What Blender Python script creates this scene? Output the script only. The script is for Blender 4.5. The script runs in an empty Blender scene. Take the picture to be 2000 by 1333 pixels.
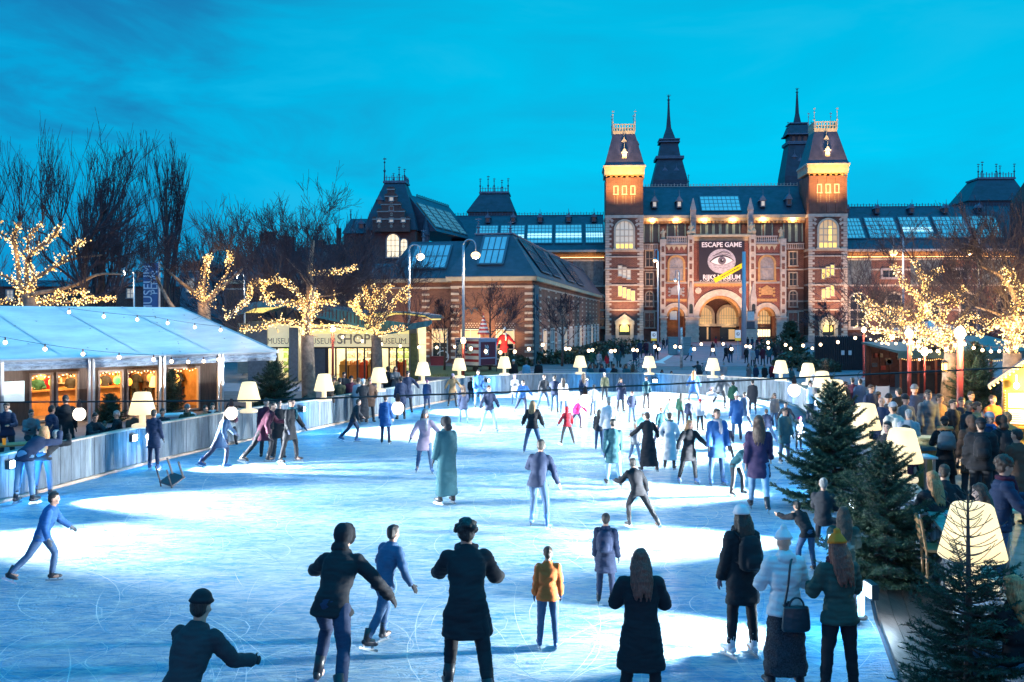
import bpy, bmesh, math, random
from mathutils import Vector, Matrix, noise, Euler
R = math.radians
SC = bpy.context.scene
COL = SC.collection
H = 4.15            # eye height of the photographer above the ice
F = 1800.0          # focal length in photo pixels (photo 2000 wide)
HZ = 620.0          # horizon row
def G(u, v, z=0.0):
 d = (H - z) * F / (v - HZ)
 return Vector(((u - 1000) / F * d, d, z))
def PT(u, v, d):
 return Vector(((u - 1000) / F * d, d, H + (HZ - v) / F * d))
MATS = {}
def srgb(r, g, b):
 f = lambda c: (c / 255 / 12.92) if c <= 10 else ((c / 255 + 0.055) / 1.055) ** 2.4
 return (f(r), f(g), f(b))
def mat(name, col, rough=0.6, metal=0.0, var=0.25, scale=6.0, bump=0.0, bscale=30.0, emit=None, estr=0.0,
  spec=0.5, stretch=(1, 1, 1), col2=None, detail=6.0, trans=0.0, sampling=None, subs=0.0):
 if name in MATS: return MATS[name]
 m = bpy.data.materials.new(name); m.use_nodes = True
 nt = m.node_tree; N = nt.nodes; L = nt.links
 b = N['Principled BSDF']
 b.inputs['Roughness'].default_value = rough
 b.inputs['Metallic'].default_value = metal
 b.inputs['Specular IOR Level'].default_value = spec
 if trans: b.inputs['Transmission Weight'].default_value = trans
 tc = N.new('ShaderNodeTexCoord'); mp = N.new('ShaderNodeMapping')
 L.new(tc.outputs['Object'], mp.inputs['Vector']); mp.inputs['Scale'].default_value = stretch
 if var > 0 or col2:
  nz = N.new('ShaderNodeTexNoise'); nz.inputs['Scale'].default_value = scale; nz.inputs['Detail'].default_value = detail
  nz.inputs['Roughness'].default_value = 0.65
  L.new(mp.outputs[0], nz.inputs['Vector'])
  rp = N.new('ShaderNodeValToRGB')
  rp.color_ramp.elements[0].position = 0.3; rp.color_ramp.elements[1].position = 0.72
  c2 = col2 or tuple(min(1, c * (1 + var)) for c in col)
  c1 = col if col2 else tuple(c * (1 - var) for c in col)
  rp.color_ramp.elements[0].color = (*c1, 1); rp.color_ramp.elements[1].color = (*c2, 1)
  L.new(nz.outputs['Fac'], rp.inputs[0]); L.new(rp.outputs[0], b.inputs['Base Color'])
 else:
  b.inputs['Base Color'].default_value = (*col, 1)
 if bump > 0:
  n2 = N.new('ShaderNodeTexNoise'); n2.inputs['Scale'].default_value = bscale; n2.inputs['Detail'].default_value = 5
  L.new(mp.outputs[0], n2.inputs['Vector'])
  bp = N.new('ShaderNodeBump'); bp.inputs['Strength'].default_value = bump; bp.inputs['Distance'].default_value = 0.02
  L.new(n2.outputs['Fac'], bp.inputs['Height']); L.new(bp.outputs[0], b.inputs['Normal'])
 if emit:
  b.inputs['Emission Color'].default_value = (*emit, 1); b.inputs['Emission Strength'].default_value = estr
 if sampling: m.cycles.emission_sampling = sampling
 MATS[name] = m
 return m
def brickmat(name, c1, c2, mortar, bw=0.42, bh=0.14, stretch=1.0, yz=False):
 m = mat(name, c1, rough=0.85, var=0)
 nt = m.node_tree; N = nt.nodes; L = nt.links; b = N['Principled BSDF']
 mp = [n for n in N if n.type == 'MAPPING'][0]
 tc = [n for n in N if n.type == 'TEX_COORD'][0]
 sx = N.new('ShaderNodeSeparateXYZ'); cb = N.new('ShaderNodeCombineXYZ'); ad = N.new('ShaderNodeMath'); ad.operation = 'ADD'
 L.new(tc.outputs['Object'], sx.inputs[0]); L.new(sx.outputs[0], ad.inputs[0]); L.new(sx.outputs[1], ad.inputs[1])
 L.new(ad.outputs[0], cb.inputs[0]); L.new(sx.outputs[2], cb.inputs[1])
 br = N.new('ShaderNodeTexBrick'); br.inputs['Scale'].default_value = 1
 br.inputs['Brick Width'].default_value = bw; br.inputs['Row Height'].default_value = bh
 br.inputs['Mortar Size'].default_value = bh * 0.12
 br.inputs['Color1'].default_value = (*c1, 1); br.inputs['Color2'].default_value = (*c2, 1); br.inputs['Mortar'].default_value = (*mortar, 1)
 L.new(cb.outputs[0], br.inputs['Vector'])
 nz = N.new('ShaderNodeTexNoise'); nz.inputs['Scale'].default_value = 0.55; nz.inputs['Detail'].default_value = 8; nz.inputs['Roughness'].default_value = 0.7
 L.new(tc.outputs['Object'], nz.inputs['Vector'])
 mr = N.new('ShaderNodeMapRange'); mr.inputs[1].default_value = 0.3; mr.inputs[2].default_value = 0.7; mr.inputs[3].default_value = 0.65; mr.inputs[4].default_value = 1.25
 L.new(nz.outputs['Fac'], mr.inputs[0])
 mx = N.new('ShaderNodeMix'); mx.data_type = 'RGBA'; mx.blend_type = 'MULTIPLY'; mx.inputs[0].default_value = 1
 L.new(br.outputs['Color'], mx.inputs[6]); L.new(mr.outputs[0], mx.inputs[7]); L.new(mx.outputs[2], b.inputs['Base Color'])
 return m
class MB:
 def __init__(s): s.v = []; s.f = []; s.m = []
 def add(s, vs, fs, mi=0, M=None):
  o = len(s.v)
  s.v += [tuple(M @ Vector(p)) for p in vs] if M is not None else [tuple(p) for p in vs]
  s.f += [tuple(i + o for i in f) for f in fs]; s.m += [mi] * len(fs)
 def box(s, x0, x1, y0, y1, z0, z1, mi=0, M=None):
  s.add([(x0, y0, z0), (x1, y0, z0), (x1, y1, z0), (x0, y1, z0), (x0, y0, z1), (x1, y0, z1), (x1, y1, z1), (x0, y1, z1)],
    [(0, 3, 2, 1), (4, 5, 6, 7), (0, 1, 5, 4), (1, 2, 6, 5), (2, 3, 7, 6), (3, 0, 4, 7)], mi, M)
 def frust(s, x0, x1, y0, y1, z0, X0, X1, Y0, Y1, z1, mi=0):
  s.add([(x0, y0, z0), (x1, y0, z0), (x1, y1, z0), (x0, y1, z0), (X0, Y0, z1), (X1, Y0, z1), (X1, Y1, z1), (X0, Y1, z1)],
    [(0, 3, 2, 1), (4, 5, 6, 7), (0, 1, 5, 4), (1, 2, 6, 5), (2, 3, 7, 6), (3, 0, 4, 7)], mi)
 def prism(s, poly, y0, y1, mi=0, M=None):
  """poly in xz, counter-clockwise seen from -y; extruded y0 (front) .. y1"""
  n = len(poly)
  vs = [(x, y0, z) for x, z in poly] + [(x, y1, z) for x, z in poly]
  fs = [tuple(range(n)), tuple(range(2 * n - 1, n - 1, -1))]
  for i in range(n):
   j = (i + 1) % n; fs.append((i, i + n, j + n, j))
  s.add(vs, fs, mi, M)
 def flat(s, poly, z0, z1, mi=0):
  n = len(poly)
  vs = [(p[0], p[1], z0) for p in poly] + [(p[0], p[1], z1) for p in poly]
  fs = [tuple(range(n - 1, -1, -1)), tuple(range(n, 2 * n))]
  for i in range(n):
   j = (i + 1) % n; fs.append((i, j, j + n, i + n))
  s.add(vs, fs, mi)
 def tube(s, path, rad, n=6, mi=0, cap=True):
  path = [Vector(p) for p in path]; k = len(path)
  if not hasattr(rad, '__len__'): rad = [rad] * k
  o = len(s.v); prev = None
  for i, p in enumerate(path):
   t = (path[min(i + 1, k - 1)] - path[max(i - 1, 0)])
   t = t.normalized() if t.length > 1e-9 else Vector((0, 0, 1))
   if prev is None:
    a = Vector((1, 0, 0)) if abs(t.x) < 0.9 else Vector((0, 1, 0))
    x = t.cross(a).normalized()
   else:
    x = (prev - t * prev.dot(t)); x = x.normalized() if x.length > 1e-6 else t.orthogonal().normalized()
   prev = x; y = t.cross(x)
   for j in range(n):
    w = 2 * math.pi * j / n
    s.v.append(tuple(p + (x * math.cos(w) + y * math.sin(w)) * rad[i]))
  for i in range(k - 1):
   for j in range(n):
    a = o + i * n + j; b = o + i * n + (j + 1) % n
    s.f.append((a, b, b + n, a + n)); s.m.append(mi)
  if cap:
   s.f.append(tuple(o + j for j in range(n - 1, -1, -1))); s.m.append(mi)
   s.f.append(tuple(o + (k - 1) * n + j for j in range(n))); s.m.append(mi)
 def lathe(s, prof, c=(0, 0, 0), n=16, mi=0):
  o = len(s.v); c = Vector(c)
  for r, z in prof:
   for j in range(n):
    w = 2 * math.pi * j / n
    s.v.append((c.x + r * math.cos(w), c.y + r * math.sin(w), c.z + z))
  for i in range(len(prof) - 1):
   for j in range(n):
    a = o + i * n + j; b = o + i * n + (j + 1) % n
    s.f.append((a, b, b + n, a + n)); s.m.append(mi)
  s.f.append(tuple(o + j for j in range(n - 1, -1, -1))); s.m.append(mi)
  s.f.append(tuple(o + (len(prof) - 1) * n + j for j in range(n))); s.m.append(mi)
 def ell(s, c, r, n=10, k=7, mi=0, M=None):
  vs = []; fs = []
  for i in range(k + 1):
   ph = -math.pi / 2 + math.pi * i / k
   for j in range(n):
    w = 2 * math.pi * j / n
    vs.append(Vector((r[0] * math.cos(ph) * math.cos(w), r[1] * math.cos(ph) * math.sin(w), r[2] * math.sin(ph))))
  for i in range(k):
   for j in range(n):
    a = i * n + j; b = i * n + (j + 1) % n
    fs.append((a, b, b + n, a + n))
  if M is not None: vs = [M @ v for v in vs]
  s.add([v + Vector(c) for v in vs], fs, mi)
 def octa(s, c, r, mi=0):
  x, y, z = c
  s.add([(x + r, y, z), (x, y + r, z), (x - r, y, z), (x, y - r, z), (x, y, z + r), (x, y, z - r)],
    [(0, 1, 4), (1, 2, 4), (2, 3, 4), (3, 0, 4), (1, 0, 5), (2, 1, 5), (3, 2, 5), (0, 3, 5)], mi)
 def quad(s, a, b, c, d, mi=0): s.add([a, b, c, d], [(0, 1, 2, 3)], mi)
 def arch(s, cx, zs, ri, ro, y0, y1, a0=0.0, a1=math.pi, n=14, mi=0, ez=1.0):
  """ring of an arch in xz"""
  vs = []; fs = []
  for i in range(n + 1):
   w = a0 + (a1 - a0) * i / n
   c, sn = math.cos(w), math.sin(w) * ez
   vs += [(cx + ri * c, y0, zs + ri * sn), (cx + ro * c, y0, zs + ro * sn), (cx + ro * c, y1, zs + ro * sn), (cx + ri * c, y1, zs + ri * sn)]
  for i in range(n):
   b = i * 4; e = b + 4
   for q in range(4): fs.append((b + q, b + (q + 1) % 4, e + (q + 1) % 4, e + q))
  fs += [(3, 2, 1, 0), (n * 4, n * 4 + 1, n * 4 + 2, n * 4 + 3)]
  s.add(vs, fs, mi)
 def build(s, name, mats, parent=None, smooth=False, loc=None, recalc=True):
  me = bpy.data.meshes.new(name)
  me.from_pydata([tuple(p) for p in s.v], [], s.f)
  if not isinstance(mats, (list, tuple)): mats = [mats]
  for m in mats: me.materials.append(m)
  if len(mats) > 1: me.polygons.foreach_set('material_index', s.m)
  if recalc and len(s.f) < 200000:
   bm = bmesh.new(); bm.from_mesh(me); bmesh.ops.recalc_face_normals(bm, faces=bm.faces); bm.to_mesh(me); bm.free()
  if smooth: me.polygons.foreach_set('use_smooth', [True] * len(me.polygons))
  me.update()
  o = bpy.data.objects.new(name, me); COL.objects.link(o)
  if parent is not None: o.parent = parent
  if loc is not None: o.location = loc
  return o
def archpoly(cx, w, z0, zs, n=10, ez=1.0):
 """opening outline: width w, from z0 up to springing zs with a half-round head"""
 r = w / 2
 p = [(cx - r, z0), (cx + r, z0)]
 for i in range(n + 1):
  a = math.pi * i / n
  p.append((cx + r * math.cos(a), zs + r * ez * math.sin(a)))
 return p
def thing(name, label, cat, loc=(0, 0, 0), rz=0.0, group=None):
 o = bpy.data.objects.new(name, None); COL.objects.link(o)
 o.location = loc; o.rotation_euler = (0, 0, rz); o.empty_display_size = 0.3
 return tag(o, label, cat, group)
def tag(o, label, cat, group=None, kind=None):
 if label: o['label'] = label
 if cat: o['category'] = cat
 if group: o['group'] = group
 if kind: o['kind'] = kind
 return o
def struct(o): o['kind'] = 'structure'; return o
def copy_tree(o, parent=None):
 c = o.copy(); COL.objects.link(c)
 if parent is not None: c.parent = parent; c.matrix_parent_inverse = o.matrix_parent_inverse.copy()
 for ch in list(o.children): copy_tree(ch, c)
 return c
def text(name, body, size, m, parent=None, loc=(0, 0, 0), rot=(R(90), 0, 0), ext=0.01, xs=1.0, bold=0.0, align='CENTER'):
 cu = bpy.data.curves.new(name, 'FONT'); cu.body = body; cu.size = size; cu.extrude = ext; cu.offset = bold
 cu.align_x = align; cu.align_y = 'CENTER'; cu.resolution_u = 3
 t = bpy.data.objects.new(name, cu); COL.objects.link(t)
 dg = bpy.context.evaluated_depsgraph_get()
 me = bpy.data.meshes.new_from_object(t.evaluated_get(dg))
 bpy.data.objects.remove(t)
 me.materials.clear(); me.materials.append(m)
 o = bpy.data.objects.new(name, me); COL.objects.link(o)
 o.location = loc; o.rotation_euler = rot; o.scale = (xs, 1, 1)
 if parent is not None: o.parent = parent
 return o
def lamp(name, kind, loc, energy, color, size=0.3, target=None, spot=None, blend=0.6, parent=None):
 l = bpy.data.lights.new(name, kind); l.energy = energy; l.color = color
 if kind == 'SPOT': l.spot_size = spot; l.spot_blend = blend; l.shadow_soft_size = size
 elif kind == 'POINT': l.shadow_soft_size = size
 elif kind == 'AREA': l.size = size
 o = bpy.data.objects.new(name, l); COL.objects.link(o); o.location = loc
 if target is not None:
  o.rotation_euler = (Vector(target) - Vector(loc)).to_track_quat('-Z', 'Y').to_euler()
 if parent is not None: o.parent = parent
 return o
cam = bpy.data.cameras.new('camera'); cam.sensor_width = 36; cam.lens = F / 2000 * 36; cam.sensor_fit = 'HORIZONTAL'
cam.shift_y = -(666.5 - HZ) / 2000; cam.clip_end = 3000; cam.clip_start = 0.1
co = bpy.data.objects.new('camera', cam); COL.objects.link(co)
co.location = (0, 0, H); co.rotation_euler = (R(90), 0, 0); SC.camera = co
W = bpy.data.worlds.new('World'); SC.world = W; W.use_nodes = True
nt = W.node_tree; N = nt.nodes; L = nt.links
bg = N['Background']
tc = N.new('ShaderNodeTexCoord'); sx = N.new('ShaderNodeSeparateXYZ'); L.new(tc.outputs['Generated'], sx.inputs[0])
def M2(op, a, b=None, clamp=False):
 n = N.new('ShaderNodeMath'); n.operation = op; n.use_clamp = clamp
 for i, x in enumerate((a, b)):
  if x is None: continue
  if hasattr(x, 'is_linked') or hasattr(x, 'links'): L.new(x, n.inputs[i])
  else: n.inputs[i].default_value = x
 return n.outputs[0]
def MIX(f, a, b):
 n = N.new('ShaderNodeMix'); n.data_type = 'RGBA'
 for i, x in ((0, f), (6, a), (7, b)):
  if hasattr(x, 'links'): L.new(x, n.inputs[i])
  elif isinstance(x, tuple): n.inputs[i].default_value = (*x, 1)
  else: n.inputs[i].default_value = x
 return n.outputs[2]
el = N.new('ShaderNodeValToRGB'); L.new(sx.outputs[2], el.inputs[0])
cr = el.color_ramp
cr.elements[0].position = 0.0; cr.elements[0].color = (0.006, 0.33, 0.70, 1)
cr.elements[1].position = 1.0; cr.elements[1].color = (0.0, 0.98, 1.9, 1)
for p, c in ((0.06, (0.002, 0.50, 0.88)), (0.16, (0.000, 0.60, 0.94)), (0.25, (0.000, 0.53, 0.85)), (0.34, (0.001, 0.48, 0.78)), (0.45, (0.0, 0.54, 1.05)), (0.62, (0.0, 0.86, 1.75))):
 e = cr.elements.new(p); e.color = (*c, 1)
west = M2('MULTIPLY', M2('SUBTRACT', -0.02, sx.outputs[0], True), 1.1, True)
c1 = MIX(west, el.outputs[0], (0.003, 0.23, 0.60))
mpw = N.new('ShaderNodeMapping'); L.new(tc.outputs['Generated'], mpw.inputs[0]); mpw.inputs['Scale'].default_value = (1.4, 1.4, 4.6); mpw.inputs['Rotation'].default_value = (0, R(7), R(20))
nzw = N.new('ShaderNodeTexNoise'); nzw.inputs['Scale'].default_value = 2.6; nzw.inputs['Detail'].default_value = 7; nzw.inputs['Roughness'].default_value = 0.55; nzw.inputs['Distortion'].default_value = 0.6
L.new(mpw.outputs[0], nzw.inputs['Vector'])
cl = N.new('ShaderNodeValToRGB'); cl.color_ramp.elements[0].position = 0.46; cl.color_ramp.elements[1].position = 0.72
L.new(nzw.outputs['Fac'], cl.inputs[0])
c2 = MIX(M2('MULTIPLY', cl.outputs[0], M2('ADD', M2('MULTIPLY', west, 1.2), 0.22, True)), c1, (0.015, 0.13, 0.36))
vd = N.new('ShaderNodeVectorMath'); vd.operation = 'DISTANCE'; L.new(tc.outputs['Generated'], vd.inputs[0]); vd.inputs[1].default_value = (-.40, .87, .27)
vr = N.new('ShaderNodeMapRange'); vr.interpolation_type = 'SMOOTHSTEP'; L.new(vd.outputs['Value'], vr.inputs[0]); vr.inputs[1].default_value = .30; vr.inputs[2].default_value = .03
nd2 = N.new('ShaderNodeMapRange'); L.new(nzw.outputs['Fac'], nd2.inputs[0]); nd2.inputs[1].default_value = .40; nd2.inputs[2].default_value = .62
c2 = MIX(M2('MULTIPLY', M2('MULTIPLY', vr.outputs[0], nd2.outputs[0]), .42), c2, (0.01, 0.14, 0.40))
cl2 = N.new('ShaderNodeValToRGB'); cl2.color_ramp.elements[0].position = 0.28; cl2.color_ramp.elements[0].color = (1, 1, 1, 1); cl2.color_ramp.elements[1].position = 0.45; cl2.color_ramp.elements[1].color = (0, 0, 0, 1)
L.new(nzw.outputs['Fac'], cl2.inputs[0])
c3 = MIX(M2('MULTIPLY', cl2.outputs[0], 0.16), c2, (0.06, 0.60, 0.88))
back = N.new('ShaderNodeMapRange'); back.interpolation_type = 'SMOOTHSTEP'
L.new(sx.outputs[1], back.inputs[0]); back.inputs[1].default_value = 0.15; back.inputs[2].default_value = -0.75
glow = N.new('ShaderNodeValToRGB'); L.new(sx.outputs[2], glow.inputs[0])
g = glow.color_ramp; g.elements[0].position = 0.0; g.elements[0].color = (0.80, 0.44, 0.46, 1); g.elements[1].position = 0.9; g.elements[1].color = (0.0, 0.92, 1.85, 1)
e = g.elements.new(0.14); e.color = (0.42, 0.34, 0.52, 1); e = g.elements.new(0.34); e.color = (0.03, 0.42, 0.95, 1)
c4 = MIX(back.outputs[0], c3, glow.outputs[0])
down = N.new('ShaderNodeMapRange'); L.new(sx.outputs[2], down.inputs[0]); down.inputs[1].default_value = 0.0; down.inputs[2].default_value = -0.03
c5 = MIX(down.outputs[0], c4, (0.02, 0.05, 0.10))
L.new(c5, bg.inputs['Color']); bg.inputs['Strength'].default_value = 0.88
sun = lamp('afterglow_sun', 'SUN', (0, -50, 40), 0.10, (1.0, 0.72, 0.66), target=(6, 100, 20)); sun.data.angle = R(50)
SC.view_settings.view_transform = 'Standard'; SC.view_settings.look = 'None'
SC.view_settings.exposure = 0.18; SC.view_settings.gamma = 1
SC.render.engine = 'CYCLES'
cy = SC.cycles
cy.use_denoising = True
try: cy.denoiser = 'OPENIMAGEDENOISE'
except Exception: pass
cy.max_bounces = 5; cy.diffuse_bounces = 2; cy.glossy_bounces = 2; cy.transmission_bounces = 3; cy.transparent_max_bounces = 6
cy.sample_clamp_indirect = 3.0; cy.sample_clamp_direct = 0.0; cy.caustics_reflective = False; cy.caustics_refractive = False
cy.use_adaptive_sampling = True; cy.adaptive_threshold = 0.02
random.seed(7)
WHITE = (0.8, 0.8, 0.78)
PAL = dict(black=(.015, .016, .021), navy=(.022, .034, .075), dark=(.030, .032, .040), blue=(.025, .10, .28), sky=(.16, .42, .62), white=(.62, .62, .64), cream=(.55, .50, .44), grey=(.14, .145, .16), lgrey=(.32, .32, .35), pink=(.55, .02, .16),
 red=(.42, .015, .03), orange=(.52, .13, .03), tan=(.42, .22, .10), teal=(.02, .085, .11), green=(.015, .07, .045), olive=(.055, .06, .035), plum=(.06, .012, .03), mauve=(.32, .25, .33), brown=(.09, .05, .035), jean=(.05, .10, .19), ljean=(.16, .28, .42),
 yellow=(.55, .27, .08), mustard=(.52, .17, .015), forest=(.035, .065, .055), purple=(.028, .018, .055), stripe=(.35, .07, .07))
HAIR = dict(blond=(.44, .20, .08), brown=(.06, .03, .018), dark=(.014, .010, .009), grey=(.30, .29, .28), red=(.16, .04, .025), pink=(.45, .15, .22), white=(.5, .5, .5))
def cloth(c, kind='cloth'):
 return mat(kind + '_' + c, PAL[c], .85 if kind == 'cloth' else .7, var=.10, scale=3, bump=.15, bscale=60, spec=.3)
def hairm(c): return mat('hair_' + c, HAIR[c], .5, var=.6, scale=22, stretch=(3, 3, .35), bump=.7, bscale=34)
SKIN = mat('skin', (.50, .29, .21), .5, var=.08, scale=8, spec=.4); SKIND = mat('face_dark', (.03, .02, .02), .4, var=0); LIPS = mat('lips', (.36, .12, .11), .45, var=0)
BOOT = mat('boot_dark', (.015, .017, .024), .45, var=.2); BOOTW = mat('skate_white', (.62, .66, .72), .4, var=.1); BOOTB = mat('skate_blue', (.03, .10, .26), .4, var=.1); STEEL = mat('blade_steel', (.55, .6, .65), .25, metal=.9, var=0)
POSES = dict(
 stand=(2, (3, 4, 3), (-1, 4, 2), (4, 9, 14, 0), (2, 9, 18, 0), 6, 8),
 pockets=(3, (2, 5, 2), (-2, 4, 2), (-16, 24, 52, .55), (-14, 24, 50, .55), 10, -10),
 phone=(4, (3, 4, 4), (-2, 4, 2), (26, 8, 88, .45), (30, 8, 82, .40), 20, 0),
 cup=(3, (2, 5, 3), (-2, 4, 2), (5, 10, 20, 0), (30, 14, 100, .3), 8, 20),
 hands_in=(5, (2, 6, 3), (1, 6, 3), (14, 20, 76, .7), (14, 20, 76, .7), 14, 0),
 wide=(6, (8, 15, 10), (-4, 16, 6), (8, 26, 24, 0), (6, 24, 20, 0), 8, -12),
 arms=(8, (12, 7, 14), (-8, 9, 10), (14, 40, 36, 0), (4, 34, 30, 0), 8, 10),
 lean2=(30, (30, 6, 42), (-14, 8, 18), (34, 18, 34, .1), (20, 24, 44, .1), 12, 0),
 glide=(20, (26, 4, 34), (-30, 10, 14), (10, 34, 30, 0), (-12, 30, 30, 0), 4, 6),
 push=(28, (36, 5, 50), (-30, 16, 10), (28, 24, 52, .2), (-24, 26, 34, 0), 6, 0),
 low=(40, (42, 8, 60), (-32, 14, 18), (34, 38, 34, 0), (-4, 44, 26, 0), 4, -16),
 walk=(4, (22, 3, 6), (-18, 3, 18), (-16, 8, 16, 0), (18, 8, 20, 0), 6, 0),
 walk2=(4, (-16, 3, 16), (20, 3, 5), (16, 9, 24, 0), (-14, 8, 16, 0), 8, 15),
 lean=(62, (-2, 6, 2), (6, 5, 6), (72, 14, 60, .5), (70, 14, 64, .5), -6, 10),
 bend=(44, (22, 7, 26), (8, 8, 14), (62, 10, 24, 0), (56, 12, 30, 0), 10, 0),
 sit=(6, (84, 8, 84), (82, 7, 80), (30, 8, 62, .4), (26, 10, 70, .4), 10, 12),
 sit2=(22, (80, 10, 78), (84, 6, 92), (46, 10, 60, .4), (40, 12, 56, .4), 18, -14),
 reach=(5, (3, 6, 5), (-3, 6, 3), (18, 44, 24, 0), (12, 22, 60, .5), 8, -10),
 hold=(6, (4, 5, 5), (-4, 5, 4), (46, 14, 44, .2), (30, 8, 30, 0), 8, 18))
def pose_points(P):
 lean, Lg, Rg, La, Ra, hp, hy = P
 s = Vector((0, -math.sin(R(lean)), math.cos(R(lean))))
 J = {'pel': Vector((0, 0, 0)), 's': s}
 J['waist'] = s * .17; J['chest'] = s * .36; J['shc'] = s * .47; J['neck'] = s * .53
 hd = (s * .55 + Vector((0, 0, .7))).normalized(); J['head'] = J['neck'] + hd * .155; J['hrot'] = (R(hp), R(hy))
 for sd, sg, lg, ar in (('L', 1, Lg, La), ('R', -1, Rg, Ra)):
  hip = Vector((sg * .092, 0, -.03)); a, b, c = (R(x) for x in lg)
  d = Vector((sg * math.sin(b), -math.sin(a) * math.cos(b), -math.cos(a) * math.cos(b))); kn = hip + d * .425
  d2 = Vector((sg * math.sin(b) * .75, -math.sin(a - c), -math.cos(a - c))).normalized(); an = kn + d2 * .415
  J['hip' + sd], J['kn' + sd], J['an' + sd] = hip, kn, an
  J['shin' + sd] = d2
  sh = J['shc'] + Vector((sg * .163, 0, -.028)); a, b, e, inn = R(ar[0]), R(ar[1]), R(ar[2]), ar[3]
  a += R(lean) * .25
  u = Vector((sg * math.sin(b), -math.sin(a) * math.cos(b), -math.cos(a) * math.cos(b))); el = sh + u * .285
  f = Vector((sg * math.sin(b) * .7 - sg * inn, -math.sin(a + e), -math.cos(a + e))).normalized(); wr = el + f * .245
  J['sh' + sd], J['el' + sd], J['wr' + sd], J['fa' + sd] = sh, el, wr, f
 low = min(J['anL'].z, J['anR'].z) - .085
 J['low'] = low; J['top'] = J['head'].z + .125 - low
 return J
def ring(mb, cs, xs, ys, rx, ry, n=14, mi=0):
 o = len(mb.v); k = len(cs)
 for c, x, y, a, b in zip(cs, xs, ys, rx, ry):
  for j in range(n):
   w = 2 * math.pi * j / n; mb.v.append(tuple(c + x * (a * math.cos(w)) + y * (b * math.sin(w))))
 for i in range(k - 1):
  for j in range(n):
   A_ = o + i * n + j; B_ = o + i * n + (j + 1) % n; mb.f.append((A_, B_, B_ + n, A_ + n)); mb.m.append(mi)
 mb.f.append(tuple(o + j for j in range(n - 1, -1, -1))); mb.m.append(mi); mb.f.append(tuple(o + (k - 1) * n + j for j in range(n))); mb.m.append(mi)
def remesh(mb, vox, smooth=3, amp=0.0, fr=9.0, seed=0.0):
 me = bpy.data.meshes.new('tmp'); me.from_pydata(mb.v, [], mb.f)
 bm = bmesh.new(); bm.from_mesh(me); bmesh.ops.recalc_face_normals(bm, faces=bm.faces); bm.to_mesh(me); bm.free()
 o = bpy.data.objects.new('tmp', me); TMPC.objects.link(o)
 r = o.modifiers.new('r', 'REMESH'); r.mode = 'VOXEL'; r.voxel_size = vox
 s = o.modifiers.new('s', 'SMOOTH'); s.factor = .5; s.iterations = smooth
 with bpy.context.temp_override(scene=TMPS, view_layer=TMPS.view_layers[0]):
  dg = bpy.context.evaluated_depsgraph_get(); dg.update()
  out = bpy.data.meshes.new_from_object(o.evaluated_get(dg))
 bpy.data.objects.remove(o); bpy.data.meshes.remove(me)
 if amp > 0:
  nrm = [v.normal.copy() for v in out.vertices]
  for v, nn in zip(out.vertices, nrm):
   p = v.co; q = Vector((p.x * fr + seed, p.y * fr, p.z * fr * 1.5))
   v.co = p + nn * amp * (noise.noise(q) + .5 * (1 - 2 * abs(noise.noise(Vector((q.x * .9, q.y * .9, q.z * 2.2)) + Vector((7, 1, 3))))))
 out.polygons.foreach_set('use_smooth', [True] * len(out.polygons)); out.update()
 return out
TMPS = bpy.data.scenes.new('tmp_scene'); TMPC = TMPS.collection
X3 = Vector((1, 0, 0))
CACHE = {}
def headmat(J):
 hp, hy = J['hrot']; return Matrix.Translation(J['head']) @ Matrix.Rotation(hy, 4, 'Z') @ Matrix.Rotation(hp, 4, 'X')
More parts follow.
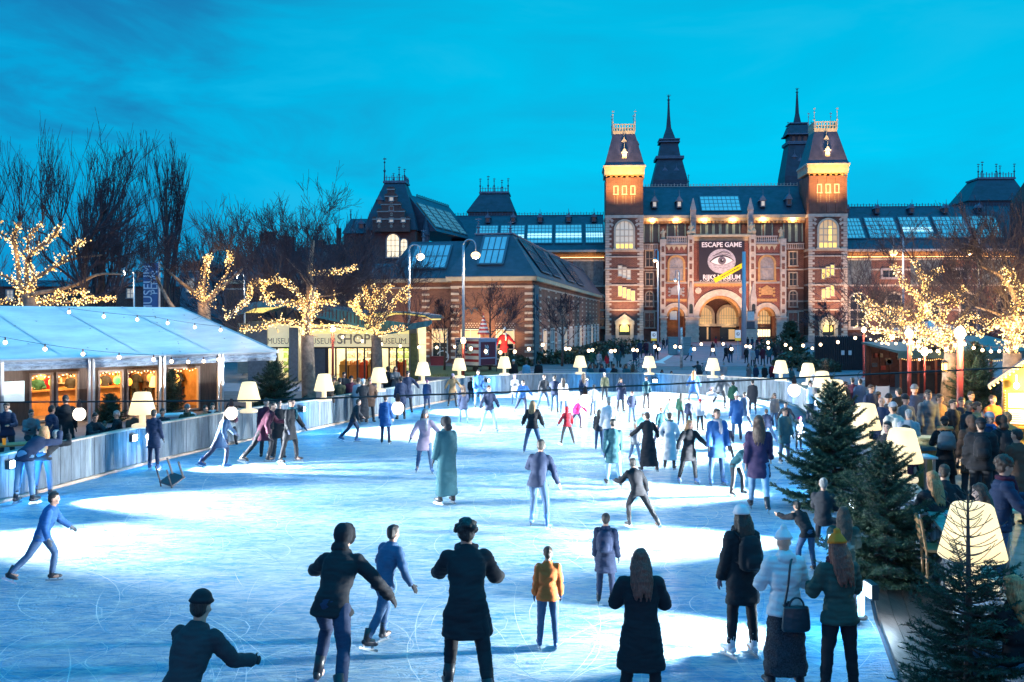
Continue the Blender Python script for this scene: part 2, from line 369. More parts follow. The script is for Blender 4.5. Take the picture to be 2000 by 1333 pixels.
def m_body(pose, vox):
 k = ('body', pose, vox)
 if k in CACHE: return CACHE[k]
 J = pose_points(POSES[pose]); s = J['s']; f = X3.cross(s) * -1; b = MB(); z0 = -J['low']
 cs = [s * -.09, s * .0, s * .15, s * .3, s * .42, s * .49, s * .53]
 ring(b, cs, [X3] * 7, [f] * 7, [.13, .15, .125, .15, .17, .10, .06], [.085, .10, .085, .105, .09, .075, .06])
 hm = headmat(J); hc = J['head']
 b.tube([J['neck'] - s * .05, J['neck'] + s * .02, hc + (hm.to_3x3() @ Vector((0, .01, -.05)))], [.062, .056, .055], 10)
 def hv(x, y, z): return hm @ Vector((x, y, z))
 def hell(x, y, z, rx, ry, rz_, n=12, kk=9): b.ell(hv(x, y, z), (rx, ry, rz_), n, kk, 0, hm.to_3x3())
 hell(0, .004, .02, .076, .096, .104, 16, 12); hell(0, -.028, -.058, .054, .058, .056); hell(0, -.066, -.085, .026, .024, .022); hell(0, -.095, -.018, .012, .020, .024, 8, 6); hell(0, -.088, .022, .050, .014, .012, 8, 6)
 for sg in (-1, 1): hell(sg * .077, .008, -.005, .012, .022, .032, 8, 6); hell(sg * .038, -.072, -.030, .024, .02, .022, 8, 6)
 for sd, sg in (('L', 1), ('R', -1)):
  b.tube([J['hip' + sd], J['hip' + sd].lerp(J['kn' + sd], .4), J['kn' + sd], J['kn' + sd].lerp(J['an' + sd], .35), J['an' + sd]], [.082, .075, .052, .055, .036], 10)
  an = J['an' + sd]; b.ell(an + Vector((0, -.05, -.045)), (.038, .11, .036), 10, 6)
  b.tube([J['sh' + sd], J['sh' + sd].lerp(J['el' + sd], .5), J['el' + sd], J['el' + sd].lerp(J['wr' + sd], .3), J['wr' + sd]], [.056, .047, .038, .04, .026], 9)
  w = J['wr' + sd]; fa = J['fa' + sd]; px = fa.orthogonal().normalized(); px = (X3 * sg - fa * fa.dot(X3 * sg)); px = px.normalized() if px.length > .1 else fa.orthogonal().normalized(); py = fa.cross(px)
  ring(b, [w - fa * .01, w + fa * .03, w + fa * .085], [py] * 3, [px] * 3, [.024, .038, .040], [.022, .020, .016], 10)
  if vox < .02:
   for q in range(4):
    o = (q - 1.5) * .021; ln = (.062, .076, .072, .056)[q]; r0 = w + fa * .08 + py * o; cur = px * (-.010)
    b.tube([r0, r0 + fa * ln * .5 + cur * .6, r0 + fa * ln * .85 + cur * 2.2, r0 + fa * ln + cur * 3.2], [.0098, .0092, .0085, .007], 7)
   r0 = w + fa * .03 + py * -.034; b.tube([r0, r0 + fa * .03 - py * .026 - px * .006, r0 + fa * .062 - py * .030 - px * .012], [.012, .0105, .008], 7)
  else:
   b.ell(w + fa * .125, (.02, .02, .02), 8, 5); ring(b, [w + fa * .08, w + fa * .14, w + fa * .16], [py] * 3, [px] * 3, [.038, .03, .015], [.016, .014, .010], 10)
 out = remesh(b, vox, 2)
 for mm in (SKIN, SKIND, LIPS, SKIN): out.materials.append(mm)
 inv = hm.inverted(); e = max(.012, vox * .75)
 for p in out.polygons:
  q = inv @ p.center
  for sd in 'LR':
   if (p.center - J['wr' + sd]).dot(J['fa' + sd]) > -.012 and (p.center - J['wr' + sd]).length < .24: p.material_index = 3
  if q.y < -.055:
   if abs(abs(q.x) - .032) < e and abs(q.z - .006) < e * .62: p.material_index = 1
   elif abs(abs(q.x) - .033) < e * 1.3 and abs(q.z - .034) < e * .4: p.material_index = 1
   elif abs(q.x) < e * 1.7 and abs(q.z + .066) < e * .5: p.material_index = 2
 out.transform(Matrix.Translation((0, 0, z0))); CACHE[k] = (out, J, z0); return CACHE[k]
def m_coat(pose, vox, hem, fit=1.0, puff=0.0):
 quilt = hem < .15 and fit > 1.05 or puff > 0
 k = ('coat', pose, vox, hem, fit, puff)
 if k in CACHE: return CACHE[k]
 J = pose_points(POSES[pose]); s = J['s']; f = X3.cross(s) * -1; b = MB()
 g = .015 * fit + puff
 cs = [s * .0, s * .15, s * .3, s * .42, s * .485, s * .535]; rx = [.155, .138, .160, .168, .112, .072]; ry = [.112, .105, .13, .115, .095, .078]
 ring(b, cs, [X3] * 6, [f] * 6, [r + g for r in rx], [r + g for r in ry], 18)
 def legmid(t):
  pts = []
  for sd in 'LR':
   h, kn, an = J['hip' + sd], J['kn' + sd], J['an' + sd]; pts.append(h.lerp(kn, min(1, t / .43)) if t <= .43 else kn.lerp(an, min(1, (t - .43) / .42)))
  return pts
 cs = [s * .02]; xs = [X3]; ys = [f]; rx = [.155 + g]; ry = [.115 + g]
 n = max(2, int(hem / .08) + 1)
 for i in range(1, n + 1):
  t = hem * i / n; L_, R_ = legmid(t); c = (L_ + R_) / 2; dx = abs(L_.x - R_.x) / 2; dy = abs(L_.y - R_.y) / 2
  up = Vector((0, 0, 1)); cs.append(c + Vector((0, .01, 0))); xs.append(X3); ys.append(Vector((0, 1, 0)))
  rx.append(max(.16 + g + .05 * t, dx + .095 + g * .7)); ry.append(max(.12 + g + .05 * t, dy + .09 + g * .7))
 ring(b, cs, xs, ys, rx, ry, 18)
 for sd in 'LR':
  b.tube([J['sh' + sd] + Vector((0, 0, -.0)), J['sh' + sd].lerp(J['el' + sd], .5), J['el' + sd], J['el' + sd].lerp(J['wr' + sd], .5), J['wr' + sd] - J['fa' + sd] * .005], [.060 + g, .055 + g, .050 + g, .047 + g * .9, .043 + g * .8], 12)
  b.ell(J['sh' + sd], (.060 + g,) * 3, 10, 7)
 b.tube([J['neck'] - s * .05, J['neck'] + s * .03], [.088 + g * .5, .078 + g * .3], 12)
 out = remesh(b, vox, 4, .015 + puff * .3, 7.0, hem * 10)
 if quilt and vox < .025:
  for v in out.vertices:
   t_ = v.co.dot(s) / .075; v.co += v.normal * (.0075 * (abs(math.sin(math.pi * t_)) ** .6 - .6))
 out.transform(Matrix.Translation((0, 0, -J['low']))); CACHE[k] = out; return out
def m_trous(pose, vox, wide=0.0):
 k = ('tr', pose, vox, wide)
 if k in CACHE: return CACHE[k]
 J = pose_points(POSES[pose]); b = MB()
 b.ell(Vector((0, 0, -.02)), (.165, .122, .13), 14, 9)
 for sd in 'LR':
  h, kn, an = J['hip' + sd], J['kn' + sd], J['an' + sd]
  b.tube([h, h.lerp(kn, .35), kn, kn.lerp(an, .4), an + (kn - an) * .06], [.098, .090, .066 + wide, .062 + wide, .050 + wide * 1.2], 12)
 out = remesh(b, vox, 2, .008, 10); out.transform(Matrix.Translation((0, 0, -J['low']))); CACHE[k] = out; return out
def m_shoe(pose, sd, skate):
 k = ('shoe', pose, sd, skate)
 if k in CACHE: return CACHE[k]
 J = pose_points(POSES[pose]); an = J['an' + sd]; kn = J['kn' + sd]; up = (kn - an).normalized(); b = MB()
 fw = Vector((0, -1, 0)) - up * up.dot(Vector((0, -1, 0))); fw.normalize(); fw = (fw * .6 + Vector((0, -1, 0)) * .6 + Vector((.18 if sd == 'L' else -.18, 0, 0))).normalized(); upn = (up - fw * fw.dot(up)).normalized(); sx_ = fw.cross(upn)
 bot = an - upn * .083
 ring(b, [bot + fw * y for y in (-.075, -.04, .03, .10, .15, .185)], [sx_] * 6, [upn] * 6, [.02, .037, .042, .047, .042, .015], [.02, .05, .05, .036, .03, .012], 10)
 b.v = [tuple(Vector(v) + upn * .045) for v in b.v]
 b.tube([an - upn * .04 - fw * .012, an + upn * (.15 if skate else .05)], [.046, .052], 10)
 n0 = len(b.f)
 if skate:
  M = Matrix((sx_, fw, upn)).transposed().to_4x4(); M.translation = bot
  b.box(-.004, .004, -.11, .20, -.055, -.022, 1, M); b.box(-.012, .012, -.06, -.03, -.026, .012, 1, M); b.box(-.012, .012, .09, .12, -.026, .012, 1, M)
 me = bpy.data.meshes.new('shoe'); me.from_pydata(b.v, [], b.f); me.materials.append(BOOT); me.materials.append(STEEL); me.polygons.foreach_set('material_index', b.m)
 me.polygons.foreach_set('use_smooth', [True] * n0 + [False] * (len(b.f) - n0)); me.transform(Matrix.Translation((0, 0, -J['low']))); me.update(); CACHE[k] = me; return me
def m_head(kind, pose, vox):
 k = (kind, pose, vox)
 if k in CACHE: return CACHE[k]
 J = pose_points(POSES[pose]); hm = headmat(J); b = MB(); r3 = hm.to_3x3(); rnd = random.Random(sum(map(ord, kind)))
 def hell(x, y, z, rx, ry, rz_, n=14, kk=10): b.ell(hm @ Vector((x, y, z)), (rx, ry, rz_), n, kk, 0, r3)
 def hl(pts, rads, n=10): b.tube([hm @ Vector(p) for p in pts], rads, n)
 vx = min(vox, .018); amp = .006
 if kind in ('short', 'long', 'bun', 'curly'):
  hell(0, .018, .044, .083, .092, .088); hell(0, .042, -.005, .074, .066, .085)
  hell(0, -.045, .088, .058, .036, .030)
 if kind == 'long':
  s = J['s']; bk = hm @ Vector((0, .05, -.02)); n_ = J['neck'] + Vector((0, .085, 0)); e_ = J['chest'] + Vector((0, .135, .02))
  ring(b, [bk, bk.lerp(n_, .6), n_, n_.lerp(e_, .6), e_], [X3] * 5, [Vector((0, 1, 0))] * 5, [.078, .09, .105, .10, .05], [.05, .05, .042, .036, .02], 14)
  for q in range(9):
   t_ = (q - 4) / 4; hl([(t_ * .070, .07 - .03 * t_ * t_, .02), (t_ * .088, .105 - .03 * t_ * t_, -.10), (t_ * .10, .115 - .03 * t_ * t_, -.24), (t_ * .085 + rnd.uniform(-.02, .02), .125 - .02 * t_ * t_, -.34 - rnd.uniform(0, .12))], [.024, .026, .022, .007], 8)
  for sg in (-1, 1): hl([(sg * .070, .0, .03), (sg * .080, .0, -.08), (sg * .085, .01, -.19)], [.028, .034, .02])
 if kind == 'bun': hell(0, .09, .09, .045, .045, .045)
 if kind == 'curly':
  for q in range(46):
   w = rnd.uniform(0, 6.28); ph = rnd.uniform(-.1, 1.5); rr_ = .092; x, y, z = rr_ * math.cos(ph) * math.cos(w), .02 + rr_ * 1.05 * math.cos(ph) * math.sin(w), .04 + rr_ * math.sin(ph)
   if y < -.05 and z < .07: continue
   hell(x, y, z, .03, .03, .03, 7, 5)
  amp = .012
 if kind in ('beanie', 'pompom'):
  hell(0, .008, .068, .087, .102, .085); hl([(.088 * math.cos(R(a)), .008 + .104 * math.sin(R(a)), .052) for a in range(0, 361, 24)], [.017] * 16, 8)
  if kind == 'pompom': hell(0, .035, .165, .040, .040, .038)
  amp = .004
 if kind == 'hood':
  hell(0, .022, .03, .098, .105, .118); hell(0, .07, -.10, .10, .075, .07)
  hl([(.078 * math.cos(R(a)), -.055, .02 + .100 * math.sin(R(a))) for a in range(0, 361, 24)], [.022] * 16, 8)
  c2 = 0
 if kind == 'fur':
  n_ = J['neck'] + Vector((0, .03, .02))
  for a in range(0, 360, 20): b.ell(n_ + Vector((.135 * math.cos(R(a)), .105 * math.sin(R(a)), .02 * math.sin(R(a)))), (.045, .045, .045), 8, 5)
  amp = .016
 if kind == 'hoodback':
  n_ = J['neck'] + Vector((0, .09, -.01)); b.ell(n_, (.115, .06, .075), 12, 8); b.ell(n_ + Vector((0, -.06, .04)), (.10, .05, .05), 12, 8)
 if kind == 'scarf':
  n_ = J['neck'] + Vector((0, -.008, .012)); b.tube([n_ + Vector((.085 * math.cos(R(a)), .085 * math.sin(R(a)), 0)) for a in range(0, 361, 24)], .034, 8); b.tube([n_ + Vector((.03, -.09, -.02)), J['chest'] + Vector((.04, -.16, .02)), J['waist'] + Vector((.04, -.15, .05))], [.04, .045, .03], 8); amp = .008
 out = remesh(b, vx, 2, amp, 22); out.transform(Matrix.Translation((0, 0, -J['low']))); CACHE[k] = out; return out
def m_pack(pose, big):
 k = ('pack', pose, big)
 if k in CACHE: return CACHE[k]
 J = pose_points(POSES[pose]); s = J['s']; f = X3.cross(s) * -1; b = MB(); bk = Vector((0, 1, 0)) - s * s.dot(Vector((0, 1, 0))); bk.normalize()
 w = .15 * big; c0 = s * .08 + bk * .20; c1 = s * .45 + bk * .19
 ring(b, [c0, c0.lerp(c1, .12), c0.lerp(c1, .5), c0.lerp(c1, .85), c1 + s * .04], [X3] * 5, [bk] * 5, [w * .7, w, w * 1.02, w * .92, w * .5], [.05 * big, .085 * big, .09 * big, .08 * big, .03], 14)
 ring(b, [c0.lerp(c1, .1) + bk * .08, c0.lerp(c1, .3) + bk * .10, c0.lerp(c1, .5) + bk * .085], [X3] * 3, [bk] * 3, [w * .6, w * .7, w * .6], [.03, .045, .03], 12)
 for sg in (-1, 1): b.tube([J['shc'] + Vector((sg * .11, 0, 0)) + bk * .16, J['shc'] + Vector((sg * .12, 0, .055)), J['shc'] + Vector((sg * .13, 0, -.06)) - bk * .16, J['waist'] + Vector((sg * .15, 0, .02)) - bk * .05, J['waist'] + Vector((sg * .13, 0, .0)) + bk * .14], .017, 6)
 out = remesh(b, .014, 2, .004, 14); out.transform(Matrix.Translation((0, 0, -J['low']))); CACHE[k] = out; return out
def inst(name, me, parent, m, slot=0):
 if len(me.materials) == 0: me.materials.append(m)
 o = bpy.data.objects.new(name, me); COL.objects.link(o)
 if parent is not None: o.parent = parent
 o.material_slots[slot].link = 'OBJECT'; o.material_slots[slot].material = m
 return o
HEM = dict(j=.10, m=.32, c=.46, l=.66, x=.80)
def person(u, v, top, rz, pose, hem, cc, tc_, hair, hc, label, hat=None, hatc=None, z0=0.0, skate=False, group=None, h=None, d=None, fit=1.0, puff=0.0, extra=(), wide=0.0, wid=1.0, bootm=None, skin=None, body=None):
 J = pose_points(POSES[pose]); sk = .055 if skate else 0
 if d is not None: y = d; x = (u - 1000) / F * d
 elif v is not None: p = G(u, v, z0); x, y = p.x, p.y
 else:
  hh = h * J['top'] / 1.72
  y = (H - z0 - hh) * F / (top - HZ); x = (u - 1000) / F * y
 if h is not None: sc = h / 1.72
 else: sc = (H + (HZ - top) * y / F - z0) / (J['top'] + sk)
 vox = .013 if y < 15.5 else (.021 if y < 32 else .032)
 me, J, zz = m_body(pose, vox)
 o = bpy.data.objects.new('person', me); COL.objects.link(o); tag(o, label, 'person', group)
 o.location = (x, y, z0 + sk * sc); o.rotation_euler = (0, 0, R(rz)); o.scale = (sc * wid, sc * wid, sc)
 for q in (0, 3): o.material_slots[q].link = 'OBJECT'; o.material_slots[q].material = skin or SKIN
 if skate and int(u) % 3 or int(u) % 4 == 0: o.material_slots[3].material = cloth(('black', 'dark', 'navy', 'grey')[int(u) % 4])
 cm = cloth(cc)
 inst('coat' if hem in 'mclx' else 'jacket', m_coat(pose, vox, HEM[hem], fit, puff), o, cm)
 inst('trousers', m_trous(pose, vox, wide), o, cloth(tc_))
 bm_ = bootm or (BOOTB if skate and (int(u) % 5 == 0) else BOOT)
 for sd in 'LR':
  inst('ice_skate' if skate else 'shoe', m_shoe(pose, sd, skate), o, bm_)
 if hair: inst('hair', m_head(hair, pose, vox), o, hairm(hc))
 if hat: inst({'hood': 'hood', 'fur': 'fur_hood'}.get(hat, 'hat'), m_head(hat, pose, vox), o, cloth(hatc, 'cloth'))
 for e in extra:
  if e[0] == 'scarf': inst('scarf', m_head('scarf', pose, vox), o, cloth(e[1]))
  elif e[0] == 'fur': inst('fur_hood', m_head('fur', pose, vox), o, cloth(e[1]))
  elif e[0] == 'hoodback': inst('hood', m_head('hoodback', pose, vox), o, cloth(e[1]))
  elif e[0] == 'pack':
   q = inst('backpack', m_pack(pose, e[2]), None, cloth(e[1])); q.matrix_basis = o.matrix_basis.copy(); q.location = o.location; q.rotation_euler = o.rotation_euler; q.scale = o.scale; tag(q, e[3], 'backpack')
 return o
ICEZ = .02
gm = mat('paving_dark', (0.13, 0.12, 0.14), 0.75, var=0.35, scale=1.2, bump=0.25, bscale=9)
m = MB(); m.flat([(-900, -60), (900, -60), (900, 1500), (-900, 1500)], -1.0, 0.0); struct(m.build('ground', gm))
def icemat():
 m = mat('ice', (0.72, 0.78, 0.84), 0.42, var=0.0)
 nt = m.node_tree; N = nt.nodes; L = nt.links; b = N['Principled BSDF']
 tc = [n for n in N if n.type == 'TEX_COORD'][0]
 def nz(sc, rot, st, det=6, ro=0.6, dist=0.0):
  mp = N.new('ShaderNodeMapping'); mp.inputs['Rotation'].default_value = (0, 0, rot); mp.inputs['Scale'].default_value = st
  L.new(tc.outputs['Object'], mp.inputs[0])
  n = N.new('ShaderNodeTexNoise'); n.inputs['Scale'].default_value = sc; n.inputs['Detail'].default_value = det
  n.inputs['Roughness'].default_value = ro; n.inputs['Distortion'].default_value = dist
  L.new(mp.outputs[0], n.inputs['Vector']); return n.outputs['Fac']
 def ma(op, a, b, c=False):
  n = N.new('ShaderNodeMath'); n.operation = op; n.use_clamp = c
  for i, x in enumerate((a, b)):
   if hasattr(x, 'links'): L.new(x, n.inputs[i])
   else: n.inputs[i].default_value = x
  return n.outputs[0]
 ruts = nz(3.6, R(-35), (0.6, 2.4, 1), 9, 0.68, 1.6)
 fine = nz(16, R(15), (0.6, 1.6, 1), 5, 0.6, 0.8)
 big = nz(0.35, 0, (1, 1, 1), 4, 0.55)
 snow = nz(1.5, R(-30), (0.6, 1.5, 1), 8, 0.7, 0.6)
 mpv = N.new('ShaderNodeMapping'); L.new(tc.outputs['Object'], mpv.inputs[0])
 dn = N.new('ShaderNodeTexNoise'); dn.inputs['Scale'].default_value = 0.9; L.new(mpv.outputs[0], dn.inputs['Vector'])
 vm = N.new('ShaderNodeVectorMath'); vm.operation = 'SCALE'; vm.inputs[3].default_value = 2.2; L.new(dn.outputs['Color'], vm.inputs[0])
 va = N.new('ShaderNodeVectorMath'); va.operation = 'ADD'; L.new(mpv.outputs[0], va.inputs[0]); L.new(vm.outputs[0], va.inputs[1])
 cuts = []
 for sc in (0.9, 2.1, 4.6):
  v = N.new('ShaderNodeTexVoronoi'); v.feature = 'DISTANCE_TO_EDGE'; v.inputs['Scale'].default_value = sc
  L.new(va.outputs[0], v.inputs['Vector'])
  r = N.new('ShaderNodeMapRange'); r.inputs[1].default_value = 0.0; r.inputs[2].default_value = 0.035 * sc ** 0.7; r.inputs[3].default_value = 1; r.inputs[4].default_value = 0
  L.new(v.outputs['Distance'], r.inputs[0]); cuts.append(r.outputs[0])
 cut = ma('MAXIMUM', cuts[0], ma('MAXIMUM', ma('MULTIPLY', cuts[1], 0.8), ma('MULTIPLY', cuts[2], 0.55)))
 h = ma('ADD', ma('MULTIPLY', ruts, 1.0), ma('ADD', ma('MULTIPLY', fine, 0.35), ma('MULTIPLY', snow, 0.5)))
 h = ma('SUBTRACT', h, ma('MULTIPLY', cut, 0.10))
 bp = N.new('ShaderNodeBump'); bp.inputs['Strength'].default_value = 1.0; bp.inputs['Distance'].default_value = 0.22
 L.new(h, bp.inputs['Height']); L.new(bp.outputs[0], b.inputs['Normal'])
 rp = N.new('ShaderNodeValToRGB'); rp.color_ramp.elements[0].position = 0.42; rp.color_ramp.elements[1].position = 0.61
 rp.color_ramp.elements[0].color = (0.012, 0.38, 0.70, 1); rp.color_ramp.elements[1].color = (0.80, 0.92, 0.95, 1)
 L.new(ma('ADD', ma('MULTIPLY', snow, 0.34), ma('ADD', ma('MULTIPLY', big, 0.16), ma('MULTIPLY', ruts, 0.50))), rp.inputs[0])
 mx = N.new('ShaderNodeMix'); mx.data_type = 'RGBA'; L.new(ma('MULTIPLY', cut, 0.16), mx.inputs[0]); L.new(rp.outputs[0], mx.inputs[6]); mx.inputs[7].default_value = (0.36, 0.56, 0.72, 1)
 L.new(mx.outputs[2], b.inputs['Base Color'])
 rr = N.new('ShaderNodeMapRange'); rr.inputs[1].default_value = 0.35; rr.inputs[2].default_value = 0.65; rr.inputs[3].default_value = 0.45; rr.inputs[4].default_value = 0.7
 L.new(snow, rr.inputs[0]); L.new(rr.outputs[0], b.inputs['Roughness'])
 return m
ICE = icemat()
Lf = [Vector((-14.6, 2)), Vector((-13.0, 11.5)), Vector((-11.35, 20.45)), Vector((-10.2, 26.2)), Vector((-8.9, 30.6)), Vector((-7.55, 33.2)), Vector((-5.6, 38.6)), Vector((-3.9, 43.6)), Vector((-2.3, 47.2)), Vector((0.2, 49.3)), Vector((4.0, 50.2)), Vector((7.6, 50.0)), Vector((10.3, 48.0)), Vector((13.2, 45.4)), Vector((13.1, 42.5))]
Rt = [Vector((13.1, 42.5)), Vector((12.4, 38.6)), Vector((11.4, 34)), Vector((10.1, 28.3)), Vector((8.4, 22)), Vector((7.6, 18.1)), Vector((5.85, 11.9)), Vector((5.2, 9.3)), Vector((3.7, 3.5))]
ice_poly = [(-14.9, 1), (-15.0, -8), (3.0, -8), (3.2, 3), (4.4, 10.6), (4.95, 12.6), (6.4, 17), (7.6, 22), (9.2, 28), (10.3, 33), (11.0, 37.5), (12.2, 43)] + [(p.x, p.y) for p in reversed(Lf[:-1])]
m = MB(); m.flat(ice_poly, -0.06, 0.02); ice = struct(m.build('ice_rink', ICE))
def inpoly(x, y):
 c = False; n = len(ice_poly)
 for i in range(n):
  (x1, y1), (x2, y2) = ice_poly[i], ice_poly[i - 1]
  if (y1 > y) != (y2 > y) and x < (x2 - x1) * (y - y1) / (y2 - y1) + x1: c = not c
 return c
rs_ = random.Random(19); m = MB()
for k in range(3600):
 y = 7.5 + 42 * rs_.random() ** 2.0; x = rs_.uniform(-14, 12)
 if not inpoly(x, y): continue
 w0 = rs_.uniform(0, 6.28); r_ = rs_.choice((.4, .8, 1.6, 3, 5, 9)) * rs_.uniform(.7, 1.4) * rs_.choice((-1, 1)); ln = min(rs_.uniform(.6, 4.5), abs(r_) * 4); wd = rs_.uniform(.0015, .006); n = 10; vs = []; ok = True; zz = .0225 + k * 1e-7
 for i in range(n + 1):
  px, py = x, y; w = w0 + ln * i / n / r_; px = x + r_ * (math.sin(w) - math.sin(w0)); py = y - r_ * (math.cos(w) - math.cos(w0)); ww = wd * math.sin(math.pi * (i + .3) / (n + .6))
  if not inpoly(px, py): ok = False; break
  vs += [(px - ww * math.sin(w), py + ww * math.cos(w), zz), (px + ww * math.sin(w), py - ww * math.cos(w), zz)]
 if ok: m.add(vs, [(2 * i, 2 * i + 1, 2 * i + 3, 2 * i + 2) for i in range(n)], 0 if rs_.random() < .6 else 1)
struct(m.build('ice_marking', [mat('blade_cut_white', (.92, .94, .95), .8, var=0), mat('blade_cut_blue', (.12, .40, .66), .6, var=0)], recalc=False))
DECKW = mat('deck_board', (0.085, 0.06, 0.05), 0.5, var=0.45, scale=2.0, stretch=(6, 0.8, 1), bump=0.3, bscale=14)
m = MB()
edge = [Vector((2.6, 0)), Vector((3.75, 8)), Vector((4.45, 10.6)), Vector((5.0, 12.6)), Vector((6.45, 17)), Vector((7.65, 22))]
for i in range(len(edge) - 1):
 a, b = edge[i], edge[i + 1]; t = (b - a).normalized(); nrm = Vector((t.y, -t.x))
 nb = 9
 for k in range(nb):
  w0, w1 = k * 0.2 + 0.004, (k + 1) * 0.2 - 0.004
  z1 = 0.10 + random.uniform(-0.004, 0.004)
  p = [a + nrm * w0, a + nrm * w1, b + nrm * w1, b + nrm * w0]
  m.flat([(q.x, q.y) for q in p], 0.022, z1)
struct(m.build('deck', DECKW))
PLANK = mat('fence_plank', (0.085, 0.115, 0.145), 0.8, var=0.5, scale=2.2, stretch=(3.5, 3.5, 0.5), bump=0.35, bscale=20)
PLANK2 = mat('fence_plank_grey', (0.09, 0.115, 0.145), 0.8, var=0.5, scale=2.2, stretch=(3.5, 3.5, 0.5), bump=0.35, bscale=20)
PLANK3 = mat('fence_plank_worn', (0.14, 0.17, 0.20), 0.8, var=0.55, scale=2.2, stretch=(3.5, 3.5, 0.5), bump=0.35, bscale=20)
RAIL = mat('fence_rail', (0.34, 0.28, 0.23), 0.7, var=0.35, scale=5)
FH = 1.08
def fence(pts, label, cat='fence', h=FH, name='rink_fence'):
 t = thing(name, label, cat, (pts[0].x, pts[0].y, 0))
 o = Vector((pts[0].x, pts[0].y))
 body = MB(); rail = MB(); post = None; kick = MB()
 for a, b in zip(pts[:-1], pts[1:]):
  a = a - o; b = b - o; d = b - a; ln = d.length; ang = math.atan2(d.y, d.x)
  M = Matrix.Translation((a.x, a.y, 0)) @ Matrix.Rotation(ang, 4, 'Z')
  x = 0
  while x < ln:
   w = random.choice((0.10, 0.14, 0.19, 0.19, 0.24)); w = min(w, ln - x)
   if w < 0.04: break
   body.box(x + 0.004, x + w - 0.004, -0.012 + random.uniform(-0.006, 0.006), 0.014, 0.10 + random.uniform(0, .02), h - 0.006 - random.uniform(0, 0.01), random.choice((0, 0, 1, 1, 2)), M)
   x += w
  rail.box(-0.02, ln + 0.02, -0.07, 0.13, h, h + 0.045, 0, M)
  kick.box(0, ln, -0.045, 0.03, 0.021, 0.098, 0, M)
  n = max(1, int(ln / 1.8))
  for k in range(n):
   p = MB(); xx = (k + 0.5) * ln / n
   p.box(xx - 0.045, xx + 0.045, 0.02, 0.11, 0, h - 0.002, 0, M)
   p.build('post', RAIL, t)
 body.build('plank_panel', [PLANK, PLANK2, PLANK3], t); rail.build('top_rail', RAIL, t); kick.build('kick_board', mat('kick_board', (0.30, 0.22, 0.17), 0.7, var=0.3), t)
 return t
fence([Vector(p) for p in Lf[:6]], 'weathered plank rink fence curving below the big white marquee')
fence([Vector(p) for p in Lf[5:9]], 'plank rink fence running past the lit trees and museum shop')
fence([Vector(p) for p in Lf[8:]], 'plank fence closing the far end of the rink, spotlit blue')
fence([Vector(p) for p in Rt[:6]], 'plank rink fence hidden behind the large spruces beside the terrace')
fence([Vector(p) for p in Rt[5:]], 'low plank fence with wide top rail beside the nearest spruce')
m = MB()
kp = [Vector((-1.2, 46.6)), Vector((0.7, 48.0)), Vector((4.0, 48.9)), Vector((7.3, 48.6)), Vector((9.9, 46.7)), Vector((11.8, 44.3)), Vector((12.0, 42.0)), Vector((11.4, 39.0)), Vector((10.6, 36)), Vector((9.7, 31.5))]
KERB = mat('snow_kerb', (0.6, 0.66, 0.7), 0.6, var=0.3, scale=3)
for a, b in zip(kp[:-1], kp[1:]):
 d = b - a; M = Matrix.Translation((a.x, a.y, 0)) @ Matrix.Rotation(math.atan2(d.y, d.x), 4, 'Z')
 m.box(-0.02, d.length + 0.02, -0.1, 0.1, 0.021, 0.2, 0, M)
tag(m.build('ice_kerb', KERB), 'low snowy kerb curving along the far side of the ice', 'kerb')
SHADE = mat('lampshade_fabric', (0.28, 0.24, 0.17), 0.7, var=0.05, scale=5, emit=(1.0, 0.72, 0.36), estr=0.20)
_n = SHADE.node_tree; _t = _n.nodes.new('ShaderNodeBsdfTranslucent'); _t.inputs[0].default_value = (.88, .74, .50, 1); _a = _n.nodes.new('ShaderNodeAddShader')
_n.links.new(_n.nodes['Principled BSDF'].outputs[0], _a.inputs[0]); _n.links.new(_t.outputs[0], _a.inputs[1]); _n.links.new(_a.outputs[0], _n.nodes['Material Output'].inputs[0])
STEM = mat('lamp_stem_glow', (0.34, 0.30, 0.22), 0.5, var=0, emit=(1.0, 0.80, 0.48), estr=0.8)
def table_lamp(u, vb, label, s=1.0, z=FH + 0.05, tilt=0.0):
 p = G(u, vb, z)
 t = thing('table_lamp', label, 'lamp', p, random.uniform(0, 6), 'giant table lamps along the rink fence'); t.scale = (s, s, s)
 t.rotation_euler = (tilt, 0, random.uniform(0, 6))
 if not hasattr(table_lamp, 'm'):
  a = MB(); a.lathe([(0.0, 0.36), (0.355, 0.36), (0.365, 0.375), (0.36, 0.40), (0.225, 0.93), (0.20, 0.96), (0.15, 0.972), (0.0, 0.975)], n=28)
  b = MB(); b.lathe([(0, 0), (0.27, 0.0), (0.28, 0.03), (0.27, 0.08), (0.2, 0.105), (0.09, 0.115), (0.085, 0.15), (0.085, 0.37)], n=24)
  table_lamp.m = (a.build('lamp_shade', SHADE, t, True), b.build('lamp_stand', STEM, t, True))
 else:
  for o in table_lamp.m:
   c = o.copy(); COL.objects.link(c); c.parent = t
 lamp('lamp_bulb', 'POINT', p + Vector((0, 0, .56 * s)), 2.9, (1.0, .86, .60), .05)
 return t
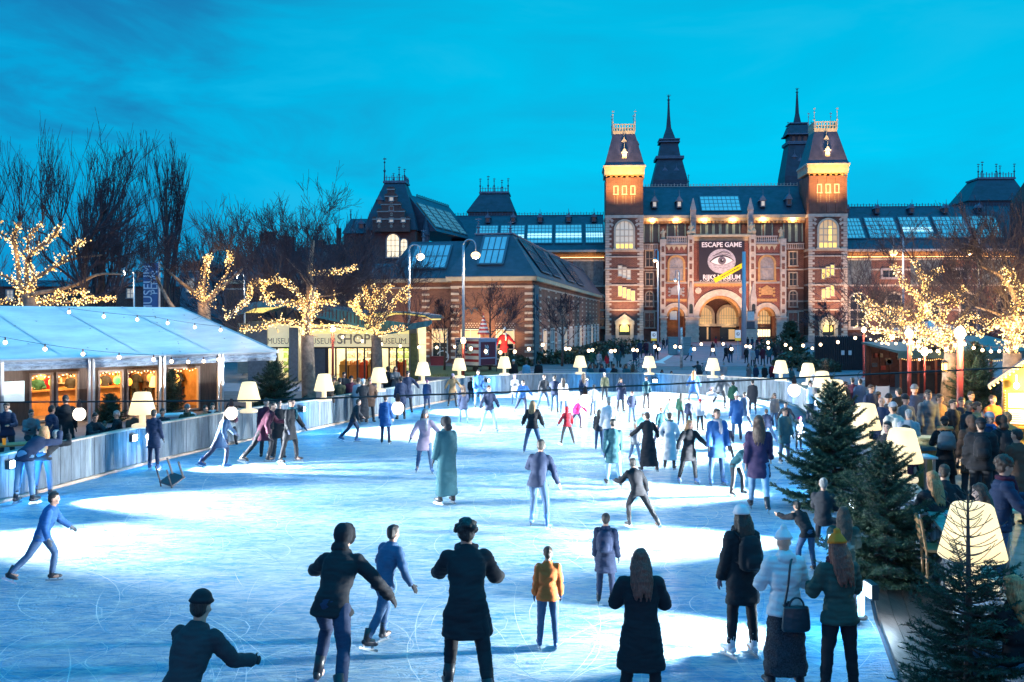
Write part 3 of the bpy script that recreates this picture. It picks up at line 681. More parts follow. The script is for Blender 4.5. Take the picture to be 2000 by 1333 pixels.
LAMPS = [(278, 835, 'large glowing table lamp on the fence before the marquee windows'),
 (486, 806, 'glowing table lamp on the fence at the open corner of the marquee'),
 (633, 783, 'glowing table lamp on the fence beside the striped tree trunk'),
 (740, 765, 'glowing table lamp on the fence next to the man in white beanie'),
 (826, 749, 'glowing table lamp on the fence behind the pink haired skater'),
 (897, 738, 'glowing table lamp on the fence in front of the flag painted trailer'),
 (985, 733, 'glowing table lamp on the fence where it bends towards the far end'),
 (1133, 731, 'glowing table lamp on far fence beside the seated group of cyclists'),
 (1268, 732, 'glowing table lamp on far fence near the child in pink jacket'),
 (1392, 738, 'glowing table lamp on far fence before the museum forecourt'),
 (1525, 744, 'glowing table lamp at the corner where the far fence turns'),
 (1578, 752, 'glowing lamp next to the person in white fur hood'),
 (1606, 775, 'glowing lamp showing just above the top of the tallest spruce'),
 (1632, 800, 'glowing lamp half hidden by the upper branches of the tallest spruce'),
 (1690, 868, 'tilted glowing lamp between the two middle spruces'),
 (1762, 940, 'large glowing lamp behind the bushy middle spruce'),
 (1899, 1150, 'biggest glowing lamp standing behind the bare topped nearest spruce')]
for k, (u, v, lb) in enumerate(LAMPS):
 table_lamp(u, v, lb, 0.98 if k == 16 else 1.0)
FLB = mat('floodlight_case', (0.05, 0.05, 0.055), 0.4, var=0)
FLG = mat('floodlight_glass', (0.9, 0.95, 1.0), 0.2, var=0, emit=(0.80, 0.92, 1.0), estr=14.0)
def flood(p, tgt, label, energy=420, spot=R(56), col=(0.92, 0.99, 1.0), fan=1):
 p = Vector(p); tgt = Vector(tgt); d = tgt - p
 t = thing('floodlight', label, 'floodlight', p, math.atan2(d.y, d.x) - math.pi / 2, 'floodlights on the rink fence')
 a = MB(); a.box(-0.13, 0.13, -0.10, -0.012, -0.10, 0.10); a.box(-0.02, 0.02, -0.16, -0.10, -0.03, 0.03); a.build('case', FLB, t)
 b = MB(); b.box(-0.11, 0.11, -0.01, 0.0, -0.08, 0.08); b.build('lens', FLG, t)
 q = p + d.normalized() * 0.06
 lamp('fence_blue_fill', 'POINT', p + Vector((d.x, d.y, 0)).normalized() * .42 + Vector((0, 0, -.1)), 75, (.06, .45, 1.0), .1)  # point light added by each fixture to wash the fence blue
 for k in range(fan):
  a_ = (k - (fan - 1) / 2) * R(24); c_, s_ = math.cos(a_), math.sin(a_)
  lamp('flood_beam', 'SPOT', q, energy, col, 0.12, p + Vector((d.x * c_ - d.y * s_, d.x * s_ + d.y * c_, d.z)), spot, 1.0)
FE = 19000
flood((4.0, 49.9, 0.72), (3.2, 40, 0.0), 'glaring floodlight on far fence under the lamp beside the cyclists', FE * .2, fan=3)
flood((7.7, 49.6, 0.72), (6.6, 40, 0.0), 'glaring floodlight on far fence under the lamp near the pink child', FE * .2, fan=3)
flood((13.0, 43.2, 0.8), (1, 42.5, 0), 'small floodlight low on the fence where the far corner turns', FE, fan=2)
flood((11.5, 34.9, 0.9), (0, 35, 0), 'small floodlight on the fence behind the tallest spruce', FE, fan=2)
flood((10.0, 28.6, 0.9), (-2, 28.8, 0), 'small floodlight on the fence beside the tilted lamp', FE, fan=2)
flood((7.35, 21.6, 0.8), (-4, 21.7, 0), 'small floodlight on the fence between the middle spruces', FE)
flood((6.25, 17.0, 0.7), (-5, 16.9, 0), 'small floodlight at the deck edge behind the phone holder', FE * .9)
flood((4.62, 12.0, 0.6), (-5, 11.8, 0), 'small floodlight at the deck edge near the light column', FE * .45)
flood((-11.2, 20.7, 0.85), (2, 20.0, 0), 'small floodlight on the plank fence below the marquee terrace', FE * .9)
flood((-11.85, 17.2, 0.85), (0, 16.6, 0), 'small floodlight on the plank fence beside the leaning girl', FE * .8)
flood((-10.3, 25.2, 0.85), (4, 23.6, 0), 'small floodlight on the plank fence beyond the fallen chair', FE * .9)
flood((-7.45, 33.1, 0.85), (4, 33.5, 0), 'small floodlight on the fence near the striped tree trunk', FE, fan=2)
flood((-4.95, 40.3, 0.85), (6, 40, 0), 'small floodlight on the fence near the dark coated man', FE, fan=2)
flood((-1.2, 48.0, 0.85), (8, 45.5, 0), 'small floodlight where the fence bends by the trailer', FE)
t = thing('light_column', 'upright blue white light column on the deck edge behind the mustard hat', 'light', (4.68, 12.4, .1))
a = MB(); a.lathe([(.05, .03), (.06, .06), (.06, .40), (.05, .42)], n=14); a.build('light_tube', mat('column_glow', (.6, .75, .9), .4, var=0, emit=(.30, .72, 1.0), estr=1.6), t, True)
a = MB(); a.lathe([(.1, 0), (.1, .03), (.07, .035)], n=14); a.build('base', FLB, t); lamp('column_light', 'POINT', (4.95, 12.2, .4), 22, (.65, .85, 1.0), .08)
ROAD = mat('road_grey', (0.17, 0.15, 0.19), 0.7, var=0.25, scale=0.8)
PALE = mat('pavement_pale', (0.30, 0.26, 0.31), 0.75, var=0.25, scale=1.0)
PATH = mat('red_asphalt', (0.46, 0.17, 0.20), 0.7, var=0.3, scale=0.5)
m = MB(); m.flat([(-60, 51.5), (-4, 51.5), (-2, 56), (-60, 63)], 0.0, 0.012); struct(m.build('pavement', PALE))
m = MB(); m.flat([(-3, 58), (70, 58), (90, 72), (-3.4, 72)], 0.0, 0.008); struct(m.build('road', ROAD))
pp = [G(1215, 716), G(1610, 716), G(1560, 690), G(1530, 668), G(1286, 668), G(1285, 672)]
m = MB(); m.flat([(p.x, p.y) for p in pp], 0.0, 0.016); struct(m.build('path', PATH))
LINE = mat('road_paint', (0.62, 0.58, 0.62), 0.6, var=0.2)
def strip(a, b, w, z=0.02):
 a, b = Vector((a.x, a.y)), Vector((b.x, b.y)); d = (b - a).normalized(); n = Vector((d.y, -d.x)) * w / 2
 return [tuple(a + n), tuple(b + n), tuple(b - n), tuple(a - n)]
m = MB(); m.flat(strip(G(1290, 707), G(1345, 674), 0.55), 0.017, 0.022)
struct(m.build('path_marking', LINE))
m = MB(); q = [G(1274, 708.5), G(1300, 711), G(1290, 704)]; m.flat([(p.x, p.y) for p in q], 0.017, 0.0215)
for vv in (722, 727, 731): m.flat(strip(G(1000, vv), G(1240, vv + 1), 0.16), 0.0125, 0.0165)
struct(m.build('road_marking', LINE))
GR = mat('lawn_green', (0.04, 0.075, 0.035), 0.9, var=0.4, scale=4)
m = MB()
rnd = random.Random(5)
m.flat([(-8.6, 60), (-0.6, 60), (1.5, 78), (-9.5, 78)], 0.0, 0.02)
for poly in (((-8.6, 60), (-0.6, 60), 6.0),):
 for k in range(3600):
  x = rnd.uniform(-8.8, 0.3); y = 60 + rnd.random() * 6
  h = rnd.uniform(.05, .16); a = rnd.uniform(0, 6.28)
  m.add([(x, y, .02), (x + .03 * math.cos(a), y + .03 * math.sin(a), .02), (x + rnd.uniform(-.05, .05), y + rnd.uniform(-.05, .05), h)], [(0, 1, 2)])
tag(m.build('grass', GR), None, None, None, 'stuff')
m = MB(); m.box(-9.2, -0.4, 59.55, 59.85, 0, 0.28); tag(m.build('lawn_kerb', PALE), 'pale stone kerb edging the lawn by the flag trailer', 'kerb')
BR = brickmat('museum_brick', (0.22, 0.075, 0.045), (0.13, 0.042, 0.032), (0.30, 0.20, 0.17), 0.5, 0.17)
BRD = brickmat('museum_brick_dark', (0.15, 0.06, 0.055), (0.10, 0.045, 0.045), (0.16, 0.11, 0.10), 0.5, 0.17)
STONE = mat('pale_stone', (0.55, 0.47, 0.40), 0.8, var=0.3, scale=1.2)
STONEG = mat('grey_stone', (0.36, 0.33, 0.33), 0.85, var=0.35, scale=1.0)
CREAM = mat('cream_stone', (0.56, 0.46, 0.32), 0.75, var=0.2, scale=1.5)
ORNA = mat('ochre_ornament', (0.55, 0.30, 0.12), 0.7, var=0.3, scale=3)
SLATE = mat('roof_slate', (0.030, 0.050, 0.085), 0.55, var=0.4, scale=0.7, bump=0.4, bscale=6, stretch=(1, 1, 2))
SLATE2 = mat('tower_slate', (0.065, 0.058, 0.10), 0.5, var=0.35, scale=1.0, bump=0.4, bscale=6)
LEAD = mat('roof_lead', (0.10, 0.16, 0.24), 0.5, var=0.3, scale=2)
IRON = mat('roof_iron', (0.05, 0.09, 0.14), 0.5, var=0)
GOLDI = mat('pale_finial', (0.55, 0.50, 0.45), 0.5, var=0.1)
GDARK = mat('glass_dark', (0.012, 0.03, 0.04), 0.12, var=0.4, scale=0.4, spec=0.7)
GLITY = mat('glass_lit_yellow', (0.5, 0.4, 0.2), 0.4, var=0, emit=(1.0, 0.66, 0.13), estr=1.3)
GLITW = mat('glass_lit_warm', (0.5, 0.4, 0.25), 0.4, var=0, emit=(1.0, 0.62, 0.28), estr=0.42)
GLITP = mat('glass_lit_pale', (0.5, 0.5, 0.45), 0.4, var=0, emit=(0.85, 0.75, 0.62), estr=0.35)
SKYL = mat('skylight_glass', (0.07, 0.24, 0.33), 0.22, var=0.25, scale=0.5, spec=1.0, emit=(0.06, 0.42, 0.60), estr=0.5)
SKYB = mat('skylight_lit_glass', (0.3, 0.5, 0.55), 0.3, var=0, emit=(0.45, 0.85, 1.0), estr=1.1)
STRIPW = mat('warm_light_strip', (0.8, 0.6, 0.4), 0.5, var=0, emit=(1.0, 0.55, 0.16), estr=6.0)
FRAMEW = mat('window_frame_cream', (0.62, 0.52, 0.40), 0.7, var=0.15, scale=2)
BALC = mat('balcony_stone', (0.42, 0.38, 0.37), 0.8, var=0.3, scale=1)
S = 155.6 / F
def mx(u): return (u - 1405) * S
def mz(v): return H + (HZ - v) * S
g0 = G(1405, 668)
MU = thing('museum_building', 'grand brick museum with twin floodlit towers and central archway', 'museum', (g0.x, g0.y, 0), R(-3.5))
def window(parent, cx, w, z0, z1, y, arched=False, cols=2, rows=2, glass=None, frame=None, fw=0.16, name='window', out=0.14, bar=0.07):
 glass = glass or GDARK; frame = frame or FRAMEW
 a = MB(); p = MB()
 zs = z1 - w / 2 if arched else z1
 if arched:
  p.prism(archpoly(cx, w, z0, zs), y - 0.035, y - 0.004)
  a.arch(cx, zs, w / 2, w / 2 + fw, y - out, y + 0.01)
 else:
  p.box(cx - w / 2, cx + w / 2, y - 0.035, y - 0.004, z0, z1)
  a.box(cx - w / 2 - fw, cx + w / 2 + fw, y - out, y + 0.01, z1, z1 + fw)
 a.box(cx - w / 2 - fw, cx - w / 2, y - out, y + 0.01, z0, zs); a.box(cx + w / 2, cx + w / 2 + fw, y - out, y + 0.01, z0, zs)
 a.box(cx - w / 2 - fw * 1.4, cx + w / 2 + fw * 1.4, y - out * 1.5, y + 0.01, z0 - fw, z0)
 for i in range(1, cols):
  x = cx - w / 2 + w * i / cols
  top = zs + (math.sqrt(max(0, (w / 2) ** 2 - (x - cx) ** 2)) if arched else 0)
  a.box(x - bar / 2, x + bar / 2, y - 0.09, y - 0.03, z0, top - 0.01)
 for i in range(1, rows):
  z = z0 + (zs - z0) * i / rows
  a.box(cx - w / 2, cx + w / 2, y - 0.085, y - 0.032, z - bar / 2, z + bar / 2)
 if arched and rows > 1: a.box(cx - w / 2, cx + w / 2, y - 0.085, y - 0.032, zs - bar / 2, zs + bar / 2)
 o = a.build(name, frame, parent); p.build('pane', glass, o)
 return o
def notched(x0, x1, z0, z1, arches):
 p = [(x0, z0)]
 for cx, w, zs in sorted(arches):
  r = w / 2; p.append((cx - r, z0))
  for i in range(15):
   a = math.pi - math.pi * i / 14; p.append((cx + r * math.cos(a), zs + r * math.sin(a)))
  p.append((cx + r, z0))
 return p + [(x1, z0), (x1, z1), (x0, z1)]
def cresting(parent, x0, x1, y, z, h=0.5, m=None, step=0.55, y1=None, x_fixed=None):
 a = MB()
 if y1 is None:
  a.box(x0, x1, y - .04, y + .04, z, z + .08); a.box(x0, x1, y - .03, y + .03, z + h * .6, z + h * .66)
  n = max(1, int((x1 - x0) / step))
  for i in range(n + 1):
   x = x0 + (x1 - x0) * i / n; a.box(x - .05, x + .05, y - .05, y + .05, z, z + h * (1.0 if i % 2 else 0.78))
 else:
  a.box(x0 - .04, x0 + .04, y, y1, z, z + .08); a.box(x0 - .03, x0 + .03, y, y1, z + h * .6, z + h * .66)
  n = max(1, int((y1 - y) / step))
  for i in range(n + 1):
   q = y + (y1 - y) * i / n; a.box(x0 - .05, x0 + .05, q - .05, q + .05, z, z + h * (1.0 if i % 2 else 0.78))
 return a.build('roof_cresting', m or LEAD, parent)
def finial(parent, x, y, z, h, m=None, name='finial', s=1.0):
 a = MB(); a.lathe([(0.09 * s, 0), (0.07 * s, h * .35), (0.16 * s, h * .42), (0.06 * s, h * .48), (0.04 * s, h * .72), (0.13 * s, h * .77), (0.03 * s, h * .82), (0.015, h)], (x, y, z), 8)
 a.box(x - .16 * s, x + .2 * s, y - .02, y + .02, z + h * .88, z + h * .93)
 return a.build(name, m or IRON, parent)
def dormer(parent, x, y, z, w, h, m=None, glass=None, mat_roof=None, depth=1.0):
 a = MB(); a.box(x - w / 2, x + w / 2, y, y + depth, z, z + h * .5)
 b = MB(); b.prism([(x - w * .75, z + h * .46), (x + w * .75, z + h * .46), (x, z + h * .86)], y - .15, y + depth)
 b.lathe([(0.06, 0), (0.03, h * .45)], (x, y, z + h * .82), 6)
 o = a.build('dormer', m or STONEG, parent); b.build('dormer_roof', mat_roof or LEAD, o)
 p = MB(); p.box(x - w * .3, x + w * .3, y - .03, y - .004, z + h * .1, z + h * .42); p.build('pane', glass or GDARK, o)
 return o
def slopequad(x0, x1, za, zb, ya, yb, t=0.06, off=0.08):
 """panel lying on a roof slope facing -y: lower edge (ya,za), upper edge (yb,zb)"""
 n = Vector((0, -(zb - za), (yb - ya))).normalized()
 vs = []
 for o_ in (off, off + t):
  for x, y, z in ((x0, ya, za), (x1, ya, za), (x1, yb, zb), (x0, yb, zb)):
   vs.append((x, y + n.y * o_, z + n.z * o_))
 return vs
BOXF = [(0, 3, 2, 1), (4, 5, 6, 7), (0, 1, 5, 4), (1, 2, 6, 5), (2, 3, 7, 6), (3, 0, 4, 7)]
def skylight(parent, x0, x1, za, zb, ya, yb, cols=6, rows=4, lit=None, M=None, glass=None):
 a = MB(); a.add(slopequad(x0, x1, za, zb, ya, yb), BOXF, 0, M)
 fr = MB(); dz = zb - za; dy = yb - ya
 def bar(xa, xb, ta, tb, o2=0.07):
  fr.add(slopequad(xa, xb, za + dz * ta, za + dz * tb, ya + dy * ta, ya + dy * tb, 0.05, 0.145), BOXF, 0, M)
 for i in range(cols + 1):
  x = x0 + (x1 - x0) * i / cols; w = 0.10 if i in (0, cols) else 0.04
  bar(x - w, x + w, 0, 1)
 for i in range(rows + 1):
  t = i / rows; w = 0.025 if i in (0, rows) else 0.010
  fr.add(slopequad(x0, x1, za + dz * (t - w), za + dz * (t + w), ya + dy * (t - w), ya + dy * (t + w), 0.04, 0.147), BOXF, 0, M)
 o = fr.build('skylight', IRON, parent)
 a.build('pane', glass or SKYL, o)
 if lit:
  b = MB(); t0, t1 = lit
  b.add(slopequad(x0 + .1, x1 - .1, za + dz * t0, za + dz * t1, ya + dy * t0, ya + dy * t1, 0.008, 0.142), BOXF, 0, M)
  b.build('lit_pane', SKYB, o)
 return o
def tower(uc):
 x0 = mx(uc - 36); x1 = mx(uc + 36); w = x1 - x0; cx = (x0 + x1) / 2; yf = -2.2; yb = yf + 6.3
 t = bpy.data.objects.new('tower', None); COL.objects.link(t); t.parent = MU
 a = MB(); a.box(x0, x1, yf, yb, 0, mz(349)); a.build('tower_wall', BR, t)
 q = MB()
 z = mz(660); k = 0
 while z < mz(428):
  l = 0.95 if k % 2 else 0.6
  for sx_, xx in ((1, x0), (-1, x1)):
   q.box(min(xx - sx_ * .05, xx + sx_ * l), max(xx - sx_ * .05, xx + sx_ * l), yf - .06, yf + .02, z, z + .36)
   q.box(xx - .05, xx + .05, yf - .05, yf + l, z, z + .36) if sx_ < 0 else None
  z += .42; k += 1
 q.build('quoin_trim', STONE, t)
 b = MB(); b.box(x0 - .12, x1 + .12, yf - .12, yb, 0, mz(655)); b.build('plinth', STONEG, t)
 bands = MB()
 for v, h in ((425, .5), (491, .4), (503, .2), (527, .2), (558, .28), (589, .2), (606, .2)):
  bands.box(x0 - .1, x1 + .1, yf - .14, yb + .05, mz(v) - h / 2, mz(v) + h / 2)
 bands.build('stone_band', STONE, t)
 d = MB(); dd = 0
 for i in range(9):
  xx = x0 + .35 + i * (w - .7) / 8
  if abs(xx - cx) < 1.6: continue
  if xx > cx and not dd: d.build('diamond_lattice', STONE, t); d = MB(); dd = 1
  d.add([(xx - .3, yf - .03, mz(433)), (xx, yf - .03, mz(433) - .32), (xx + .3, yf - .03, mz(433)), (xx, yf - .03, mz(433) + .32)], [(0, 1, 2, 3)])
  d.add([(xx - .3, yf - .03, mz(441)), (xx, yf - .03, mz(441) - .32), (xx + .3, yf - .03, mz(441)), (xx, yf - .03, mz(441) + .32)], [(0, 1, 2, 3)])
 d.build('diamond_lattice', STONE, t)
 pil = MB()
 for i in range(5):
  xx = x0 + .25 + i * (w - .5) / 4
  pil.box(xx - .2, xx + .2, yf - .1, yf, mz(420), mz(350))
 pil.build('pilaster', BR, t)
 for i in range(3):
  xx = cx + (i - 1) * w / 4.4
  window(t, xx, .5, mz(381), mz(367), yf, False, 1, 1, GDARK, STONE, .16, out=.16)
  ch = MB()
  for k in range(5):
   zz = mz(401) + k * .34
   for s_ in (-1, 1):
    ch.add([(xx, yf - .04, zz), (xx + s_ * .3, yf - .04, zz + .16), (xx + s_ * .3, yf - .04, zz + .3), (xx, yf - .04, zz + .14)], [(0, 1, 2, 3)])
  ch.build('chevron_pattern', CREAM, t)
 c = MB(); n = 7
 for i in range(n):
  xx = x0 + w * (i + .5) / n
  c.arch(xx, mz(348.5), w / n * .34, w / n * .5, yf - .22, yf + .02, n=8)
 for i in range(5):
  yy = yf + 6.3 * (i + .5) / 5
  c.box(x1 + .001, x1 + .2, yy - .12, yy + .12, mz(352), mz(344))
 c.build('corbel_arcade', ORNA, t)
 f = MB(); f.box(x0 - .22, x1 + .22, yf - .24, yb + .22, mz(344), mz(333))
 f.box(x0 - .28, x1 + .28, yf - .3, yb + .28, mz(333), mz(329.5)); f.build('frieze', CREAM, t)
 e = MB(); e.box(x0 - .42, x1 + .42, yf - .44, yb + .42, mz(329.5), mz(326)); e.build('eaves', STONE, t)
 r = MB(); z0 = mz(326); z1 = mz(262); k1 = .42
 r.frust(x0 - .35, x1 + .35, yf - .36, yb + .35, z0, x0 - .1, x1 + .1, yf - .1, yb + .1, z0 + .4)
 r.frust(x0 - .1, x1 + .1, yf - .1, yb + .1, z0 + .4, cx - w * .30, cx + w * .30, (yf + yb) / 2 - w * .30, (yf + yb) / 2 + w * .30, z1)
 r.build('tower_roof', SLATE2, t)
 cy_ = (yf + yb) / 2; tw = w * .30
 p = MB(); p.box(cx - tw, cx + tw, cy_ - tw, cy_ + tw, z1, z1 + .55); p.box(cx - tw * .92, cx + tw * .92, cy_ - tw * .92, cy_ + tw * .92, z1 + .55, z1 + .62); p.build('roof_platform', CREAM, t)
 bl = MB(); zb = z1 + .55
 for s_ in (-1, 1):
  bl.box(cx - tw, cx + tw, cy_ + s_ * tw - .06, cy_ + s_ * tw + .06, zb + 1.0, zb + 1.15)
  bl.box(cx + s_ * tw - .06, cx + s_ * tw + .06, cy_ - tw, cy_ + tw, zb + 1.0, zb + 1.15)
  for i in range(8):
   o_ = -tw + 2 * tw * (i + .5) / 8
   bl.box(cx + o_ - .09, cx + o_ + .09, cy_ + s_ * tw - .05, cy_ + s_ * tw + .05, zb, zb + 1.0)
   bl.box(cx + s_ * tw - .05, cx + s_ * tw + .05, cy_ + o_ - .09, cy_ + o_ + .09, zb, zb + 1.0)
  bl.box(cx - tw, cx + tw, cy_ + s_ * tw - .04, cy_ + s_ * tw + .04, zb + .4, zb + .5)
 bl.build('balustrade', CREAM, t)
 for sx_ in (-1, 1):
  for sy_ in (-1, 1):
   finial(t, cx + sx_ * tw, cy_ + sy_ * tw, zb, 3.6, GOLDI, s=1.1)
 dormer(t, cx, yf + .1, mz(312), .75, 2.0, CREAM, GLITW, CREAM, 1.1)
 dormer(t, cx, yf + .9, mz(288), .6, 1.9, CREAM, GLITP, CREAM, 1.0)
 for v in (305, 285):
  s2 = MB(); zz = mz(v); xx = x1 - .1 - (zz - z0) * .19
  s2.box(xx - .3, xx + .3, cy_ - .35, cy_ + .35, zz - .7, zz + .5); s2.prism([(xx - .2, zz + .5), (xx + .4, zz + .5), (xx, zz + 1.2)], cy_ - .4, cy_ + .4); s2.build('side_dormer', CREAM, t)
 lit = uc > 1400
 window(t, cx, 2.9, mz(487), mz(434), yf, True, 4, 3, GLITP if not lit else GLITW, FRAMEW, .32, out=.25, bar=.14)
 lo = MB()
 for i in range(4):
  xx = cx - 1.45 + 2.9 * (i + .5) / 4
  if i == 2 and lit: lo.box(xx - .28, xx + .28, yf - .055, yf - .04, mz(474), mz(446))
  lo.box(xx - .28, xx + .28, yf - .055, yf - .04, mz(486.5), mz(478))
 lo.build('lit_pane', GLITY, t)
 st = 1 if lit else -1
 for vb, hh, g in ((543, 21, GLITY if lit else GLITP), (582, 21, GLITY)):
  for i in range(3 if lit or vb < 560 else 4):
   xx = cx + (i - 1) * .72; dz = st * (i - 1) * .28
   window(t, xx, .5, mz(vb) + dz, mz(vb - hh + 2) + dz, yf, False, 1, 2, g, STONE, .12, out=.15)
 pr = MB(); pr.box(cx - 1.5, cx - .95, yf - .5, yf, 0, mz(634)); pr.box(cx + .95, cx + 1.5, yf - .5, yf, 0, mz(634)); pr.box(cx - 1.6, cx + 1.6, yf - .55, yf, mz(634), mz(628))
 pr.prism([(cx - 1.7, mz(628)), (cx + 1.7, mz(628)), (cx, mz(614))], yf - .6, yf); pr.build('portal', STONE, t)
 pd = MB(); pd.prism(archpoly(cx, 1.9, 0.0, mz(642)), yf - .06, yf - .01); pd.build('portal_door', GDARK, t)
 pl = MB(); pl.prism(archpoly(cx, 1.5, mz(648), mz(642)), yf - .085, yf - .062); pl.build('lit_pane', GLITY, t)
 return cx, yf
for uc in (1219, 1606):
 cx, yf = tower(uc)
 M = MU.matrix_basis.copy()
 Mw = Matrix.Translation(MU.location) @ Matrix.Rotation(R(-3.5), 4, 'Z')
 for dx in (-1.6, 1.6):
  lamp('tower_uplight', 'SPOT', Mw @ Vector((cx + dx, yf - 7, mz(440))), 15000, (1.0, 0.55, 0.14), .3, Mw @ Vector((cx + dx * .5, yf + .2, mz(334))), R(56), 1.0)
 lamp('tower_sidelight', 'SPOT', Mw @ Vector((cx + 6.2, yf + 2.6, mz(428))), 4200, (1.0, 0.56, 0.14), .15, Mw @ Vector((cx + 3, yf + 3, mz(350))), R(60), .8)
 lamp('roof_uplight', 'SPOT', Mw @ Vector((cx, yf - 1.6, mz(322))), 1100, (1.0, 0.80, 0.62), .1, Mw @ Vector((cx, yf + 2.6, mz(256))), R(50), .8)
 lamp('tower_low_uplight', 'SPOT', Mw @ Vector((cx, yf - 6, 1.0)), 8000, (1.0, 0.58, 0.32), .3, Mw @ Vector((cx, yf, mz(560))), R(60), .9)
x0, x1 = mx(1254), mx(1569)
zE = mz(421)
arL = mx(1317); arR = mx(1489); arC = mx(1402)
def w_(px): return px * S
wallC = MB(); wallC.box(x0, mx(1352), 0.6, 16, 0, zE - .6); wallC.box(mx(1456), x1, 0.6, 16, 0, zE - .6); wallC.box(mx(1352), mx(1456), .6, 3.2, mz(561), zE - .6); wallC.box(mx(1352), mx(1456), 3.5, 16, 0, zE - .6)
wallC.build('main_wall', BR, MU)
gal = MB(); gal.box(x0, x1, .30, .599, mz(478), mz(428)); gal.build('gallery_wall', BRD, MU)
for lo_, hi_, n in ((1257, 1290, 2), (1302, 1342, 2), (1368, 1446, 6), (1470, 1510, 2), (1528, 1566, 3)):
 for i in range(n):
  u = lo_ + (hi_ - lo_) * (i + .5) / n; ww = w_((hi_ - lo_) / n * .62)
  zt = mz(435) + .1
  o = MB(); o.prism(archpoly(mx(u), ww, mz(473), zt - ww / 2), .26, .296)
  f = MB(); f.arch(mx(u), zt - ww / 2, ww / 2, ww / 2 + .2, .15, .30); f.box(mx(u) - ww / 2 - .2, mx(u) - ww / 2, .15, .30, mz(473), zt - ww / 2); f.box(mx(u) + ww / 2, mx(u) + ww / 2 + .2, .15, .30, mz(473), zt - ww / 2)
  fo = f.build('gallery_window', mat('verdigris_stone', (0.17, 0.26, 0.27), 0.7, var=.3), MU); o.build('pane', GDARK, fo)
c = MB(); c.box(x0, x1, -.7, .3, zE - .5, zE); c.box(x0, x1, -.35, .6, zE - .95, zE - .5); c.build('cornice', CREAM, MU)
c = MB(); c.box(x0, x1, -.1, .3, zE - 1.35, zE - .95)
for i in range(44):
 xx = x0 + (x1 - x0) * (i + .5) / 44; c.box(xx - .15, xx + .15, -.3, -.1, zE - 1.3, zE - .95)
c.build('corbel_frieze', ORNA, MU)
yR0, yR1 = -.5, 5.2; zR = mz(356)
r = MB(); r.prism([(0, 0)] * 0 or [(yR0, zE), (16, zE), (yR1 + 3.2, zR + .0), (yR1, zR)], x0, x1, 0, Matrix(((0, 1, 0, 0), (1, 0, 0, 0), (0, 0, 1, 0), (0, 0, 0, 1))))
r.build('roof', SLATE, MU)
def ry(z): return yR0 + (z - zE) / (zR - zE) * (yR1 - yR0)
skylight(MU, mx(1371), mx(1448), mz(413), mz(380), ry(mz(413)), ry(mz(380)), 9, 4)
for u, v, g in ((1280, 405, GLITP), (1328, 405, GLITP), (1490, 405, GLITP), (1541, 402, GDARK)):
 dormer(MU, mx(u), ry(mz(v)) - .5, mz(v), .85, 2.4, IRON, g, LEAD, 1.8)
cresting(MU, x0, x1, yR1, zR, .55, GOLDI)
finial(MU, mx(1353), yR1, zR, 2.2)
for uc, rows_ in ((1270, ((490, 520), (533, 557), (570, 598), (612, 640))), (1548, ((493, 519), (534, 558), (569, 599), (612, 645)))):
 for k, (va, vb) in enumerate(rows_):
  window(MU, mx(uc), 1.15 if k < 3 else 1.5, mz(vb), mz(va), .6, k == 2, 2, 2, GDARK, STONE, .2, out=.2)
 rail = MB(); lo_, hi_ = (1254, 1287) if uc < 1400 else (1527, 1568)
 rail.box(mx(lo_), mx(hi_), -.1, .1, mz(478), mz(476)); rail.box(mx(lo_), mx(hi_), -.1, .1, mz(488), mz(486.5))
 for i in range(10):
  xx = mx(lo_) + (mx(hi_) - mx(lo_)) * (i + .5) / 10; rail.box(xx - .08, xx + .08, -.06, .06, mz(486.5), mz(478))
 rail.build('balcony_rail', BALC, MU)
 bd = MB()
 for v in (527, 563, 589, 608): bd.box(mx(lo_), mx(hi_), .48, .62, mz(v) - .12, mz(v) + .12)
 bd.build('stone_band', STONE, MU)
yP = -2.6
pz = mz(478)
pl_, pr_ = mx(1288), mx(1526)
a = MB(); a.prism(notched(pl_, pr_, 0, pz, ((arL, w_(36), mz(618)), (arC, w_(84), mz(620)), (arR, w_(36), mz(618)))), yP, .598)
a.build('portal_wall', brickmat('portal_brick', (0.25, 0.065, 0.045), (0.17, 0.042, 0.034), (0.32, 0.18, 0.15), 0.5, 0.17), MU)
cb = MB(); cb.box(mx(1350), mx(1456), yP, .3, pz, mz(466)); cb.build('gable_wall', BR, MU)
for cx_, w0, zs, k in ((arL, 36, 618, .5), (arC, 84, 620, .8), (arR, 36, 618, .5)):
 a = MB(); a.arch(cx_, mz(zs), w_(w0) / 2 - .06, w_(w0) / 2 + k, yP - .28, yP + .4, n=22); a.arch(cx_, mz(zs), w_(w0) / 2 + k, w_(w0) / 2 + k + .18, yP - .36, yP + .1, n=22)
 a.build('arch_surround', STONE, MU)
 a = MB(); a.arch(cx_, mz(zs), w_(w0) / 2 - .5, w_(w0) / 2 - .07, yP + .5, .5, n=22); a.build('arch_lining', ORNA, MU)
ins = MB(); ins.box(mx(1352), mx(1456), 3.2, 3.5, 0, mz(560)); ins.build('passage_wall', BRD, MU)
pas = MB()
for lo_, hi_ in ((1296, 1338), (1468, 1511)):
 pas.box(mx(lo_), mx(hi_), .61, .66, 0, mz(598))
pas.build('passage_door', GDARK, MU)
for u in (1379, 1427):
 window(MU, mx(u), w_(34), mz(633), mz(600), 3.2, True, 7, 3, GLITW, STONE, .45, out=.5, bar=.08)
 d = MB(); d.box(mx(u) - w_(15), mx(u) + w_(15), 3.1, 3.19, 0, mz(634)); d.build('passage_door', GDARK, MU)
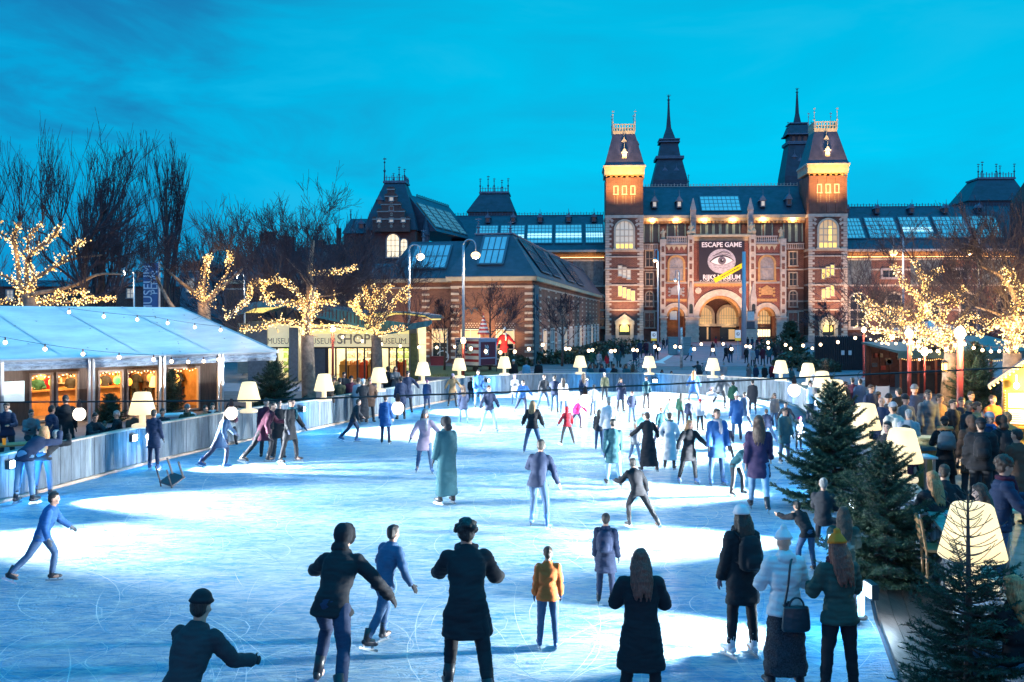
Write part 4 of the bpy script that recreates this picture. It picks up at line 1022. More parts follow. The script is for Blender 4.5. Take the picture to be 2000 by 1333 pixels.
lw = MB(); lw.box(mx(1415), mx(1443), 3.05, 3.095, mz(640), mz(635)); lw.box(mx(1429), mx(1441), 3.05, 3.095, mz(664), mz(644)); lw.box(mx(1386), mx(1389), 3.05, 3.095, mz(664), mz(640)); lw.build('lit_doorway', GLITW, MU)
lw = MB(); lw.prism(archpoly(arR, w_(32), mz(633), mz(618)), .55, .605); lw.build('lit_fanlight', GLITW, MU)
lw = MB(); lw.box(arR - w_(15), arR + w_(15), .55, .605, mz(658), mz(644)); lw.build('lit_doorway', mat('glass_lit_bright', (0.8, 0.8, 0.6), .4, var=0, emit=(1.0, 0.86, 0.5), estr=1.6), MU)
lw = MB()
for i in range(7): lw.box(arR - w_(15) + i * w_(5), arR - w_(15) + i * w_(5) + .06, .50, .548, mz(658), mz(603))
for z in (mz(640), mz(628), mz(618)): lw.box(arR - w_(17), arR + w_(17), .50, .548, z, z + .08)
lw.build('door_lattice', IRON, MU)
nb = MB(); nb.box(arL - .9, arL + .3, yP + .6, yP + .66, mz(625), mz(608)); nb.build('notice_board', mat('notice_white', (0.5, 0.62, 0.66), .6, var=.15), MU)
for u, wpx, vt in ((1292, 10, 470), (1345, 11, 462), (1462, 12, 462), (1520, 11, 470)):
 pil = MB(); pan = []; pil.box(mx(u) - w_(wpx) / 2, mx(u) + w_(wpx) / 2, yP - .5, yP + .1, mz(622), mz(vt))
 for k in range(9):
  zz = mz(612) + k * 1.45
  if zz > mz(vt) - 1: break
  q = MB(); q.box(mx(u) - .22, mx(u) + .22, yP - .56, yP - .505, zz, zz + (.95 if k % 2 else .6)); pan.append(q)
 po = pil.build('pilaster', STONE, MU)
 for q in pan: q.build('brick_inlay', BR, po)
for lo_, hi_ in ((1288, 1299), (1335.5, 1360), (1444.5, 1471), (1507.5, 1526)):
 bs = MB(); z = 0; k = 0
 while z < mz(622):
  e_ = .0 if k % 2 else .06
  bs.box(mx(lo_) - e_, mx(hi_) + e_, yP - .62 - e_, yP + .02, z, z + .38); z += .40; k += 1
 bs.box(mx(lo_) - .2, mx(hi_) + .2, yP - .85, yP + .05, mz(622), mz(619))
 bs.build('stone_base', STONE, MU)
bd = MB()
for v, h in ((553.5, .35), (500, .25), (526, .2), (478.5, .3)):
 bd.box(pl_, mx(1350), yP - .2, yP + .01, mz(v) - h / 2, mz(v) + h / 2); bd.box(mx(1456), pr_, yP - .2, yP + .01, mz(v) - h / 2, mz(v) + h / 2)
bd.box(mx(1350), mx(1456), yP - .2, yP + .01, mz(553.5) - .17, mz(553.5) + .17)
bd.build('stone_band', STONEG, MU)
fr = MB()
for lo_, hi_, v in ((1352, 1452, 558), (1299, 1338, 587), (1470, 1509, 587)):
 fr.box(mx(lo_), mx(hi_), yP - .1, yP + .01, mz(v) - .1, mz(v) + .22)
 n = int((hi_ - lo_) / 2.6)
 for i in range(n):
  xx = mx(lo_) + (mx(hi_) - mx(lo_)) * (i + .5) / n
  fr.add([(xx - .1, yP - .06, mz(v) - .1), (xx + .1, yP - .06, mz(v) - .1), (xx, yP - .06, mz(v) - .42)], [(0, 1, 2)])
fr.build('dentil_frieze', ORNA, MU)
fr = MB()
for lo_, hi_ in ((1299, 1338), (1470, 1509)):
 fr.box(mx(lo_), mx(hi_), yP - .1, yP + .01, mz(484), mz(481))
 for i in range(4):
  xx = mx(lo_) + (mx(hi_) - mx(lo_)) * (i + .5) / 4
  fr.add([(xx - .3, yP - .06, mz(484)), (xx + .3, yP - .06, mz(484)), (xx, yP - .06, mz(492))], [(0, 1, 2)])
fr.build('corbel_frieze', CREAM, MU)
cor = MB(); cor.box(mx(1348), mx(1458), yP - .6, .3, mz(466), mz(462)); cor.box(mx(1350), mx(1456), yP - .35, .3, mz(462.0) , mz(460.5)); cor.box(mx(1351), mx(1455), yP - .12, yP + .01, mz(473), mz(466)); cor.build('gable_cornice', CREAM, MU)
for u in (1318, 1490):
 f = MB(); f.arch(mx(u), mz(517), w_(13), w_(17), yP - .25, yP + .01, n=18); f.box(mx(u) - w_(17), mx(u) - w_(13), yP - .25, yP + .01, mz(550), mz(517)); f.box(mx(u) + w_(13), mx(u) + w_(17), yP - .25, yP + .01, mz(550), mz(517)); f.box(mx(u) - w_(18), mx(u) + w_(18), yP - .3, yP + .01, mz(552), mz(549.5))
 fo = f.build('relief_frame', ORNA, MU)
 p = MB(); p.prism(archpoly(mx(u), w_(26), mz(549.5), mz(517)), yP - .08, yP - .004)
 rr = random.Random(u)
 for k in range(26):
  xx = mx(u) + rr.uniform(-.9, .9); zz = mz(rr.uniform(511, 547)); p.ell((xx, yP - .1, zz), (rr.uniform(.08, .2), .06, rr.uniform(.15, .35)), 6, 4)
 p.build('carved_relief', STONEG, fo)
 q = MB(); q.box(mx(u) - .95, mx(u) + .95, yP - .15, yP, mz(577), mz(566)); q.prism([(mx(u) - 1.1, mz(566)), (mx(u) + 1.1, mz(566)), (mx(u) + .5, mz(562)), (mx(u), mz(558.5)), (mx(u) - .5, mz(562))], yP - .15, yP)
 for s_ in (-1, 1):
  for zz in (565, 571, 578): q.ell((mx(u) + s_ * 1.15, yP - .1, mz(zz)), (.22, .1, .22), 8, 5)
 q.build('carved_plaque', ORNA if u > 1400 else STONEG, MU)
for u in (1360, 1443):
 q = MB()
 for k in range(8):
  an = k * math.pi / 4; q.ell((mx(u) + .35 * math.cos(an), yP - .05, mz(569) + .35 * math.sin(an)), (.22, .1, .22), 7, 4)
 q.ell((mx(u), yP - .08, mz(569)), (.3, .12, .3), 10, 5); q.build('carved_roundel', STONE, MU)
for lo_, hi_ in ((1299, 1339), (1469, 1510)):
 b = MB(); b.box(mx(lo_), mx(hi_), yP - .1, yP + .25, mz(466), mz(464)); b.box(mx(lo_), mx(hi_), yP - .1, yP + .25, mz(478), mz(475.5))
 for i in range(11):
  xx = mx(lo_) + (mx(hi_) - mx(lo_)) * (i + .5) / 11; b.lathe([(.09, 0), (.14, .3), (.07, .6), (.12, mz(466) - mz(475.5))], (xx, yP + .07, mz(475.5)), 6)
 b.build('balustrade', BALC, MU)
for u, vt in ((1353, 388), (1463, 388)):
 q = MB(); q.box(mx(u) - .42, mx(u) + .42, -1.2, -.4, mz(462), mz(412)); q.frust(mx(u) - .5, mx(u) + .5, -1.3, -.3, mz(412), mx(u) - .05, mx(u) + .05, -.85, -.75, mz(vt))
 q.box(mx(u) - .52, mx(u) + .52, -1.32, -.28, mz(431), mz(429)); q.build('pinnacle', STONEG, MU)
def statue(u, vb, vt, seated=False):
 z0 = mz(vb); h = mz(vt) - z0; x = mx(u); y = yP + .1
 p = MB(); p.box(x - .5, x + .5, y - .45, y + .45, mz(478), z0); po = p.build('pedestal', STONE, MU)
 a = MB()
 a.lathe([(.34, 0), (.36, h * .12), (.27, h * .4), (.3, h * .62), (.32, h * .74), (.14, h * .82), (.05, h * .84)], (x, y, z0), 10)
 a.ell((x, y, z0 + h * .91), (.15, .16, h * .09), 8, 6)
 a.tube([(x - .28, y, z0 + h * .74), (x - .42, y - .1, z0 + h * .55), (x - .2, y - .3, z0 + h * .5)], [.1, .08, .06])
 a.tube([(x + .28, y, z0 + h * .74), (x + .46, y - .05, z0 + h * .62), (x + .4, y - .2, z0 + h * .82)], [.1, .08, .06])
 if seated:
  a.ell((x + .35, y - .1, z0 + h * .25), (.42, .45, h * .26), 8, 6); a.ell((x - .35, y - .1, z0 + h * .2), (.35, .4, h * .2), 8, 6)
 a.build('statue', CREAM, MU, True)
statue(1293, 470, 449); statue(1346, 462, 439, True); statue(1461, 462, 437, True); statue(1517, 470, 447)
for u in (1345, 1463):
 q = MB(); q.box(mx(u) - .5, mx(u) + .5, yP - .9, yP - .5, mz(620), mz(588)); q.frust(mx(u) - .55, mx(u) + .55, yP - 1, yP - .45, mz(588), mx(u) - .06, mx(u) + .06, yP - .75, yP - .65, mz(553)); q.build('buttress', STONEG, MU)
 q = MB(); q.prism(archpoly(mx(u), .6, mz(613), mz(598)), yP - .94, yP - .905); q.build('niche', GDARK, MU)
def spire(u, yb, base_px, v_base, tiers, name='roof_spire', turret=False):
 D = 155.6 + yb; s = D / F
 cx_ = (u - 1000) * s - 35.0 - yb * .061; Z = lambda v: H + (HZ - v) * s
 a = MB(); l = MB()
 prev = None
 for wpx, v in tiers:
  if prev:
   w0, v0 = prev
   a.frust(cx_ - w0 * s / 2, cx_ + w0 * s / 2, yb - w0 * s / 2, yb + w0 * s / 2, Z(v0), cx_ - wpx * s / 2, cx_ + wpx * s / 2, yb - wpx * s / 2, yb + wpx * s / 2, Z(v))
   if w0 - wpx < -0.5 or abs(v - v0) < 3: l.box(cx_ - max(w0, wpx) * s / 2 - .1, cx_ + max(w0, wpx) * s / 2 + .1, yb - max(w0, wpx) * s / 2 - .1, yb + max(w0, wpx) * s / 2 + .1, Z(v), Z(v) + .25)
  prev = (wpx, v)
 o = a.build(name, SLATE, MU); l.build('spire_cornice', LEAD, o)
 return cx_, yb, s, Z, o
cx_, yb_, s_, Z, so = spire(1306, 34, 60, 356, ((68, 410), (66, 356), (46, 314), (52, 314), (52, 311), (42, 311), (32, 281), (38, 281), (38, 278), (26, 276), (9, 250), (5, 225), (3, 200)))
for u, v in ((-10, 346), (12, 346), (0, 328), (0, 306)):
 dormer(MU, cx_ + u * s_, yb_ - 2.9 + (346 - v) * .05, Z(v), .8, 1.9, IRON, GLITP if v in (306, 328) else GDARK, LEAD, 1.2)
finial(MU, cx_, yb_, Z(203), 2.0, IRON, s=2.5)
cx_, yb_, s_, Z, so = spire(1553, 34, 56, 350, ((62, 410), (60, 350), (42, 290), (46, 288), (46, 285), (36, 285), (36, 270), (48, 270), (34, 250), (14, 248), (6, 225), (2.5, 185)))
for k in range(3):
 q = MB(); q.prism(archpoly(cx_ + (k - 1) * 11 * s_, 6.5 * s_, Z(284), Z(276)), yb_ - 18.6 * s_, yb_ - 18.1 * s_); q.build('belfry_opening', GDARK, so)
for u, v in ((-11, 322), (11, 322), (0, 330)):
 dormer(MU, cx_ + u * s_, yb_ - 2.6, Z(v), .8, 1.9, IRON, GDARK, LEAD, 1.2)
for sx2 in (-1, 1): finial(MU, cx_ + sx2 * 22 * s_, yb_ - 20 * s_, Z(268), 2.5, IRON)
finial(MU, cx_, yb_, Z(190), 1.6, IRON, s=2.2)
def wing(ul, ur, vr, ve, sky, dorm_v, zwall_v=492, left=True):
 xa, xb = mx(ul), mx(ur); ze = mz(ve); zr = mz(vr); y0_, y1_ = .9, 8.5
 w = MB(); w.box(xa, xb, 1.6, 15, 0, ze); w.build('wing_wall', BR, MU)
 r = MB(); r.prism([(y0_, ze), (16, ze), (y1_ + 3, zr), (y1_, zr)], xa, xb, 0, Matrix(((0, 1, 0, 0), (1, 0, 0, 0), (0, 0, 1, 0), (0, 0, 0, 1)))); r.build('wing_roof', SLATE, MU)
 RY = lambda z: y0_ + (z - ze) / (zr - ze) * (y1_ - y0_)
 for ua, ub, va, vb, lit in sky:
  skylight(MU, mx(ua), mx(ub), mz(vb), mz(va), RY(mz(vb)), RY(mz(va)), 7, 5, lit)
  dormer(MU, mx((ua + ub) / 2), RY(mz(dorm_v)) - .6, mz(dorm_v), .8, 1.9, IRON, GDARK, LEAD, 1.5)
 cresting(MU, xa, xb, y1_, zr, .6, IRON, .5)
 e = MB(); e.box(xa, xb, .35, 1.6, ze - .35, ze); e.build('wing_eaves', STONE, MU)
 f = MB(); f.box(xa, xb, 1.35, 1.6, ze - 1.05, ze - .5); n = int((xb - xa) / 1.1)
 for i in range(n):
  xx = xa + (xb - xa) * (i + .5) / n; f.box(xx - .13, xx + .13, .8, 1.35, ze - .75, ze - .36)
 f.build('wing_frieze', ORNA, MU)
 st = MB(); st.box(xa + .2, xb - .2, 1.15, 1.22, ze - 1.28, ze - 1.2); st.build('eaves_light', STRIPW, MU)
 b = MB()
 for v in (507, 527, 558, 606, 640): b.box(xa, xb, 1.48, 1.62, mz(v) - .14, mz(v) + .14)
 b.build('stone_band', STONE, MU)
wing(874, 1183, 408, 487, ((922, 967, 432, 464, (.12, .3)), (972, 1022, 432, 464, (.1, .32)), (1027, 1078, 431, 473, (.3, .52)), (1084, 1138, 431, 473, (.3, .52)), (1145, 1181, 430, 473, (.3, .52))), 425)
wing(1647, 2010, 395, 488, ((1650, 1695, 421, 466, None), (1703, 1762, 420, 466, None), (1770, 1830, 419, 466, (.3, .5)), (1837, 1897, 419, 466, None), (1904, 1960, 418, 466, None)), 411)
for u in (1675, 1745, 1815, 1885, 1955):
 window(MU, mx(u), 2.5, mz(641), mz(574), 1.6, True, 2, 3, GDARK, FRAMEW, .32, out=.3, bar=.16)
for u, ww in ((1675, 52), (1806, 60), (1938, 54)):
 p = MB(); p.box(mx(u) - w_(ww) / 2, mx(u) + w_(ww) / 2, 1.45, 1.597, mz(556), mz(509)); f = p.build('tile_panel', mat('tile_picture', (0.13, 0.16, 0.17), .5, var=.6, scale=1.4), MU)
for u in (1735, 1871): window(MU, mx(u), 2.1, mz(542), mz(528), 1.6, False, 2, 1, GDARK, STONEG, .35, out=.25)
for u in (1100, 1140, 1172): window(MU, mx(u), 2.2, mz(640), mz(576), 1.6, True, 2, 3, GDARK, STONE, .3, out=.25, bar=.14)
p = MB(); p.box(mx(1120), mx(1180), 1.45, 1.597, mz(556), mz(509)); p.build('tile_panel', MATS['tile_picture'], MU)
def pavilion(ul, ur, ul2, ur2, vb, vt, y0_, dep, mt=None):
 D = 155.6 + y0_; s = D / F; X = lambda u: (u - 1000) * s - 35.0 - y0_ * .061; Z = lambda v: H + (HZ - v) * s
 a = MB(); inset = (X(ul2) - X(ul)) * .8
 a.frust(X(ul), X(ur), y0_, y0_ + dep, Z(vb), X(ul2), X(ur2), y0_ + inset, y0_ + dep - inset, Z(vt))
 a.box(X(ul) + .3, X(ur) - .3, y0_ + .3, y0_ + dep - .3, Z(vb) - 9, Z(vb) - .01)
 o = a.build('pavilion_roof', SLATE, MU)
 b = MB(); b.box(X(ul2) - .2, X(ur2) + .2, y0_ + inset - .2, y0_ + dep - inset + .2, Z(vt), Z(vt) + .3); b.build('roof_platform', LEAD, MU)
 cresting(MU, X(ul2), X(ur2), y0_ + inset, Z(vt) + .3, 1.0, LEAD, .45)
 for k in range(5):
  xx = X(ul2) + (X(ur2) - X(ul2)) * k / 4; finial(MU, xx, y0_ + inset + (k % 2) * 2, Z(vt) + .3, 2.6 if k != 1 else 3.4, IRON, s=1.3)
pavilion(908, 1006, 934, 990, 411, 372, 9.5, 9)
pavilion(1876, 1992, 1906, 1974, 396, 352, 9.5, 9)
a = MB(); xx = mx(1986); a.box(xx - 1.3, xx + 3, -3, 3, 0, mz(400)); a.frust(xx - 1.3, xx + 3, -3, 3, mz(400), xx + .7, xx + .9, -.1, .1, mz(342))
for k in range(5): a.box(xx - 1.45 + k * .25, xx - .9 + k * .25, -3.1, -2.6, mz(400) + k * 1.1, mz(400) + k * 1.1 + .7)
a.build('end_turret', BRD, MU)
D2 = 141.0; s2 = D2 / F; y2 = D2 - 155.6
X2 = lambda u: (u - 1000) * s2 - 35.0 - y2 * .061; Z2 = lambda v: H + (HZ - v) * s2
a = MB(); a.box(X2(706), X2(806), y2, y2 + 14, 0, Z2(446)); a.build('pavilion_wall', BRD, MU)
a = MB(); a.frust(X2(703), X2(809), y2 - .4, y2 + 10, Z2(446), X2(712), X2(800), y2 + .4, y2 + 9.5, Z2(412)); a.frust(X2(712), X2(800), y2 + .4, y2 + 9.5, Z2(412), X2(736), X2(777), y2 + 3, y2 + 6.5, Z2(346)); a.build('pavilion_roof', SLATE, MU)
a = MB(); a.box(X2(733), X2(780), y2 + 2.8, y2 + 6.7, Z2(346), Z2(342)); a.build('roof_platform', LEAD, MU)
cresting(MU, X2(735), X2(778), y2 + 3, Z2(342), .9, LEAD, .4); cresting(MU, X2(778), X2(778), y2 + 3, Z2(342), .9, LEAD, .4, y1=y2 + 6.5)
finial(MU, X2(736), y2 + 3, Z2(342), 3.9, IRON, s=1.4); finial(MU, X2(747), y2 + 6, Z2(342), 1.8, IRON, s=1.2); finial(MU, X2(766), y2 + 3, Z2(342), 2.4, IRON, s=1.2); finial(MU, X2(777), y2 + 3, Z2(342), 2.0, IRON, s=1.2)
dormer(MU, X2(731), y2 + 1.2, Z2(394), .9, 1.7, IRON, GDARK, LEAD, 1.5)
g = MB(); steps = ((722, 796, 450, 425), (732, 786, 425, 410), (740, 778, 410, 396), (747, 771, 396, 380), (752, 766, 380, 366))
for ul, ur, vb, vt in steps:
 g.box(X2(ul), X2(ur), y2 - 1.0, y2 - .2, Z2(vb), Z2(vt))
 for uu in (ul, ur): g.arch(X2(uu) + (.3 if uu == ul else -.3), Z2(vt), .0, .42, y2 - 1.05, y2 - .15, n=8)
g.build('stepped_gable', BRD, MU)
gt = MB()
for ul, ur, vb, vt in steps:
 gt.box(X2(ul) - .1, X2(ur) + .1, y2 - 1.1, y2 - 1.004, Z2(vt) - .12, Z2(vt) + .06)
gt.build('gable_trim', STONEG, MU)
for u, v in ((735, 427), (760, 427), (784, 427), (760, 385), (760, 404)):
 window(MU, X2(u), .55, Z2(v + 4), Z2(v - 3), y2 - 1.0, False, 1, 1, GLITP if v == 427 or v == 385 else GDARK, STONEG, .12)
 ch = MB()
 for k in range(4):
  for q in (-1, 1): ch.add([(X2(u), y2 - 1.03, Z2(v + 15) + k * .24), (X2(u) + q * .22, y2 - 1.03, Z2(v + 15) + k * .24 + .1), (X2(u) + q * .22, y2 - 1.03, Z2(v + 15) + k * .24 + .2), (X2(u), y2 - 1.03, Z2(v + 15) + k * .24 + .1)], [(0, 1, 2, 3)])
 ch.build('chevron_pattern', STONE, MU)
window(MU, X2(761), 1.9, Z2(500), Z2(454), y2 - .02, True, 3, 3, mat('glass_lit_hall', (.6, .6, .5), .4, var=0, emit=(1.0, 0.80, 0.50), estr=1.1), STONEG, .2)
window(MU, X2(783), 1.0, Z2(498), Z2(464), y2 - .02, True, 2, 3, MATS['glass_lit_hall'], STONEG, .15)
a = MB(); a.box(X2(722), X2(798), y2 - .1, y2 - .02, Z2(447), Z2(445)); a.build('stone_band', STONEG, MU)
a = MB(); a.lathe([(.6, 0), (.62, 5), (.75, 5.05), (.75, 5.3), (.05, 8.4)], (X2(822), y2 + 2, Z2(520)), 8); a.build('corner_turret', SLATE, MU)
rz = Z2(368); re = Z2(446)
a = MB(); xr = X2(782)
RT = Matrix.Translation((xr, y2 + 3, 0)) @ Matrix.Rotation(R(-13), 4, 'Z') @ Matrix.Translation((-xr, -y2 - 3, 0)); a.prism([(xr - 3.0, re), (xr + (rz - re) * .82, re), (xr, rz)], y2 + 3, 8.0, 0, RT); a.build('court_roof', SLATE, MU)
Mr = Matrix.Translation((0, 0, 0))
wdt = (rz - re) * .82
def courtsky(ya_, yb_, t0, t1):
 Ms = RT @ Matrix(((0, -1, 0, 0), (1, 0, 0, 0), (0, 0, 1, 0), (0, 0, 0, 1)))   # local x -> y , local y -> -x
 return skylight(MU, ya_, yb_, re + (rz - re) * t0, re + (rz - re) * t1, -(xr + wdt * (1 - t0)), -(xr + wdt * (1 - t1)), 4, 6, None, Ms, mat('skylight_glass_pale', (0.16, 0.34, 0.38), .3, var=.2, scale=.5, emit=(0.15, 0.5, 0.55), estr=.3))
for k in range(4): courtsky(y2 + 4.2 + k * 4.0, y2 + 7.4 + k * 4.0, .12, .78)
cr_ = cresting(MU, xr, xr, y2 + 7, rz, .5, IRON, .5, y1=7.5); cr_.matrix_local = RT
a = MB(); a.box(X2(655), X2(706), y2 + 2, y2 + 10, 0, Z2(450)); a.build('low_range_wall', BRD, MU)
a = MB(); a.frust(X2(652), X2(712), y2 + 1.5, y2 + 10.5, Z2(450), X2(660), X2(712), y2 + 5, y2 + 7, Z2(416)); a.build('low_range_roof', SLATE, MU)
dormer(MU, X2(689), y2 + 2.6, Z2(440), .9, 1.7, IRON, GDARK, LEAD, 1.5); finial(MU, X2(660), y2 + 5, Z2(416), 1.6, IRON, s=1.4)
a = MB(); a.box(X2(636), X2(642), y2 + 3, y2 + 4.5, 0, Z2(437)); a.box(X2(600), X2(655), y2 + 4, y2 + 12, 0, Z2(470)); a.build('low_range_chimney', BRD, MU)
for u in (1275, 1320, 1375, 1430, 1488, 1545):
 lamp('gallery_light', 'POINT', Mw @ Vector((mx(u), -.75 if 1299 < u < 1510 else -.6, mz(431))), 260, (1.0, .58, .22), .12)
for u, e_ in ((1330, 13000), (1402, 11500), (1480, 13000)):
 lamp('facade_wash', 'SPOT', Mw @ Vector((mx(u), -17, .6)), e_, (1.0, .58, .34), .4, Mw @ Vector((mx(u), yP, mz(535))), R(58), .8)
for u in (1382, 1426, 1317, 1489):
 lamp('passage_light', 'POINT', Mw @ Vector((mx(u), 1.2 if 1340 < u < 1460 else -.6, mz(632))), 90 if u > 1340 and u < 1460 else 45, (1.0, .66, .28), .2)
for uc in (1219, 1606):
 lamp('portal_light', 'POINT', Mw @ Vector((mx(uc), -3.6, mz(636))), 160, (1.0, .72, .3), .15)
for u, v in ((1680, 600), (1760, 600), (1840, 600), (1930, 600), (1110, 600), (1150, 600)):
 lamp('wing_fill', 'SPOT', Mw @ Vector((mx(u), -9, .6)), 8000, (1.0, .60, .42), .4, Mw @ Vector((mx(u), 1.6, mz(560))), R(80), .9)  # spots added in front of the wings to brighten their walls
BN = thing('banner', 'square dark grey banner with a giant eye hung over the museum arch', 'banner', Mw @ Vector((mx(1403), yP - .75, mz(513))), R(-3.5))
bw, bh = w_(86), w_(78)
a = MB(); n = 10
for i in range(n):
 xa, xb = -bw / 2 + bw * i / n, -bw / 2 + bw * (i + 1) / n
 a.box(xa, xb, -.02 + .015 * math.sin(i), .02 + .015 * math.sin(i), -bh / 2, bh / 2)
a = MB(); a.box(-bw / 2, bw / 2, -.02, .02, -bh / 2, bh / 2)
a.build('banner_cloth', mat('banner_grey', (0.030, 0.026, 0.042), .8, var=.12, scale=.8), BN)
TW = mat('banner_white', (0.86, 0.82, 0.84), .8, var=0); EY = mat('banner_eye_grey', (0.50, 0.46, 0.52), .8, var=.45, scale=2.2, stretch=(1, 1, 3)); EB = mat('banner_black', (0.02, 0.016, 0.025), .8, var=0)
text('headline', 'ESCAPE GAME', 1.12, TW, BN, (0, -.03, bh * .40), ext=.012, xs=.93, bold=.025)
text('headline', 'RIJKS MUSEUM', 1.12, TW, BN, (0, -.03, -bh * .395), ext=.012, xs=.86, bold=.025)
e = MB(); EH = -.028
def disc(mb, cx, cz, rx, rz_, y, th=.008, n=28, rot=0):
 c_, s_ = math.cos(rot), math.sin(rot)
 pts = []
 for i in range(n):
  w = 2 * math.pi * i / n; px, pz_ = rx * math.cos(w), rz_ * math.sin(w); pts.append((cx + px * c_ - pz_ * s_, cz + px * s_ + pz_ * c_))
 mb.prism(pts, y - th, y)
disc(e, .0, .0, 2.3, 2.05, -.022); e.build('eye_disc', EY, BN)
def lens(mb, cx, cz, w, up, dn, y, th=.006, n=18):
 pts = []
 for i in range(n + 1):
  t = -1 + 2 * i / n; pts.append((cx + t * w, cz - dn * (1 - t * t) + .1 * t))
 for i in range(n - 1, 0, -1):
  t = -1 + 2 * i / n; pts.append((cx + t * w, cz + up * (1 - abs(t) ** 2.2) + .1 * t))
 mb.prism(pts, y - th, y)
k = MB(); lens(k, .0, .05, 1.98, .95, .72, -.031); k.build('eye_line', EB, BN)
k = MB(); lens(k, .02, .0, 1.82, .76, .60, -.038); k.build('eye_white', TW, BN)
k = MB(); disc(k, .05, .10, .66, .66, -.045); k.build('iris', mat('banner_iris', (0.16, 0.14, 0.18), .8, var=.5, scale=9), BN)
k = MB(); disc(k, .05, .10, .30, .30, -.054); k.build('pupil', EB, BN)
k = MB(); disc(k, .16, .22, .11, .11, -.063); k.build('eye_glint', TW, BN)
k = MB()
for z_, w__, off in ((1.15, 1.5, 0.0), (1.42, 1.25, .25), (1.62, .9, .4)):
 for i in range(10):
  t0 = -1 + 2 * i / 10; t1 = -1 + 2 * (i + 1) / 10
  k.add([(off + t0 * w__, -.032, z_ - .35 * t0 * t0), (off + t1 * w__, -.032, z_ - .35 * t1 * t1), (off + t1 * w__, -.032, z_ - .35 * t1 * t1 + .09), (off + t0 * w__, -.032, z_ - .35 * t0 * t0 + .09)], [(0, 1, 2, 3)])
for i in range(8):
 t0 = -.8 + 1.6 * i / 8; k.add([(t0 * 1.3, -.032, -.95 - .2 * (1 - t0 * t0)), (t0 * 1.3 + .2, -.032, -.95 - .2 * (1 - (t0 + .1) ** 2)), (t0 * 1.3 + .2, -.032, -.90 - .2 * (1 - (t0 + .1) ** 2)), (t0 * 1.3, -.032, -.90 - .2 * (1 - t0 * t0))], [(0, 1, 2, 3)])
k.build('eyelid_line', EB, BN)
k = MB(); an = R(29); MR = Matrix.Translation((w_(14), 0, -w_(22))) @ Matrix.Rotation(-an, 4, 'Y')
k.box(-2.75, 2.75, -.085, -.072, -.38, .38, 0, MR); tp = k.build('warning_tape', mat('tape_yellow', (0.85, 0.70, 0.01), .5, var=.05), BN)
k = MB(); rr = random.Random(3)
xx = -1.6
while xx < 2.0:
 l_ = rr.choice((.12, .2, .3)); k.box(xx, xx + l_, -.092, -.0855, -.09, .09, 0, MR); xx += l_ + .08
k.build('tape_lettering', mat('tape_print', (0.12, 0.10, 0.03), .6, var=0), BN)
k = MB()
for row, vv in ((0, -.468), (1, -.487)):
 xx = -bw / 2 + .2
 while xx < bw / 2 - .3:
  l_ = rr.choice((.15, .3, .5)); k.box(xx, xx + l_, -.03, -.021, bh * vv - .03, bh * vv + .03); xx += l_ + .22
k.build('small_print', TW, BN)
BA = brickmat('annex_brick', (0.24, 0.105, 0.075), (0.15, 0.065, 0.05), (0.22, 0.15, 0.12), 0.30, 0.10)
AN = thing('annex_building', 'long brick annex with slate roof, skylights and white quoins', 'building', (1.78, 80, 0), R(-10))
zE, zT = 7.7, 11.75
a = MB(); a.box(-7.2, 0, 0, 73, 0, zE - .01); a.build('front_wall', BA, AN)
a = MB(); a.box(-30, -7.2, 2.5, 14, 0, zE - .02); a.build('recessed_wall', BA, AN)
a = MB(); a.frust(-7.7, .45, -.45, 73.4, zE, -5.9, -2.5, 4.0, 70, zT); a.build('annex_roof', SLATE, AN)
a = MB(); a.frust(-14.2, -7.0, 2.05, 14.5, zE - .03, -12.6, -7.2, 6.0, 10.5, zT - .4); a.build('annex_roof', SLATE, AN)
a = MB(); a.frust(-30.5, -14.0, 2.05, 14.5, zE - .05, -29, -13.4, 4.5, 12, zE + 1.5); a.build('annex_roof', SLATE, AN)
a = MB(); a.box(-6.0, -2.4, 3.9, 70.1, zT, zT + .14); a.build('roof_ridge', LEAD, AN)
finial(AN, -5.7, 4.2, zT + .1, 1.5, LEAD, s=1.5); finial(AN, -2.7, 4.2, zT + .1, 1.1, LEAD, s=1.5); finial(AN, -11.5, 6.2, zT - .4, 1.2, LEAD, s=1.5)
fy = lambda z: -.45 + (z - zE) / (zT - zE) * 4.45
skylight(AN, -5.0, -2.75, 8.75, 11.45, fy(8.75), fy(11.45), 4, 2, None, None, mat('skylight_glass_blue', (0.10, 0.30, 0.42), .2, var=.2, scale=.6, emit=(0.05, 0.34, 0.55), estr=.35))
f2 = lambda z: 2.05 + (z - zE) / (zT - .4 - zE) * 3.95
skylight(AN, -12.0, -8.5, 8.55, 10.9, f2(8.55), f2(10.9), 6, 2, None, None, MATS['skylight_glass_blue'])
Ms = Matrix(((0, -1, 0, 0), (1, 0, 0, 0), (0, 0, 1, 0), (0, 0, 0, 1)))
fx = lambda z: .45 - (z - zE) / (zT - zE) * 2.95
GREF = mat('skylight_glass_dark', (0.04, 0.09, 0.12), .15, var=.5, scale=.6)
for ya, yb in ((5.0, 11.5), (13.5, 20), (26, 34), (37, 46)):
 skylight(AN, ya, yb, 8.3, 11.35, -fx(8.3), -fx(11.35), 4, 3, None, Ms, GREF)
a = MB(); a.box(-7.65, .42, -.42, 0, zE - .38, zE); a.box(.001, .42, -.42, 73, zE - .38, zE); a.box(-30, -7.2, 2.1, 2.5, zE - .38, zE - .03); a.build('cornice', CREAM, AN)
a = MB(); a.box(-7.3, .08, -.09, 0, zE - .95, zE - .8); a.box(.0, .09, -.09, 73, zE - .95, zE - .8); a.box(-30, -7.2, 2.4, 2.5, zE - .95, zE - .8); a.build('stone_band', STONE, AN)
